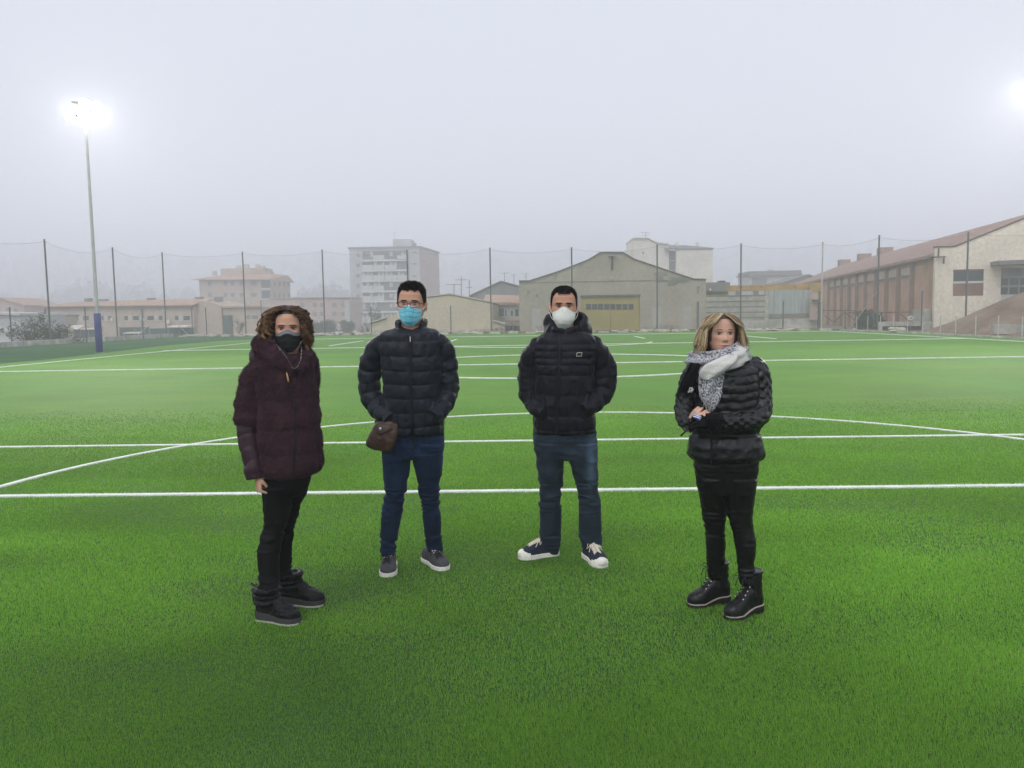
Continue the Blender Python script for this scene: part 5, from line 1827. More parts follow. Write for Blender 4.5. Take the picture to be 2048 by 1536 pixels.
def hand_rings(mb, Mx, curl=0.9, spread=1.0, thumb=0.6, mirror=1, sc=1.0):
    """palm and five fingers: local +x = along the hand, y = across, -z = palm side"""
    T = lambda p: np.array(Mx @ Vector((p[0] * sc, p[1] * mirror * sc, p[2] * sc)))
    R = []
    for x, hw, ht in ((-0.06, 0.026, 0.020), (-0.02, 0.027, 0.019), (0.01, 0.034, 0.018), (0.045, 0.041, 0.016), (0.075, 0.042, 0.014), (0.09, 0.039, 0.011)):
        q = np.linspace(0, 2 * math.pi, 14, endpoint=False)
        R.append([T((x, hw * math.cos(k), ht * math.sin(k))) for k in q])
    mb.loft(np.array(R))
    for y, L_, c in ((-0.031, 0.074, 0.9), (-0.0105, 0.083, 1.0), (0.0105, 0.077, 1.1), (0.030, 0.060, 1.2)):
        p, ang, pts = np.array((0.082, y, 0.0)), 0.15, []
        pts.append(p)
        for f_ in (0.45, 0.30, 0.25):
            ang += curl * c * 0.75
            for k in range(3):
                p = p + np.array((math.cos(ang), 0.06 * np.sign(y) * spread, -math.sin(ang))) * L_ * f_ / 3
                pts.append(p)
        mb.tube([T(q) for q in pts], np.linspace(0.0094, 0.0074, len(pts)) * sc, 9)
    p, pts = np.array((0.012, -0.030, -0.006)), []
    d = np.array((0.62, -0.62, -0.35))
    pts.append(p)
    for k in range(6):
        d = d + np.array((0.10, 0.20 * thumb, -0.10 * thumb))
        p = p + d / np.linalg.norm(d) * 0.0105
        pts.append(p)
    mb.tube([T(q) for q in pts], np.linspace(0.0125, 0.0085, len(pts)) * sc, 9)


def limb_frame(p, d, up):
    d = Vector(d).normalized()
    y = Vector(up).cross(d).normalized()
    z = d.cross(y).normalized()
    return Matrix(((d.x, y.x, z.x, p[0]), (d.y, y.y, z.y, p[1]), (d.z, y.z, z.z, p[2]), (0, 0, 0, 1)))


def skin_color(base, hd, lips=None, blush=0.12):
    base = np.array(base)

    def f(V):
        L_ = hd.l(V)
        x, y, z = L_.T
        C = np.tile(base, (len(V), 1))
        fr = (y < -0.2)
        G = lambda x0, z0, sx, sz: np.exp(-((np.abs(x) - x0) / sx) ** 2 - ((z - z0) / sz) ** 2) * fr
        red = blush * (G(0.19, 0.36, 0.09, 0.09) + 0.8 * G(0, 0.36, 0.06, 0.06) + 0.35 * G(0, 0.7, 0.2, 0.1))
        C = C * (1 - red[:, None] * np.array((0.1, 1.0, 1.1)))
        ear = (np.abs(x) > 0.34) & (z > 0.3) & (z < 0.6)
        C[ear] *= np.array((1.0, 0.72, 0.70))
        C = C * (1 - 0.25 * G(0.135, 0.51, 0.085, 0.04)[:, None] * np.array((0.7, 1, 0.9)))
        if lips is not None:
            m = np.clip(G(0, 0.205, 0.1, 0.014) * 1.2 + G(0, 0.172, 0.085, 0.014) * 1.2, 0, 1)[:, None]
            C = C * (1 - m) + np.array(lips) * m
            mm = np.clip(G(0, 0.191, 0.105, 0.005) * 1.1, 0, 1)[:, None]
            C = C * (1 - mm) + np.array((0.09, 0.03, 0.03)) * mm
        return C
    return f


M['skin'] = material('skin', (1, 1, 1), 0.5, 0.06, 9, attr=True, bump=0.06, bscale=90, spec=0.35, fine=0.05, bdist=0.004)


def body_mesh(name, hd, parts, color, label, foot, voxel=0.0036):
    mb = MB()
    hd.mesh(mb)
    for p in parts:
        p(mb)
    V, F, _ = mb.arrays()
    V, F, Nn = remesh(V, F, voxel, 1)
    o = mesh_obj(name, V, F, M['skin'], None, True, color(V), loc=foot)
    return tag(o, label, 'person')


def limb(pts, Y0):
    def f(mb):
        P = []
        for px, py, dy, r in pts:
            q = at(px, py, Y0 + dy)
            P.append((q.x, q.y, q.z, r))
        P, _ = resample(P, 26)
        mb.tube(P[:, :3], P[:, 3], 14)
    return f


# ---- shoes
def shoe(root, heel, toe, kind, mats, width=0.098, laces=None, seed=0, length=None):
    """heel and toe are ground points; parts: shoe > sole, lace, ..."""
    heel, toe = Vector(heel), Vector(toe)
    d = toe - heel
    if length:
        d = d.normalized() * length
        heel = toe - d
    Lg = d.length
    t = d.normalized()
    s = Vector((-t.y, t.x, 0))
    z0 = 0.003

    def P(u, v, z):
        q = heel + t * (u * Lg) + s * v
        return (q.x, q.y, z0 + z)
    U = np.linspace(0, 1, 40)
    hwid = width / 2 * np.interp(U, [0, .03, .10, .25, .45, .68, .85, .95, .985, 1], [.32, .55, .72, .74, .72, .98, .92, .62, .36, .10])
    bend = 0.008 * np.sin((U - 0.3) * 2.2)
    if kind in ('boot', 'snowboot', 'heelboot'):
        top = np.interp(U, [0, .08, .2, .38, .55, .7, .85, .95, 1], [.075, .11, .13, .125, .098, .078, .064, .05, .03])
    else:
        top = np.interp(U, [0, .06, .2, .34, .5, .66, .82, .93, 1], [.062, .078, .088, .104, .100, .080, .058, .046, .026])
    st = {'sneaker': 0.026, 'canvas': 0.030, 'snowboot': 0.032, 'heelboot': 0.014}.get(kind, 0.02)
    lift = np.zeros_like(U)
    if kind == 'heelboot':
        lift = np.interp(U, [0, .3, .5, .65, 1], [.036, .034, .018, .008, .008])
    elif kind == 'snowboot':
        lift = np.interp(U, [0, .3, .6, 1], [.022, .016, .004, 0.002])
    R = []
    q = np.linspace(0, math.pi, 15)
    for u, w, h, b_, lf in zip(U, hwid, top, bend, lift):
        base = lf + st * 0.7
        R.append([P(u, b_ + w * math.copysign(abs(math.cos(k)) ** 0.75, math.cos(k)), base + max(h + lf * 0.4 - base * 0.4, 0.012) * math.sin(k) ** 0.62) for k in q] + [P(u, b_, base - 0.004)])
    mb = MB().loft(np.array(R))
    if kind in ('snowboot', 'heelboot', 'boot'):
        ht = 0.20 if kind == 'heelboot' else 0.155
        rings = []
        for z in np.linspace(0.06, ht, 18):
            f_ = (z - 0.06) / (ht - 0.06)
            k = np.linspace(0, 2 * math.pi, 24, endpoint=False)
            uu, rl, rw = 0.225, (0.195 - 0.03 * f_) * Lg + 0.003 * math.sin(z * 160), 0.043 + 0.003 * f_
            rings.append([P(uu + rl / Lg * math.cos(x), rw * math.sin(x), z + lift[8]) for x in k])
        mb.loft(np.array(rings))
        if kind == 'snowboot':
            for z in (0.085, 0.115, 0.15):
                mb.tube([P(0.235 + 0.235 * math.cos(x), 0.054 * math.sin(x), z + lift[8] + 0.004 * math.cos(x)) for x in np.linspace(0, 2 * math.pi, 30)], 0.013 if z < 0.14 else 0.017, 8)
        else:
            mb.tube([P(0.225 + 0.168 * math.cos(x), 0.047 * math.sin(x), ht + lift[8] - 0.004) for x in np.linspace(0, 2 * math.pi, 30)], 0.007, 8)
    V, F, _ = mb.arrays()
    V, F, Nn = remesh(V, F, 0.003, 2)
    am = 0.0035 if kind == 'snowboot' else 0.0014
    V = V + Nn * (am * vnoise(V, 60 if kind == 'snowboot' else 40, seed))[:, None]
    o = mesh_obj('boot' if 'boot' in kind else 'shoe', V, F, mats[0], root, True)
    # sole following the outline
    so = []
    for u, w, b_, lf in zip(U, hwid, bend, lift):
        w2 = w + 0.005
        lo = 0.0 if kind != 'heelboot' else max(lf - 0.012, 0.0)
        hi = lf + st
        so.append([P(u, b_ - w2, lo), P(u, b_ + w2, lo), P(u, b_ + w2, hi - 0.002), P(u, b_ + w2 - 0.003, hi), P(u, b_ - w2 + 0.003, hi), P(u, b_ - w2, hi - 0.002)])
    MB().loft(np.array(so)).build('sole', mats[1], o)
    if kind == 'heelboot':
        hb = []
        for z, k in ((0.0, 0.9), (0.03, 0.95), (0.04, 1.0)):
            hb.append([P(0.26 * cu * k + 0.005, cv * 0.034 * k, z) for cu, cv in ((0.05, -.8), (0.35, -1), (1, -1), (1, 1), (0.35, 1), (0.05, .8))])
        MB().loft(np.array(hb)).build('heel', mats[2], o)
        w_ = []
        for u, w, b_, lf in zip(U, hwid, bend, lift):
            w2 = w + 0.0065
            hi = lf + st
            w_.append([P(u, b_ - w2, hi - 0.0035), P(u, b_ + w2, hi - 0.0035), P(u, b_ + w2, hi + 0.0015), P(u, b_ - w2, hi + 0.0015)])
        MB().loft(np.array(w_)).build('welt', mats[3], o)
    if kind == 'snowboot':
        tr = []
        for u, w, b_, lf in zip(U, hwid, bend, lift):
            tr.append([P(u, b_ - w - 0.006, 0), P(u, b_ + w + 0.006, 0), P(u, b_ + w + 0.006, 0.010), P(u, b_ - w - 0.006, 0.010)])
        MB().loft(np.array(tr)).build('tread', mats[2], o)
    if kind == 'canvas':
        tc = []
        for u, w, b_ in zip(U[29:], hwid[29:], bend[29:]):
            k = np.linspace(0, math.pi, 11)
            h = float(np.interp(u, [.72, .82, .93, 1], [.046, .050, .046, .03]))
            tc.append([P(u + 0.004, b_ + (w + 0.003) * math.cos(x), 0.016 + h * math.sin(x) ** 0.6) for x in k] + [P(u, b_, 0.012)])
        MB().loft(np.array(tc)).build('toe_cap', mats[1], o, True)
        tg = MB()
        c0, c1 = P(0.36, -0.026, 0.115), P(0.33, -0.026, 0.142)
        tg.prism([P(0.47, -0.024, 0.104), P(0.47, 0.024, 0.104), P(0.44, 0.026, 0.150), P(0.44, -0.026, 0.150)], tuple(-t * 0.006))
        tg.build('tongue_patch', mats[3], o)
        MB().prism([P(0.466, -0.015, 0.113), P(0.466, 0.015, 0.113), P(0.446, 0.015, 0.142), P(0.446, -0.015, 0.142)], tuple(t * 0.003 + Vector((0, 0, 0.002)))).build('patch_print', mats[4], o)
    if kind == 'sneaker':
        MB().loft(np.array([[P(u, 0.026 * math.cos(k), z + 0.012 * math.sin(k)) for k in np.linspace(0, 2 * math.pi, 10, endpoint=False)] for u, z in ((0.62, 0.088), (0.54, 0.104), (0.46, 0.120), (0.44, 0.126))])).build('tongue', mats[3], o, True)
    if laces is not None:
        rows = {'sneaker': (0.46, 0.80, 5), 'canvas': (0.46, 0.75, 6), 'heelboot': (0.0, 0, 6), 'snowboot': (0.40, 0.64, 5)}[kind]
        lb = MB()
        if kind == 'heelboot':
            for k in range(7):
                f_ = k / 6
                u, z = (0.62 - 0.19 * min(f_ * 1.6, 1)), 0.095 + 0.105 * f_
                w = 0.022
                for sg in (-1, 1):
                    lb.tube([P(u, -w * sg, z), P(u + 0.035, 0, z + 0.014), P(u, w * sg, z + 0.018)], 0.0028, 6)
            e_ = MB()
            for k in range(6):
                f_ = k / 5
                u, z = (0.60 - 0.19 * min(f_ * 1.5, 1)), 0.098 + 0.10 * f_
                for sg in (-1, 1):
                    e_.sphere(P(u, 0.030 * sg, z), 0.0042, 8)
            e_.build('eyelet', mats[4], o)
            c = Vector(P(0.47, 0.0, 0.215))
            for sg in (-1, 1):
                lb.tube([c, c + s * sg * 0.03 + t * 0.02 + Vector((0, 0, .012)), c + s * sg * 0.045 + t * 0.028 + Vector((0, 0, -.01)), c + s * sg * 0.02 + t * 0.02 + Vector((0, 0, -.006)), c], 0.0025, 6)
                lb.tube([c, c + t * 0.03 + s * sg * 0.02 + Vector((0, 0, -0.02)), c + t * 0.035 + s * sg * 0.03 + Vector((0, 0, -0.06))], 0.0025, 6)
        else:
            for k in range(rows[2]):
                u0 = rows[0] + (rows[1] - rows[0]) * k / rows[2]
                u1 = rows[0] + (rows[1] - rows[0]) * (k + 1) / rows[2]
                h0, h1 = np.interp(u0, U, top) + 0.018, np.interp(u1, U, top) + 0.018
                w = 0.026
                for sg in (-1, 1):
                    lb.tube([P(u0, w * sg, h0 - 0.012), P((u0 + u1) / 2, 0, (h0 + h1) / 2 + 0.004 + 0.002 * sg), P(u1, -w * sg, h1 - 0.012)], 0.0040 if kind != 'sneaker' else 0.0036, 6)
            c = Vector(P(rows[0] - 0.02, 0, np.interp(rows[0], U, top) + 0.012))
            for sg in (-1, 1):
                lb.tube([c, c + s * sg * 0.035 + Vector((0, 0, .004)), c + s * sg * 0.05 + t * 0.02 + Vector((0, 0, -.02)), c + s * sg * 0.02 + t * 0.015, c], 0.0028, 6)
                lb.tube([c, c + s * sg * 0.03 + t * 0.03 + Vector((0, 0, -.01)), c + s * sg * 0.045 + t * 0.05 + Vector((0, 0, -.035))], 0.0026, 6)
        lb.build('lace', laces, o, True)
    return o


def trousers(root, mat, pelvis, legs, Y0, color=None, amp=0.0045, seed=1, tight=False):
    """pelvis rows and per leg (rows, Ytop, Ybottom)"""
    mb = MB()
    mb.loft(body_rings(pelvis, Y0, 72, 1.0))
    for rows, Yt, Yb in legs:
        mb.loft(body_rings(rows, (Yt, Yb), 48, 1.0, e=2.05))
    V, F, _ = mb.arrays()
    z0, z1 = V[:, 2].min(), V[:, 2].max()
    kz = z0 + (z1 - z0) * 0.44
    wr = [(18, (0.55, 0.55, 2.1), amp * 1.7, kz - 0.12, kz + 0.14), (16, (0.5, 0.5, 2.4), amp * 1.9, z0 - 0.1, z0 + 0.18), (12, (0.7, 0.7, 1.3), amp * 1.2, kz, z1 + 0.1), (20, (0.5, 0.5, 2.0), amp * 0.8, z1 - 0.22, z1 + 0.1)]
    return garment('trousers', mb, mat, root, 0.0042, 5, wr, color)


def band(rings, mb):
    mb.loft(np.array(rings))
    return mb


def zip_line(root, pts, Y, r, mat, name='zip', teeth=None):
    P = [at(px, py, Y + dy) for px, py, dy in pts]
    mb = MB()
    mb.tube(P, r, 6, flat=0.5)
    return mb.build(name, mat, root, True)


def on_front(rows, px, py, Y, off=0.004, e=2.35):
    rows = np.array(rows, float)
    xl, xr, df = [float(pchip(rows[:, 0], rows[:, k], [py])[0]) for k in (1, 2, 3)]
    u = max(-0.98, min(0.98, (px - (xl + xr) / 2) / ((xr - xl) / 2)))
    d = df * (1 - abs(u) ** e) ** (1 / e)
    p = at(px, py, Y)
    return Vector((p.x, Y - d - off, p.z))


def collar(mb, cx, py_c, Y, rx, ry, zb, zt, th, t0, t1, n=60, lean=0.0, rnd=10, fold=0.0, seed=0):
    """standing band round the neck; zb/zt give photo rows at an angle (0 = back, +-pi = front)"""
    c = at(cx, py_c, Y)
    R = []
    for t in np.linspace(t0, t1, n):
        b_, tp = at(cx, zb(t), Y).z, at(cx, zt(t), Y).z
        k = th(t) if callable(th) else th
        prof = []
        for q in np.linspace(0, 2 * math.pi, rnd * 2, endpoint=False):
            du, dv = math.cos(q), math.sin(q)
            du = math.copysign(abs(du) ** 0.7, du)
            dv = math.copysign(abs(dv) ** 0.7, dv)
            zz = (b_ + tp) / 2 + dv * (tp - b_) / 2
            rr = du * k / 2 + lean * dv + fold * math.sin(5 * t + 3 * dv + seed)
            prof.append((c.x + (rx + rr) * math.sin(t), c.y + (ry + rr) * math.cos(t), zz))
        R.append(prof)
    mb.loft(np.array(R))


def foot_y(h, t, u=0.25):
    return h.y + (t.y - h.y) * u


def cl(py):
    return lambda t: py


def front_back(fr, bk, p=2.0):
    return lambda t: bk + (fr - bk) * (abs(t) / math.pi) ** p


def leg_core(rows, Yt, Yb, r=(0.06, 0.035)):
    k = len(rows)
    return [((a[1] + a[2]) / 2, a[0], 0, r[0] + (r[1] - r[0]) * i / (k - 1)) for i, a in enumerate(rows)], Yt, Yb


def leg_limb(rows, Yt, Yb):
    def f(mb):
        f_ = lambda a: (a[0] - rows[0][0]) / (rows[-1][0] - rows[0][0])
        P = [(*at((a[1] + a[2]) / 2, a[0], Yt + (Yb - Yt) * f_(a) + (a[4] - a[3]) / 2), 0.6 * min(a[3], a[4])) for a in rows[1:]]
        P, _ = resample(np.array(P), 22)
        mb.tube(P[:, :3], P[:, 3], 12)
    return f


def with_depth(rows, k0=0.5, k1=0.55):
    """leg rows get their depth from their width"""
    f = [1.32, 1.25, 1.1] + [1.0] * len(rows)
    return [(py, a, b_, (b_ - a) * 0.0028 * k0 * g_, (b_ - a) * 0.0028 * k1 * g_) for (py, a, b_), g_ in zip(rows, f)]


M['navypuff'] = material('navy_puffer_nylon', (0.0075, 0.010, 0.0165), 0.5, 0.25, 5, attr=True, spec=0.22, bump=0.12, bscale=60, bdist=0.006, sheen=0.03)
M['blackpuff'] = material('black_puffer_nylon', (0.0055, 0.0055, 0.010), 0.55, 0.25, 5, attr=True, spec=0.18, bump=0.12, bscale=60, bdist=0.006, sheen=0.02)
M['glossblack'] = material('glossy_black_nylon', (0.005, 0.005, 0.006), 0.33, 0.2, 6, attr=True, spec=0.42, bump=0.35, bscale=45, bdist=0.008)
M['plush'] = material('plum_plush', (0.036, 0.0165, 0.022), 0.85, 0.4, 9, attr=True, spec=0.1, sheen=0.10, sheentint=(0.55, 0.35, 0.45), bump=0.5, bscale=120, bdist=0.01)
M['pile'] = material('plum_pile', (0.054, 0.026, 0.034), 0.8, 0.3, 9, attr=True, spec=0.15, sheen=0.08, sheentint=(0.6, 0.4, 0.5))
M['plumnylon'] = material('plum_nylon', (0.028, 0.011, 0.018), 0.5, 0.2, 6, attr=True, spec=0.25, bump=0.15, bscale=50, bdist=0.006)
M['blackcloth'] = material('black_trouser_cloth', (0.004, 0.004, 0.0045), 0.7, 0.2, 6, attr=True, spec=0.15, bump=0.15, bscale=140, bdist=0.004)
M['coated'] = material('waxed_black_cloth', (0.004, 0.004, 0.0045), 0.42, 0.2, 6, attr=True, spec=0.25, bump=0.15, bscale=70, bdist=0.004)
M['denim'] = material('dark_blue_denim', (0.0105, 0.025, 0.062), 0.85, 0.3, 7, attr=True, spec=0.15, bump=0.25, bscale=160, bdist=0.003, sheen=0.05)
M['denim2'] = material('faded_teal_denim', (0.023, 0.037, 0.057), 0.85, 0.3, 7, attr=True, spec=0.15, bump=0.25, bscale=160, bdist=0.003, sheen=0.05)
M['zip'] = material('black_zip', (0.006, 0.006, 0.007), 0.45, 0.1, 4)
M['gold'] = material('gold_metal', (0.75, 0.45, 0.22), 0.3, 0.1, 4, metal=0.9)
M['silver'] = material('silver_metal', (0.6, 0.6, 0.6), 0.3, 0.1, 4, metal=0.9)
M['hairdark'] = material('dark_hair', (1, 1, 1), 0.45, 0.1, 9, attr=True, spec=0.4)
M['maskblue'] = material('blue_mask_fabric', (0.23, 0.62, 0.76), 0.7, 0.06, 7, attr=True, bump=0.1, bscale=60)
M['maskwhite'] = material('white_mask_fabric', (0.80, 0.82, 0.75), 0.8, 0.05, 7, attr=True, bump=0.15, bscale=50)
M['maskblack'] = material('black_mask_fabric', (1, 1, 1), 0.75, 0.1, 7, attr=True, bump=0.1, bscale=60)
M['leather'] = material('brown_leather', (0.060, 0.030, 0.020), 0.45, 0.3, 9, spec=0.4, bump=0.35, bscale=60, bdist=0.006)
M['suede'] = material('grey_shoe_cloth', (0.060, 0.058, 0.064), 0.9, 0.2, 8, bump=0.3, bscale=120, bdist=0.003)
M['canvas'] = material('navy_canvas', (0.016, 0.023, 0.042), 0.9, 0.2, 8, bump=0.3, bscale=150, bdist=0.003)
M['rubber'] = material('white_rubber', (0.74, 0.72, 0.64), 0.6, 0.12, 8)
M['cream'] = material('cream_lace', (0.74, 0.68, 0.55), 0.8, 0.1, 8)
M['lacedark'] = material('dark_lace', (0.02, 0.02, 0.022), 0.8, 0.1, 8)
M['tongue'] = material('pale_tongue', (0.62, 0.66, 0.68), 0.8, 0.1, 8)
M['tan'] = material('tan_leather', (0.46, 0.21, 0.09), 0.6, 0.1, 8)
M['tanprint'] = material('tan_print', (0.25, 0.10, 0.045), 0.6, 0.3, 80)
M['bootblack'] = material('black_boot_leather', (0.006, 0.006, 0.0065), 0.36, 0.25, 9, spec=0.3, bump=0.25, bscale=60, bdist=0.004)
M['bootquilt'] = material('black_quilted_boot', (0.004, 0.004, 0.005), 0.5, 0.3, 9, spec=0.22, bump=0.8, bscale=45, bdist=0.012)
M['solegrey'] = material('grey_sole', (0.045, 0.042, 0.042), 0.7, 0.15, 9)
M['treadpale'] = material('pale_tread', (0.45, 0.45, 0.40), 0.8, 0.2, 40)
M['soleblack'] = material('black_sole', (0.012, 0.012, 0.012), 0.6, 0.2, 9)
M['welt'] = material('pale_welt', (0.36, 0.31, 0.26), 0.7, 0.15, 9)
M['glassframe'] = material('tortoise_frame', (0.055, 0.028, 0.012), 0.35, 0.3, 20)
M['knit'] = material('black_knit', (0.005, 0.005, 0.006), 0.95, 0.3, 20, spec=0.1, bump=0.8, bscale=150, bdist=0.01, sheen=0.05)
lens = bpy.data.materials.new('spectacle_lens')
lens.use_nodes = True
lb_ = lens.node_tree.nodes['Principled BSDF']
lb_.inputs['Base Color'].default_value = (0.5, 0.5, 0.5, 1)
lb_.inputs['Roughness'].default_value, lb_.inputs['Alpha'].default_value = 0.05, 0.12
M['lens'] = lens
SKIN = (0.56, 0.315, 0.215)


# ------------------------------------------------------------------ man in the navy puffer jacket, blue mask
def man_blue_mask():
    Y = 4.85
    hd = Head((821.5, 648.5), (823, 569), Y, 0.0, 0.0)
    hd.nose = 0.4
    T = [(656, 792, 854, .03, .09), (660, 776, 869, .062, .105), (664, 766, 877, .10, .12), (670, 758, 881, .122, .125), (690, 757, 885, .135, .13), (720, 763, 885, .145, .13),
         (760, 767, 884, .15, .125), (800, 767, 885, .15, .125), (830, 764, 887, .148, .13), (850, 762, 889, .145, .13), (864, 763, 888, .138, .125), (868, 768, 883, .12, .115)]
    SL = [(779, 678, 0, 15), (763, 687, 0, 20), (750, 708, .02, 21.5), (739, 745, .04, 23.5), (740, 782, .04, 22.5), (753, 812, -.01, 20), (769, 832, -.09, 17), (782, 840, -.13, 14)]
    SR = [(866, 678, 0, 15), (877, 687, 0, 20), (888, 708, .02, 21.5), (894, 745, .04, 23), (895, 775, .04, 22.5), (889, 805, -.01, 20), (876, 826, -.09, 17), (864, 834, -.13, 14)]
    hL, tL, hR, tR = gnd(780, 1136), gnd(771.5, 1156), gnd(858, 1124), gnd(889, 1143)
    LL = with_depth([(885, 764, 824), (911, 765, 822), (945, 767, 818), (980, 768.5, 813), (1000, 767, 808.5), (1037, 762, 802), (1085, 760.5, 793), (1103, 760.5, 791), (1112, 762, 790)])
    LR = with_depth([(885, 824, 888), (911, 825, 887), (945, 831, 884), (980, 837, 879.5), (1000, 841.5, 880), (1037, 845.5, 882), (1085, 851.5, 884), (1098, 855, 885), (1105, 857, 885)])
    yL, yR = foot_y(hL, tL), foot_y(hR, tR)
    parts = [limb([(822, 640, .02, .056), (823, 668, .02, .066), (824, 700, .01, .115), (825, 780, 0, .115), (825, 850, 0, .10), (825, 872, 0, .08)], Y),
             limb([(p, q, d, .034) for p, q, d, r in SL[:-1]], Y), limb([(p, q, d, .034) for p, q, d, r in SR[:-1]], Y), leg_limb(LL, Y, yL), leg_limb(LR, Y, yR)]
    root = body_mesh('person', hd, parts, skin_color(SKIN, hd), 'man in navy puffer jacket, glasses and light blue face mask, hands in pockets', tuple(gnd(823, 1140)))
    eyes(hd, root, browr=0.014, browz=0.585)
    short_hair(hd, root, [(0, .83), (.45, .83), (.75, .86), (.95, .74), (1.15, .60), (1.3, .50), (1.45, .56), (1.75, .56), (1.95, .34), (math.pi, .22)], (0.026, 0.022, 0.021), 8500, 0.020, 3, M['hairdark'], 0.7, 0.016)
    face_mask(hd, root, M['maskblue'], 'flat', lambda u, v: np.where((v < 0.06)[..., None], (3.2, 1.35, 1.15), np.where((np.abs(u) < 0.3)[..., None], (0.72, 0.86, 0.88), (1.05, 1.02, 1.0))), 2)
    # spectacles
    g_ = thing_part('spectacles', root)
    fr = MB()
    for sg in (-1, 1):
        loop = []
        for q in np.linspace(0, 2 * math.pi, 29):
            cx, cz = math.copysign(abs(math.cos(q)) ** 0.55, math.cos(q)) * 0.112, math.copysign(abs(math.sin(q)) ** 0.6, math.sin(q)) * 0.068
            x, z = sg * 0.145 + cx, 0.492 + cz
            loop.append(hd.w(np.array((x, -0.475 + 0.55 * max(abs(x) - 0.1, 0) ** 1.7, z))))
        fr.tube(loop[:-1] + [loop[0]], 0.0017, 6)
        fr.tube([hd.w(np.array(p)) for p in ((sg * 0.255, -0.43, 0.53), (sg * 0.325, -0.36, 0.525), (sg * 0.365, -0.15, 0.52), (sg * 0.365, 0.0, 0.51))], 0.0019, 6)
    fr.tube([hd.w(np.array(p)) for p in ((-0.035, -0.478, 0.515), (0, -0.49, 0.525), (0.035, -0.478, 0.515))], 0.0017, 6)
    g_ = fr.build('spectacles', M['glassframe'], root, True)
    for sg in (-1, 1):
        pts = []
        for q in np.linspace(0, 2 * math.pi, 24, endpoint=False):
            cx, cz = math.copysign(abs(math.cos(q)) ** 0.55, math.cos(q)) * 0.11, math.copysign(abs(math.sin(q)) ** 0.6, math.sin(q)) * 0.066
            x = sg * 0.145 + cx
            pts.append(hd.w(np.array((x, -0.475 + 0.55 * max(abs(x) - 0.1, 0) ** 1.7, 0.492 + cz))))
        MB().add(pts, [tuple(range(24))]).build('lens', M['lens'], g_)
    # jacket
    zx = lambda py: at(np.interp(py, [663, 866], [826.5, 831]), py, Y).x
    mb = MB()
    mb.loft(body_rings(T, Y, 100, 0.8, seams=[632, 682, 712, 740, 767, 794.5, 822, 850, 875], amp=0.0088, wob=1.6, seed=2, split=zx))
    mb.loft(sleeve_rings(SL, Y, 44, 130, 0.078, 0.008, 1, wrinkle=0.006))
    mb.loft(sleeve_rings(SR, Y, 44, 130, 0.078, 0.008, 2, wrinkle=0.006))
    for sg in (-1, 1):                                               # pocket welts over the hands
        q0, q1 = on_front(T, 826 + sg * 47, 800, Y, 0.004), on_front(T, 826 + sg * 40, 842, Y, 0.006)
        mb.tube([q0, q0.lerp(q1, 0.5) + Vector((0, -0.008, 0)), q1], 0.012, 8)
    collar(mb, 823, 655, Y + 0.015, 0.081, 0.085, front_back(668, 664), front_back(650, 636), 0.028, -2.40, 2.40, lean=0.008)
    j = garment('jacket', mb, M['navypuff'], root, 0.0040, 1, [(22, (1, 1, 0.55), 0.0045, 0.8, 1.6)], noise=0.0022)
    pts = [on_front(T, np.interp(py, [663, 866], [826.5, 831]), py, Y, -0.001) for py in np.linspace(668, 864, 30)]
    MB().tube(pts, 0.0042, 6, flat=0.6).build('zip', M['zip'], j, True)
    q = on_front(T, 827, 672, Y, 0.008)
    MB().tube([q, q + Vector((0, -.004, -.03))], 0.003, 6).build('zip_puller', M['silver'], j)
    lg = MB()
    for (a, b_, c, d) in ((852, 688, 860, 688.8), (853, 692.5, 859, 693.2)):
        p0, p1 = on_front(T, a, b_, Y, 0.008), on_front(T, c, d, Y, 0.008)
        lg.tube([p0, p0.lerp(p1, 0.5) + Vector((0, 0, .004)), p1], 0.0018, 5)
    lg.build('chest_emblem', M['lacedark'], j)

    def fade(V):
        f_ = 0.75 + 0.8 * np.exp(-((V[:, 2] - 0.72) / 0.16) ** 2) * (0.6 + 0.4 * vnoise(V, 14, 5))
        return np.repeat(np.clip(f_, 0.5, 1.8)[:, None], 3, 1)
    tr = trousers(root, M['denim'], [(850, 764, 887, .12, .13), (880, 763, 888, .112, .125), (900, 764, 887.5, .098, .112), (912, 768, 884, .082, .094), (918, 790, 862, .05, .06)], [(LL, Y, yL), (LR, Y, yR)], Y, fade, 0.0048)
    fl = [at(826, 868, Y - 0.126), at(829, 880, Y - 0.127), at(830, 893, Y - 0.12), at(824, 905, Y - 0.108)]
    MB().tube(fl, 0.0035, 6, flat=0.5).build('fly_seam', M['zip'], tr)
    for h, t, k in ((hL, tL, 1), (hR, tR, 2)):
        shoe(root, h, t, 'sneaker', (M['suede'], M['rubber'], None, M['tongue']), 0.106, M['lacedark'], k, 0.285)
    # bag
    f = MB()
    rows = [(843, 756, 786, .03, .03), (849, 751, 796, .036, .036), (860, 745, 797, .040, .04), (872, 739, 795, .042, .042), (882, 734, 792, .043, .042), (889, 733.5, 789, .040, .04), (894, 741, 787, .036, .036), (899, 755, 783, .03, .03), (902, 765, 779, .02, .02)]
    Yb = Y - 0.13
    f.loft(body_rings(rows, Yb, 60, 0.8, e=4.5))
    V, F, _ = f.arrays()
    V, F, Nn = remesh(V, F, 0.004, 2)
    V = V + Nn * (0.004 * (1 - 2 * np.abs(vnoise(V * np.array((1, 1, 0.6)), 22, 6))) + 0.002 * vnoise(V, 60, 2))[:, None]
    bag = thing('shoulder_bag', tuple(at(764, 902, Yb)), 'small worn brown leather bag hanging at the hip of the man in the blue mask', 'bag')
    bd = mesh_obj('pouch', V, F, M['leather'], bag, True)
    lid = [(847, 753, 790, .036, .0), (853, 750, 794, .042, .0), (860, 749, 790, .046, 0), (865, 752, 776, .047, 0), (868, 757, 767, .046, 0)]
    fl = MB()
    R = []
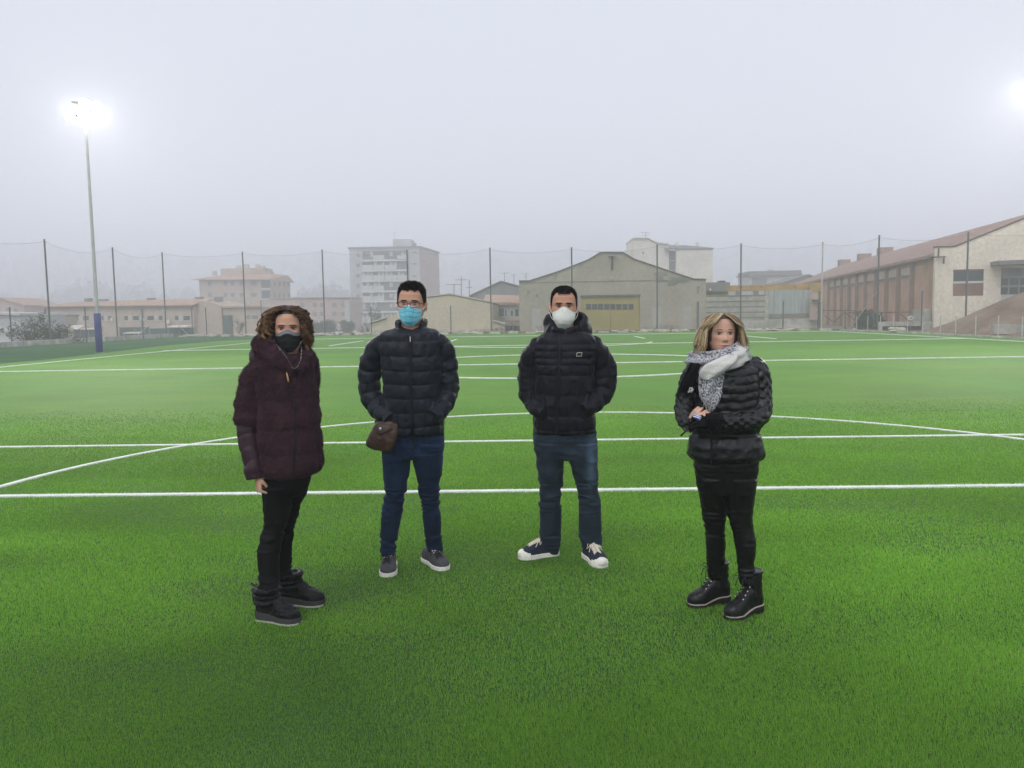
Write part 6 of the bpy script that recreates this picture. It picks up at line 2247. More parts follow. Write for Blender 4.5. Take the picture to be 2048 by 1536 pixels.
    for py, xl, xr, df, _ in lid:
        a, b_ = at(xl, py, Yb), at(xr, py, Yb)
        R.append([(a.x + (b_.x - a.x) * u, Yb - df * (1 - abs(2 * u - 1) ** 2.8) ** 0.36 - 0.004, a.z + (b_.z - a.z) * u) for u in np.linspace(0.03, 0.97, 15)] +
                 [(a.x + (b_.x - a.x) * u, Yb - df * (1 - abs(2 * u - 1) ** 2.8) ** 0.36 + 0.003, a.z + (b_.z - a.z) * u) for u in np.linspace(0.97, 0.03, 15)])
    fl.loft(np.array(R))
    fl.build('flap', M['leather'], bag, True)
    c = at(760.5, 858.5, Yb - 0.050)
    MB().sphere((c.x, c.y, c.z), (0.009, 0.005, 0.012), 12).build('button', M['silver'], bag, True)
    MB().tube([at(755, 852, Yb + 0.02), at(752, 842, Yb + 0.07), at(762, 835, Yb + 0.12)], 0.011, 8, flat=0.4).build('strap', M['leather'], bag, True)


def thing_part(name, parent):
    return None


# ------------------------------------------------------------------ man in the black hooded jacket, white mask
def man_white_mask():
    Y = 5.05
    hd = Head((1127.5, 652), (1128.5, 574.5), Y, -0.03, 0.0)
    hd.nose = 0.4
    T = [(661, 1102, 1160, .05, .09), (666, 1088, 1174, .085, .11), (672, 1078, 1184, .115, .12), (680, 1070, 1191, .13, .128), (694, 1066, 1195, .138, .13), (720, 1066, 1190, .15, .13), (750, 1068, 1188, .155, .13),
         (790, 1067, 1188, .155, .13), (830, 1066, 1190, .15, .13), (850, 1067, 1191.5, .145, .13), (861, 1068, 1191, .137, .125), (866, 1074, 1186, .12, .12)]
    SL = [(1092, 686, 0, 15), (1078, 696, 0, 20), (1064, 717, .02, 22), (1058, 750, .04, 22.5), (1058, 780, .04, 22), (1066, 805, -.01, 18.5), (1078, 822, -.09, 15.5), (1090, 828, -.13, 13)]
    SR = [(1174, 685, 0, 15), (1188, 694, 0, 20), (1202, 716, .02, 23), (1210, 748, .04, 24), (1208, 776, .03, 23), (1194, 800, -.02, 20), (1176, 814, -.10, 16.5), (1164, 820, -.14, 13)]
    hL, tL, hR, tR = gnd(1114, 1110), gnd(1036, 1118), gnd(1174, 1113), gnd(1204, 1138)
    LL = with_depth([(885, 1070, 1131), (914, 1071, 1129), (945, 1074, 1127), (980, 1078.5, 1124), (1000, 1077.5, 1123), (1040, 1080, 1123), (1070, 1078.5, 1121.5), (1092, 1083, 1119), (1106, 1090, 1117)])
    LR = with_depth([(885, 1131, 1195), (914, 1133, 1195), (945, 1145, 1196), (980, 1154.5, 1197), (1000, 1157, 1200), (1040, 1157, 1203), (1075, 1158, 1204), (1088, 1163, 1203), (1102, 1167, 1201)])
    yL, yR = foot_y(hL, tL, .2), foot_y(hR, tR, .2)
    parts = [limb([(1128, 643, .02, .058), (1128, 672, .02, .068), (1128, 700, .01, .115), (1128, 780, 0, .115), (1129, 850, 0, .10), (1130, 872, 0, .08)], Y),
             limb([(p, q, d, .03) for p, q, d, r in SL[:-1]], Y), limb([(p, q, d, .03) for p, q, d, r in SR[:-1]], Y), leg_limb(LL, Y, yL), leg_limb(LR, Y, yR)]
    root = body_mesh('person', hd, parts, skin_color((0.55, 0.30, 0.20), hd, blush=0.2), 'man in black hooded puffer jacket and white cup mask, wearing canvas shoes', tuple(gnd(1128, 1122)))
    eyes(hd, root, brow=(0.012, 0.008, 0.006), browr=0.016, browz=0.575, x=0.128, lash=0.006)
    short_hair(hd, root, [(0, .79), (.35, .80), (.62, .86), (.85, .80), (1.05, .66), (1.2, .50), (1.32, .44), (1.5, .56), (1.8, .56), (2.0, .34), (math.pi, .22)], (0.032, 0.026, 0.023), 9500, 0.010, 5, M['hairdark'], 0.5, 0.014)
    face_mask(hd, root, M['maskwhite'], 'cup', None, 4)
    zx = lambda py: at(np.interp(py, [660, 866], [1119, 1111]), py, Y).x
    mb = MB()
    mb.loft(body_rings(T, Y, 100, 0.8, seams=[640, 688.5, 701.7, 716, 729, 748.7, 788, 829, 857, 872], amp=0.0085, wob=1.4, seed=5, split=zx))
    mb.loft(sleeve_rings(SL, Y, 44, 130, 0.088, 0.007, 3, wrinkle=0.007))
    mb.loft(sleeve_rings(SR, Y, 44, 130, 0.088, 0.007, 4, wrinkle=0.007))
    for sg in (-1, 1):
        q0, q1 = on_front(T, 1129 + sg * 44, 786, Y, 0.004), on_front(T, 1127 + sg * 38, 830, Y, 0.006)
        mb.tube([q0, q0.lerp(q1, 0.5) + Vector((0, -0.010, 0)), q1], 0.013, 8)
    collar(mb, 1128, 662, Y + 0.015, 0.088, 0.100, cl(676), front_back(658, 645), 0.030, -3.1, 3.1, lean=0.004, fold=0.003)
    collar(mb, 1134, 655, Y + 0.05, 0.125, 0.105, front_back(672, 672), front_back(664, 622, 2.6), lambda t: 0.062 - 0.010 * abs(t), -2.55, 2.55, lean=-0.010, fold=0.007, seed=1)
    j = garment('jacket', mb, M['blackpuff'], root, 0.0040, 1, [(20, (1, 1, 0.6), 0.005, 0.8, 1.7)], noise=0.0022)
    pts = [on_front(T, np.interp(py, [660, 866], [1119, 1111]), py, Y, -0.001) for py in np.linspace(668, 862, 30)]
    MB().tube(pts, 0.0045, 6, flat=0.6).build('zip', M['zip'], j, True)
    lg = MB()
    c = [on_front(T, 1155.7 + dx, 706.5 + dy, Y, 0.009) for dx, dy in ((-4.2, -3), (5.6, -3.6), (4.4, 3.2), (-5.4, 3.6))]
    lg.tube(c + [c[0]], 0.0017, 6)
    lg.build('chest_badge', M['rubber'], j)

    def fade(V):
        fz = np.exp(-((V[:, 2] - 0.66) / 0.13) ** 2)
        fx = np.exp(-((V[:, 0] - at(1182, 960, Y).x) / 0.028) ** 2) * (V[:, 1] < Y)
        f_ = 0.78 + 0.55 * fz * (0.6 + 0.4 * vnoise(V, 12, 7)) + 3.4 * fz * fx
        return np.clip(f_, 0.5, 4)[:, None] * np.array((1, 1, 0.97))
    trousers(root, M['denim2'], [(845, 1069, 1190, .12, .13), (870, 1067, 1192, .118, .128), (898, 1069, 1193.5, .102, .115), (914, 1072, 1192, .086, .098), (921, 1096, 1168, .05, .06)], [(LL, Y, yL), (LR, Y, yR)], Y, fade, 0.0052)
    for h, t, k in ((hL, tL, 3), (hR, tR, 4)):
        shoe(root, h, t, 'canvas', (M['canvas'], M['rubber'], None, M['tan'], M['tanprint']), 0.104, M['cream'], k, 0.285)


# ------------------------------------------------------------------ woman with curly hair, plum plush jacket
def woman_curly():
    Y = 4.15
    hd = Head((576.5, 700.5), (573, 615.5), Y, 0.22, -0.02)
    hd.nose = 0.4
    T = [(708, 548, 604, .03, .10), (713, 530, 614, .06, .115), (720, 515, 620, .10, .125), (736, 508, 625.5, .132, .135), (760, 512, 628.5, .15, .14), (797, 518, 631, .155, .145), (840, 519, 637.5, .16, .15), (853, 519, 637, .157, .15),
         (900, 521, 642.5, .165, .155), (928, 523, 643, .165, .155), (943, 527, 636, .155, .15), (951, 536, 606, .12, .12)]
    SU = [(535, 722, 0, 18), (521, 734, -.01, 24), (512, 760, -.02, 31), (506, 800, -.02, 33), (498, 836, -.03, 32), (498, 849, -.03, 27)]
    SD = [(499, 842, -.03, 25), (499.5, 868, -.04, 24), (503, 900, -.06, 22.8), (511, 944, -.085, 20.5), (513, 957, -.09, 19)]
    SR = [(606, 706, .04, 18), (617, 725, .08, 20), (618, 770, .12, 20), (618, 830, .12, 19), (616, 890, .06, 17)]
    hN, tN, hF, tF = gnd(517, 1237), gnd(598, 1250), gnd(566, 1207), gnd(648, 1212)
    LN = with_depth([(968, 525, 590), (1000, 527, 584), (1030, 529, 578.5), (1055, 526, 572), (1078, 519.6, 564), (1100, 515.5, 560), (1150, 518, 557), (1185, 520, 561)])
    LF = with_depth([(960, 562, 619), (985, 566, 613), (1010, 562, 600), (1035, 566, 596), (1055, 562, 588.5), (1075, 556, 585.5), (1100, 550, 583.5), (1140, 549, 582.5), (1165, 551, 584)])
    yN, yF = foot_y(hN, tN, .3), foot_y(hF, tF, .3)
    wr = at(514, 957, Y - .09)
    hm = limb_frame((wr.x + 0.004, wr.y, wr.z + 0.005), (0.12, -0.12, -1), (-0.75, -0.55, 0.0))
    parts = [limb([(577, 690, .02, .050), (576, 720, .02, .058), (575, 745, .01, .10), (575, 820, 0, .11), (575, 890, 0, .10), (572, 925, 0, .08)], Y),
             limb([(p, q, d, .034) for p, q, d, r in SU] + [(p, q, d, .028) for p, q, d, r in SD[1:]], Y), limb([(p, q, d, .034) for p, q, d, r in SR], Y), leg_limb(LN, Y, yN), leg_limb(LF, Y + .05, yF),
             lambda mb: hand_rings(mb, hm, curl=1.35, thumb=0.6, mirror=-1, sc=0.86)]
    root = body_mesh('person', hd, parts, skin_color((0.58, 0.33, 0.23), hd), 'woman with curly brown hair, plum plush jacket and black face mask', tuple(gnd(572, 1232)), 0.0034)
    eyes(hd, root, open_=0.62, browr=0.010, browz=0.575, brow=(0.06, 0.035, 0.02))
    face_mask(hd, root, M['maskblack'], 'flat', lambda u, v: np.where((v < 0.16 + 0.02 * np.sin(v * 90))[..., None], (0.22, 0.24, 0.26), (0.013, 0.016, 0.015)), 5)
    # jacket: plush body and upper sleeves, quilted forearm
    zx = lambda py: at(np.interp(py, [735, 797, 850, 900, 945], [590, 603, 610, 604.5, 606]), py, Y).x
    mb = MB()
    mb.loft(body_rings(T, Y, 100, 0.8, seams=[660, 797.5, 853, 901.6, 962], amp=0.010, wob=2.5, seed=9, split=zx))
    mb.loft(sleeve_rings(SU, Y, 50, 110, 0.5, 0.0, 6, wrinkle=0.010))
    mb.loft(sleeve_rings(SR, Y, 36, 90, 0.5, 0.0, 7))
    # plush collar falling from the hood at the nape into the neckline
    ring = []
    for px, py, dy, r in ((590, 744, -.140, 8), (574, 731, -.130, 14), (554, 714, -.105, 18), (535, 698, -.05, 20), (525, 690, .02, 21), (535, 684, .09, 21), (566, 686, .125, 19), (598, 693, .10, 16), (612, 705, .04, 13), (611, 716, -.03, 12), (604, 729, -.095, 11), (594, 743, -.137, 8)):
        q = at(px, py, Y + dy)
        ring.append((q.x, q.y, q.z, r * Y / FPX))
    P, _ = resample(np.array(ring), 70)
    mb.loft(tube_rings(P[:, :3], P[:, 3], 18))
    j = garment('jacket', mb, M['plush'], root, 0.0042, 1, [(13, (0.9, 0.9, 1.5), 0.005, 0.9, 1.5)], noise=0.004)
    # short pile standing on the plush
    me = j.data
    nf = len(me.polygons)
    ce, nn = np.empty(nf * 3, np.float32), np.empty(nf * 3, np.float32)
    me.polygons.foreach_get('center', ce)
    me.polygons.foreach_get('normal', nn)
    ce, nn = ce.reshape(-1, 3) + np.array(root.location), nn.reshape(-1, 3)
    rg = np.random.default_rng(4)
    idx = rg.integers(0, nf, 90000)
    p = ce[idx] + rg.normal(0, 0.002, (len(idx), 3))
    comb = np.stack([vnoise(p, 12, q) for q in (21, 22, 23)], 1) * 0.5
    d = nn[idx] + np.array((0, 0, -0.45)) + comb + rg.normal(0, 0.3, (len(idx), 3))
    d /= np.linalg.norm(d, axis=1)[:, None]
    s = np.cross(d, rg.normal(0, 1, (len(idx), 3)))
    s = s / np.linalg.norm(s, axis=1)[:, None] * 0.0011
    L_ = rg.uniform(0.003, 0.006, len(idx))[:, None]
    V = np.stack([p - s, p + s, p + d * L_], 1).reshape(-1, 3)
    C = np.repeat(rg.uniform(0.55, 1.7, len(idx))[:, None] * np.ones(3), 3, 0)
    mesh_obj('plush_pile', V, np.arange(len(V), dtype=np.int32).reshape(-1, 3), M['pile'], j, False, C)
    mb = MB()
    mb.loft(sleeve_rings(SD, Y, 44, 110, 0.072, 0.006, 8, wrinkle=0.004))
    mb.loft(sleeve_rings([(510, 938, -.082, 21.3), (513, 957, -.09, 20.2)], Y, 40, 20, 0.5, 0, 1, wrinkle=0.002))
    garment('quilted_cuff', mb, M['plumnylon'], j, 0.0036, 1, [(25, (1, 1, 0.5), 0.002, 0.6, 1.5)])
    mb = MB()                                                        # nylon back of the hood behind the shoulder
    ring = [(*at(px, py, Y + dy), r * Y / FPX) for px, py, dy, r in ((524, 700, .10, 14), (512, 706, .06, 13), (507, 716, .01, 10), (514, 722, -.03, 6))]
    P, _ = resample(np.array(ring), 30)
    mb.loft(tube_rings(P[:, :3], P[:, 3], 16))
    garment('hood_lining', mb, M['plumnylon'], j, 0.004, 1, [(30, (1, 0.5, 1), 0.004, 1.2, 1.6)])
    pts = [on_front(T, np.interp(py, [735, 797, 850, 900, 945], [590, 603, 610, 604.5, 606]), py, Y, -0.002) for py in np.linspace(742, 944, 30)]
    MB().tube(pts, 0.004, 6, flat=0.6).build('zip', M['zip'], j, True)
    q = on_front(T, 590.5, 740, Y, 0.022)
    MB().tube([q, q + Vector((.004, -.003, -.014)), q + Vector((.009, -.004, -.044)), q + Vector((.011, -.003, -.052))], [0.003, 0.0035, 0.0058, 0.003], 8).build('zip_puller', M['gold'], j, True)
    # bead chain of the mask
    M['bead'] = material('bead', (1, 1, 1), 0.3, 0.05, 5, attr=True, spec=0.6)
    ch = MB()
    pts = np.array([tuple(at(px, py, Y + dy)) for px, py, dy in ((553, 690, -.105), (562, 701, -.14), (571, 712, -.155), (580, 726, -.165), (587, 737, -.172), (592, 736, -.172), (598, 728, -.165), (602, 716, -.15), (603, 702, -.13), (602, 692, -.105))])
    Pp, _ = resample(pts, 64)
    rs = random.Random(2)
    for q in Pp:
        v = rs.choice((0.55, 0.03, 0.03, 0.03, 0.2))
        ch.sphere(tuple(q), rs.uniform(0.0016, 0.0030), 6, (v, v, v))
    ch.build('bead_chain', M['bead'], root, True, True)
    trousers(root, M['blackcloth'], [(925, 531, 630, .11, .12), (952, 530, 621, .10, .11), (975, 526, 615.5, .088, .098), (987, 530, 607, .07, .078), (993, 545, 592, .04, .05)], [(LN, Y, yN), (LF, Y + .05, yF)], Y, None, 0.004)
    for h, t, k in ((hN, tN, 5), (hF, tF, 6)):
        b_ = shoe(root, h, t, 'snowboot', (M['bootquilt'], M['solegrey'], M['treadpale']), 0.104, M['lacedark'], k, 0.262)
        d = (t - h).normalized()
        c = h + d * 0.0 + Vector((0, 0, 0.175))
        bw = MB()
        for a in (0.6, 2.4, 4.4):
            e_ = Vector((math.cos(a) * 0.02, math.sin(a) * 0.014, math.sin(a) * 0.02))
            bw.tube([c - d * 0.01, c - d * 0.025 + e_, c - d * 0.012 + e_ * 0.4, c - d * 0.01], 0.006, 6)
        bw.tube([c - d * 0.012, c - d * 0.03 + Vector((0, 0, -0.05)), c - d * 0.028 + Vector((0, 0, -0.085))], 0.005, 6)
        bw.build('bow', M['lacedark'], b_, True)
    # curls
    rg = np.random.default_rng(12)
    mb = MB()
    ts, a = np.linspace(0.15, 1.0, 40), np.linspace(-math.pi, math.pi, 60, endpoint=False)
    Tt, A_ = np.meshgrid(ts, a, indexing='ij')
    line = np.interp(np.abs(A_), [0, .6, .9, 1.1, math.pi], [.82, .80, .66, .2, .1])
    mb.loft(hd.w(hd.surf(Tt, A_, 0.05 * np.clip((Tt - line) / 0.08, -2, 1) - 0.02)), np.tile((0.025, 0.013, 0.008), (2400, 1)))
    rj = np.random.default_rng(77)
    for k in range(2700):
        rg = np.random.default_rng(500 + k // 13)                    # thirteen hairs share one lock
        a0 = rg.uniform(-math.pi, math.pi)
        if abs(a0) < 0.5 and rg.random() < 0.5:
            a0 = math.copysign(rg.uniform(0.55, 1.4), a0)
        t0 = rg.uniform(0.55, 1.0) ** 0.7
        if abs(a0) < 0.75:
            t0 = max(t0, 0.90)
        t0 = max(t0, float(np.interp(abs(a0), [0, .6, .9, 1.15, 3.2], [.865, .85, .74, .5, .5])))
        side = a0 < 0                                               # her right side (image left) is fuller
        t1 = rg.uniform(0.02, 0.5) if abs(a0) > 0.9 else rg.uniform(0.30, 0.62)
        a1 = a0 + (np.sign(a0) * rg.uniform(0.1, 0.5) if abs(a0) < 1.3 else rg.normal(0, 0.2))
        if abs(a1) < 1.02:
            a1 = math.copysign(1.02 + rg.uniform(0, 0.25), a0)
        m = 30
        u = np.linspace(0, 1, m)
        full = (0.34 if side else 0.20) * rg.uniform(0.25, 1.0)
        if abs(a0) < 1.0:
            full *= 0.6
        tt = t0 + (t1 - t0) * u ** 1.3
        aa = a0 + (a1 - a0) * np.clip(u * 1.7, 0, 1)
        off = 0.05 + full * np.sin(np.clip(u * 1.25, 0, 1) * math.pi / 2) * (0.35 + 0.65 * u)
        base = head_pt(np.maximum(tt, 0.2), aa, 0.0)
        nrm = head_pt(np.maximum(tt, 0.2), aa, 0.1) - base
        nrm /= np.linalg.norm(nrm, axis=1)[:, None] + 1e-9
        P = base + nrm * off[:, None]
        P[:, 2] = tt + 0.05 * (1 - u) + 0.06 * np.sin(u * math.pi)
        ph, turns = rg.uniform(0, 6.28), rg.uniform(2.2, 3.6)
        rr = rg.uniform(0.025, 0.060) * np.clip(u * 4, 0, 1)
        P = P + np.stack([np.cos(ph + u * turns * 6.28), np.sin(ph + u * turns * 6.28), 0.5 * np.sin(ph + 1 + u * turns * 6.28)], 1) * rr[:, None]
        P = P + rj.normal(0, 0.016, 3) * (0.35 + 0.65 * u)[:, None] + 0.012 * np.sin(u * rj.uniform(5, 14) + rj.uniform(0, 6))[:, None] * rj.normal(0, 1, 3) * u[:, None]
        cr = np.array((0.085, 0.037, 0.018)) * rj.uniform(0.5, 1.7)
        gold = np.array((0.46, 0.27, 0.11)) * rg.uniform(0.6, 1.2)
        mixv = (np.clip(u - 0.15, 0, 1) * rg.uniform(0.05, 0.95) * (1.0 if side else 0.5))[:, None]
        col = np.repeat(cr * (1 - mixv) + gold * mixv, 4, 0)
        mb.loft(tube_rings(hd.w(P), np.linspace(0.0017, 0.0008, m) * rj.uniform(0.6, 1.25), 4), np.vstack([col]))
    mb.build('hair', M['hairdark'], root, True, True)


# ------------------------------------------------------------------ blonde woman with the scarf
def woman_scarf():
    Y = 4.16
    hd = Head((1443, 706), (1444, 628.5), Y, 0.04, 0.0, wide=1.02)
    T = [(710, 1420, 1476, .02, .09), (717, 1403, 1494, .06, .105), (727, 1388, 1507, .10, .12), (745, 1381, 1514, .135, .125), (780, 1385, 1516, .145, .125), (830, 1386, 1517, .14, .125), (856, 1384, 1518, .135, .125), (864, 1384.5, 1517.5, .128, .12),
         (872, 1380, 1521, .14, .13), (890, 1378, 1524, .152, .14), (906, 1376, 1527, .152, .14), (916, 1382, 1522, .138, .13), (920, 1392, 1512, .12, .12)]
    SR = [(1496, 726, 0, 16), (1512, 737, 0, 21), (1518, 765, 0, 24), (1520, 803, -.02, 24), (1517, 830, -.07, 22), (1500, 843, -.13, 19.5), (1470, 845, -.17, 17.5), (1440, 844, -.2, 16)]
    SL = [(1400, 730, 0, 15), (1387, 743, 0, 18), (1377, 778, 0, 20), (1372, 812, -.02, 21), (1371, 836, -.07, 19), (1379, 847, -.13, 15.5), (1389, 845, -.17, 13)]
    hL, tL, hR, tR = gnd(1451, 1207), gnd(1373, 1213), gnd(1512, 1226), gnd(1448, 1239.5)
    LL = with_depth([(955, 1393, 1448), (986, 1398, 1444.5), (1030, 1405, 1451), (1055, 1409, 1450), (1085, 1411.5, 1451), (1135, 1415, 1448.6), (1155, 1417, 1447)])
    LR = with_depth([(955, 1446, 1512), (986, 1449, 1508.5), (1030, 1455, 1504), (1055, 1463, 1505.5), (1085, 1469.5, 1511.5), (1120, 1474.5, 1510), (1152, 1478, 1508.5), (1170, 1480, 1507)])
    yL, yR = foot_y(hL, tL), foot_y(hR, tR)
    hr = limb_frame(tuple(at(1383, 846, Y - .16)), (0.30, -0.45, 0.55), (-0.55, -0.6, -0.2))
    parts = [limb([(1444, 695, .02, .048), (1446, 718, .02, .058), (1448, 745, .01, .10), (1450, 820, 0, .105), (1451, 880, 0, .10), (1452, 915, 0, .08)], Y),
             limb([(p, q, d, .03) for p, q, d, r in SR], Y), limb([(p, q, d, .028) for p, q, d, r in SL], Y), leg_limb(LL, Y, yL), leg_limb(LR, Y, yR),
             lambda mb: hand_rings(mb, hr, curl=1.0, thumb=0.7, mirror=1, sc=0.84)]
    root = body_mesh('person', hd, parts, skin_color((0.66, 0.40, 0.29), hd, (0.42, 0.15, 0.14), 0.14), 'blonde woman in glossy black quilted jacket with grey and white scarf', tuple(gnd(1442, 1222)), 0.0032)
    eyes(hd, root, open_=0.75, browr=0.0085, browz=0.60, brow=(0.10, 0.055, 0.032), x=0.142, iris=(0.03, 0.02, 0.014))
    for sg in (-1,):
        c = hd.w(np.array((sg * 0.375, -0.02, 0.27)))
        MB().sphere(tuple(c), 0.006, 10).build('earring', M['rubber'], root, True)
    mb = MB()
    zx = lambda py: at(1411, py, Y).x
    mb.loft(body_rings(T, Y, 100, 0.8, seams=[690, 735, 752, 768, 784, 800, 816, 832, 848, 864.5, 940], amp=0.0065, wob=4.5, seed=12, split=zx))
    mb.loft(sleeve_rings(SR, Y, 56, 150, 0.060, 0.0055, 11, wrinkle=0.005, diamond=True))
    mb.loft(sleeve_rings(SL, Y, 56, 130, 0.060, 0.0055, 12, wrinkle=0.004, diamond=True))
    collar(mb, 1447, 705, Y + 0.035, 0.105, 0.10, cl(724), front_back(716, 692), 0.05, -2.4, 2.4, lean=0.01, fold=0.008)
    j = garment('jacket', mb, M['glossblack'], root, 0.0038, 1, [(24, (1, 0.8, 0.8), 0.003, 0.8, 1.5)], noise=0.0025)
    pts = [on_front(T, 1411, py, Y, 0.0) for py in np.linspace(760, 918, 26)]
    MB().tube(pts, 0.0045, 6, flat=0.6).build('zip', M['zip'], j, True)
    q = on_front(T, 1410, 905, Y, 0.006)
    MB().tube([q, q + Vector((0, -.004, -.035))], 0.004, 6).build('zip_puller', M['zip'], j)
    st = MB()
    for k in range(40):
        q = on_front(T, 1384 + k * 3.35, 866 + 0.4 * math.sin(k), Y, 0.002)
        st.sphere(tuple(q), 0.0022, 6)
    st.build('waist_stitching', M['zip'], j)
    # gloved left hand coming in from the right
    gm = MB()
    gl = limb_frame(tuple(at(1428, 843, Y - .21)), (-1, -0.18, 0.10), (0.05, -0.75, 0.65))
    hand_rings(gm, gl, curl=0.75, thumb=0.5, mirror=-1, sc=0.95)
    gm.tube([at(1440, 844, Y - .2), at(1425, 843, Y - .207), at(1410, 842, Y - .212)], [0.045, 0.046, 0.038], 16)
    V, F, _ = gm.arrays()
    V, F, Nn = remesh(V, F, 0.003, 2)
    mesh_obj('glove', V + Nn * (0.0022 * vnoise(V, 120, 3))[:, None], F, M['knit'], root, True)
    # scarf
    M['scarf'] = scarf_material()
    sc = MB()
    R, C = [], []
    for t in np.linspace(-math.pi, math.pi, 110, endpoint=False):      # 0 = back
        f_ = 0.5 - 0.5 * math.cos(t)                                  # 1 at the front
        lr = math.sin(t)
        cx = at(1436 + 2 * lr, 720, Y).x
        rx, ry = 0.100 + 0.014 * f_, 0.095 + 0.038 * f_
        cpy = 705 + 13 * f_ - 9 * lr
        hh = (0.046 + 0.012 * f_)
        prof, pc = [], []
        for q in np.linspace(0, 2 * math.pi, 26, endpoint=False):
            du, dv = math.cos(q), math.sin(q)
            v = dv * hh
            fold = 0.010 * math.sin(dv * 7 + t * 2.2) + 0.008 * math.sin(dv * 13 - t * 3.0 + 1)
            rr = 0.028 * du + fold + 0.022 * (1 - abs(dv)) + 0.020 * (-dv) * f_
            prof.append((cx + (rx + rr) * math.sin(t), Y + 0.02 + (ry + rr) * math.cos(t), at(1440, cpy, Y).z + v))
            band_ = lr < 0.8 and (dv < 0.30 + 0.85 * (lr * (f_ > 0.4)) - 0.10) and f_ > 0.35
            pc.append((1, 1, 1) if band_ else (0, 0, 0))
        R.append(prof)
        C.append(pc)
    R.append(R[0])
    C.append(C[0])
    sc.loft(np.array(R), np.array(C).reshape(-1, 3), cap=False)

    def drape(rows, colr, thick=0.014, wave=0.010, k=3.0):
        """hanging end: rows of (py, xl, xr, dY)"""
        rows = np.array(rows, float)
        pys = np.linspace(rows[0, 0], rows[-1, 0], 46)
        xl, xr, dy = [pchip(rows[:, 0], rows[:, i], pys) for i in (1, 2, 3)]
        R, n = [], 20
        for py, a, b_, d in zip(pys, xl, xr, dy):
            A, B = at(a, py, Y + d), at(b_, py, Y + d)
            fr, bk = [], []
            for u in np.linspace(0, 1, n):
                p = A.lerp(B, u)
                y = p.y + wave * math.sin(u * k * math.pi + py * 0.05) - 0.02 * math.sin(u * math.pi)
                fr.append((p.x, y - thick / 2, p.z))
                bk.append((p.x, y + thick / 2, p.z))
            R.append(fr + bk[::-1])
        sc.loft(np.array(R), np.tile(colr, (len(R) * 2 * n, 1)))
    drape([(735, 1400, 1452, -.165), (756, 1398, 1447, -.172), (775, 1398, 1443, -.176), (795, 1401, 1440, -.178), (806, 1408, 1436, -.178), (818, 1419, 1425, -.178)], (0, 0, 0))
    drape([(709, 1452, 1475, -.165), (719, 1430, 1472, -.185), (730, 1410, 1463, -.198), (741, 1401, 1450, -.198), (751, 1399, 1436, -.190), (759, 1404, 1420, -.182)], (1, 1, 1), 0.018, 0.006, 2)
    V, F, C = sc.arrays()
    s_ = mesh_obj('scarf', V, F, M['scarf'], root, True, C)
    fz = MB()                                                        # fuzzy outline of the scarf, fringe of its ends
    rs = random.Random(6)
    for k in range(34):
        u = k / 33
        x, y = 1400 + 42 * u, 780 + 34 * math.sin(u * math.pi) ** 0.8
        p = at(x, y, Y - 0.185)
        fz.tube([p, p + Vector((rs.gauss(0, .004), -.003, -0.016 - rs.random() * 0.012))], [0.0016, 0.0008], 4)
    fz.build('fringe', M['fringe'], s_)
    bk = MB()
    R = []
    for py, a, b_, d in ((726, 1380, 1402, -.10), (745, 1371, 1396, -.125), (765, 1362, 1391, -.13), (784, 1357, 1385, -.13)):
        A, B = at(a, py, Y + d), at(b_, py, Y + d)
        fr = [tuple(A.lerp(B, u) + Vector((0, 0.008 * math.sin(u * 9) - 0.01, 0))) for u in np.linspace(0, 1, 12)]
        R.append(fr + [(x, y + 0.016, z) for x, y, z in fr[::-1]])
    bk.loft(np.array(R))
    o = bk.build('scarf_end', M['knit'], root, True)
    fz = MB()
    for k in range(26):
        u = k / 25
        p = at(1355 + 31 * u, 784, Y - 0.135)
        fz.tube([p, p + Vector((rs.gauss(0, .003), -.003, -0.012)), p + Vector((rs.gauss(0, .006), 0, -0.026 - rs.random() * 0.01))], [0.0018, 0.0014, 0.0008], 4)
    fz.build('fringe', M['knit'], o)
    ts_ = MB()
    for k in range(14):
        p = at(1382 + rs.uniform(-3, 3), 775, Y - 0.15)
        ts_.tube([p, p + Vector((rs.gauss(0, .003), -.004, -0.012)), at(1380 + rs.uniform(-5, 5), 784 + rs.uniform(-2, 2), Y - 0.155)], [0.002, 0.0018, 0.001], 4)
    ts_.build('white_tassel', M['fringe'], o)
    trousers(root, M['coated'], [(900, 1387, 1517, .11, .12), (935, 1388, 1516, .105, .115), (962, 1393, 1511.5, .092, .10), (980, 1397, 1509, .078, .088), (988, 1420, 1485, .05, .06)], [(LL, Y, yL), (LR, Y, yR)], Y, None, 0.0030)
    for h, t, k in ((hL, tL, 7), (hR, tR, 8)):
        shoe(root, h, t, 'heelboot', (M['bootblack'], M['soleblack'], M['soleblack'], M['welt'], M['silver']), 0.098, M['lacedark'], k, 0.25)
    # keyring in the right hand
    kr = thing('keyring', tuple(at(1388, 845, Y - .22)), 'keyring with blue and white striped fob in the hand of the blonde woman', 'keyring')
    M['stripe'] = stripe_material()
    a, b_ = at(1388, 831, Y - .215), at(1401, 838, Y - .235)
    MB().tube([a, a.lerp(b_, .1), a.lerp(b_, .9), b_], [0.010, 0.014, 0.014, 0.010], 12).build('fob', M['stripe'], kr, True)
    MB().tube([at(1380, 852, Y - .20), at(1372, 862, Y - .205), at(1361, 872, Y - .205)], [0.006, 0.005, 0.0045], 8).build('strap', M['zip'], kr, True)
    # hair: layered streaked strands swept off a side part
    rg = np.random.default_rng(31)
    mb = MB()
    ts, a = np.linspace(0.1, 1.0, 40), np.linspace(-math.pi, math.pi, 60, endpoint=False)
    Tt, A_ = np.meshgrid(ts, a, indexing='ij')
    line = np.interp(np.abs(A_), [0, .55, .85, 1.1, math.pi], [.86, .84, .76, .3, .1])
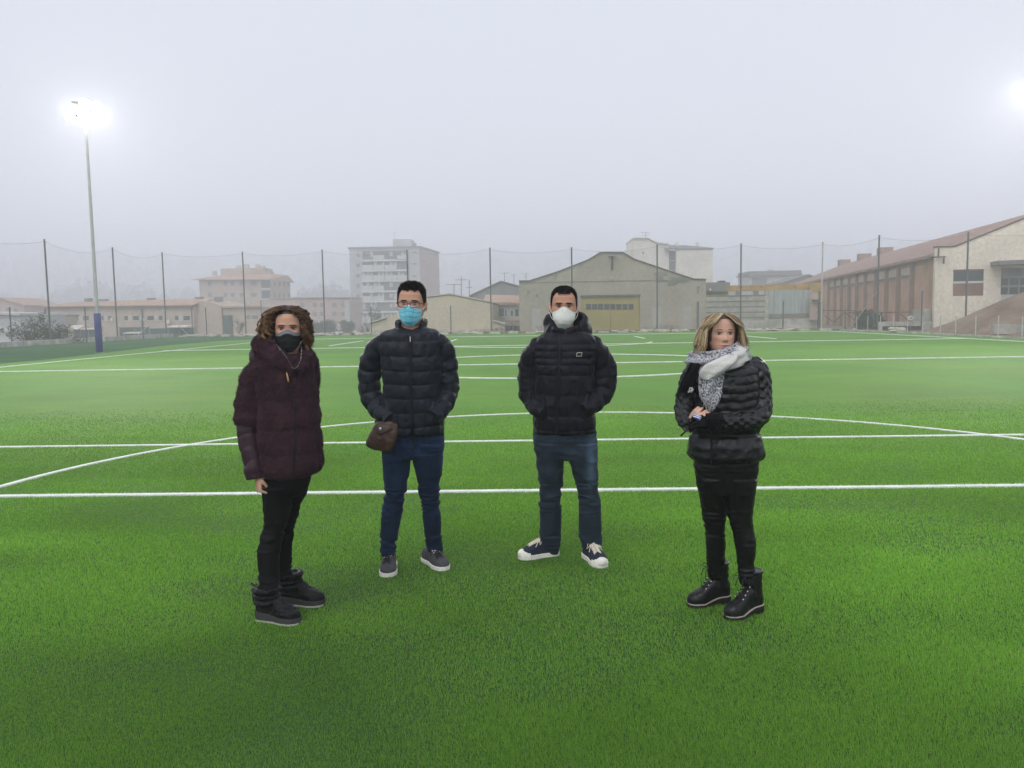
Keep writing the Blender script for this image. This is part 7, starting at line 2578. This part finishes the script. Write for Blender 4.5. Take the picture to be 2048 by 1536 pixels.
    mb.loft(hd.w(hd.surf(Tt, A_, 0.035 * np.clip((Tt - line) / 0.06, -2, 1) - 0.012)), np.tile((0.11, 0.065, 0.032), (2400, 1)))
    pal = np.array([(0.50, 0.37, 0.19), (0.70, 0.57, 0.35), (0.27, 0.165, 0.08), (0.17, 0.10, 0.05), (0.80, 0.70, 0.50)])
    rj = np.random.default_rng(78)
    for k in range(3200):
        rg = np.random.default_rng(900 + k // 17)                    # seventeen hairs share one lock
        lay = rg.random()                                            # 0 inner, 1 outer
        a0 = rg.uniform(-math.pi, math.pi)
        m = 26
        u = np.linspace(0, 1, m)
        front = abs(a0) < 0.95
        part = 0.10
        if front:
            sgn = 1 if a0 > part else -1
            a1 = sgn * rg.uniform(1.2, 1.5)
            t1 = rg.uniform(-0.28, 0.30)
            t0, ar = rg.uniform(0.945, 0.99), part + sgn * rg.uniform(0.03, 0.9)
            aa = ar + (a1 - ar) * np.clip(u * 2.2, 0, 1) ** 0.8
            tt = t0 + (t1 - t0) * u ** 1.15
            fl = float(np.interp(abs(ar), [0, 1], [0.93, 0.9]))
            tt = np.where(u < 0.25, np.maximum(tt, fl - 0.55 * u), tt)
            if rg.random() < 0.17:                                   # loose fringe across the forehead
                a1 = part + sgn * rg.uniform(0.35, 0.95)
                aa = ar * 0.4 + (a1 - ar * 0.4) * u
                tt = t0 + (rg.uniform(0.60, 0.74) - t0) * u ** 1.2
        else:
            a1 = a0 + rg.normal(0, 0.15)
            if abs(a1) < 1.05:
                a1 = math.copysign(1.25, a0)
            t0, t1 = rg.uniform(0.80, 0.99), rg.uniform(-0.32, 0.05)
            aa = a0 + (a1 - a0) * u
            tt = t0 + (t1 - t0) * u ** 1.1
        clump = 0.5 + 0.5 * math.sin(a1 * 9 + 1.3)
        off = 0.035 + 0.035 * lay + (0.08 + 0.11 * lay) * np.sin(np.clip(u * 1.1, 0, 1) * math.pi * 0.62) + (0.06 + 0.17 * lay * rg.uniform(0.3, 1.0) + 0.09 * clump) * np.clip(u - 0.45, 0, 1) ** 1.3 * 1.8
        base = head_pt(np.maximum(tt, 0.22), aa, 0.0)
        nrm = head_pt(np.maximum(tt, 0.22), aa, 0.1) - base
        nrm[:, 2] = np.where(tt > 0.8, nrm[:, 2], 0)
        nrm /= np.linalg.norm(nrm, axis=1)[:, None] + 1e-9
        P = base + nrm * off[:, None]
        P[:, 2] = np.where(tt > 0.8, P[:, 2], tt)
        P[:, 0] += 0.012 * np.sin(u * rg.uniform(4, 9) + rg.uniform(0, 6)) * u
        P[:, 1] += 0.015 * np.sin(u * rg.uniform(4, 9) + rg.uniform(0, 6)) * u
        P = P + rj.normal(0, 0.017, 3) * (0.3 + 0.7 * u)[:, None] + 0.010 * np.sin(u * rj.uniform(4, 10) + rj.uniform(0, 6))[:, None] * rj.normal(0, 1, 3) * u[:, None]
        w = rj.choice(5, p=(0.30, 0.24, 0.2, 0.12, 0.14)) if lay > 0.4 else rj.choice((2, 3, 0))
        col = pal[w] * rg.uniform(0.75, 1.2) * (1 - 0.25 * np.clip(u - 0.5, 0, 1))[:, None] if True else pal[w]
        mb.loft(tube_rings(hd.w(P), np.interp(u, [0, .2, .7, 1], [.0009, .0014, .0012, .0004]) * rj.uniform(0.6, 1.5), 5, flat=0.5), np.repeat(col, 5, 0))
    mb.build('hair', M['hairdark'], root, True, True)


def scarf_material():
    M['fringe'] = material('pale_fringe', (0.42, 0.42, 0.43), 0.95, 0.2, 40)
    m = bpy.data.materials.new('scarf_wool')
    m.use_nodes = True
    N, L = m.node_tree.nodes, m.node_tree.links
    b = N['Principled BSDF']
    tc, at_ = N.new('ShaderNodeTexCoord'), N.new('ShaderNodeAttribute')
    at_.attribute_name = 'Col'
    n = N.new('ShaderNodeTexNoise')
    n.inputs['Scale'].default_value, n.inputs['Detail'].default_value, n.inputs['Roughness'].default_value = 105, 3, 0.6
    L.new(tc.outputs['Object'], n.inputs['Vector'])
    r = N.new('ShaderNodeValToRGB')
    r.color_ramp.elements[0].position, r.color_ramp.elements[1].position = 0.40, 0.58
    r.color_ramp.elements[0].color, r.color_ramp.elements[1].color = (0.035, 0.04, 0.055, 1), (0.50, 0.50, 0.52, 1)
    L.new(n.outputs[0], r.inputs[0])
    mx = N.new('ShaderNodeMix')
    mx.data_type = 'RGBA'
    L.new(at_.outputs['Fac'], mx.inputs[0])
    L.new(r.outputs[0], mx.inputs[6])
    mx.inputs[7].default_value = (0.62, 0.61, 0.57, 1)
    L.new(mx.outputs[2], b.inputs['Base Color'])
    b.inputs['Roughness'].default_value = 0.95
    b.inputs['Sheen Weight'].default_value = 0.3
    bp = N.new('ShaderNodeBump')
    bp.inputs['Strength'].default_value, bp.inputs['Distance'].default_value = 0.7, 0.008
    L.new(n.outputs[0], bp.inputs['Height'])
    L.new(bp.outputs[0], b.inputs['Normal'])
    return m


def stripe_material():
    m = material('striped_fob', (0.7, 0.72, 0.78), 0.5, 0.05, 5)
    N, L = m.node_tree.nodes, m.node_tree.links
    tc = [n for n in N if n.type == 'TEX_COORD'][0]
    w = N.new('ShaderNodeTexWave')
    w.inputs['Scale'].default_value = 45
    w.bands_direction = 'DIAGONAL'
    L.new(tc.outputs['Object'], w.inputs['Vector'])
    r = N.new('ShaderNodeValToRGB')
    r.color_ramp.interpolation = 'CONSTANT'
    r.color_ramp.elements[1].position = 0.5
    r.color_ramp.elements[0].color, r.color_ramp.elements[1].color = (0.03, 0.06, 0.3, 1), (0.7, 0.72, 0.78, 1)
    L.new(w.outputs['Fac'], r.inputs[0])
    L.new(r.outputs[0], N['Principled BSDF'].inputs['Base Color'])
    return m


woman_curly()
man_blue_mask()
man_white_mask()
woman_scarf()
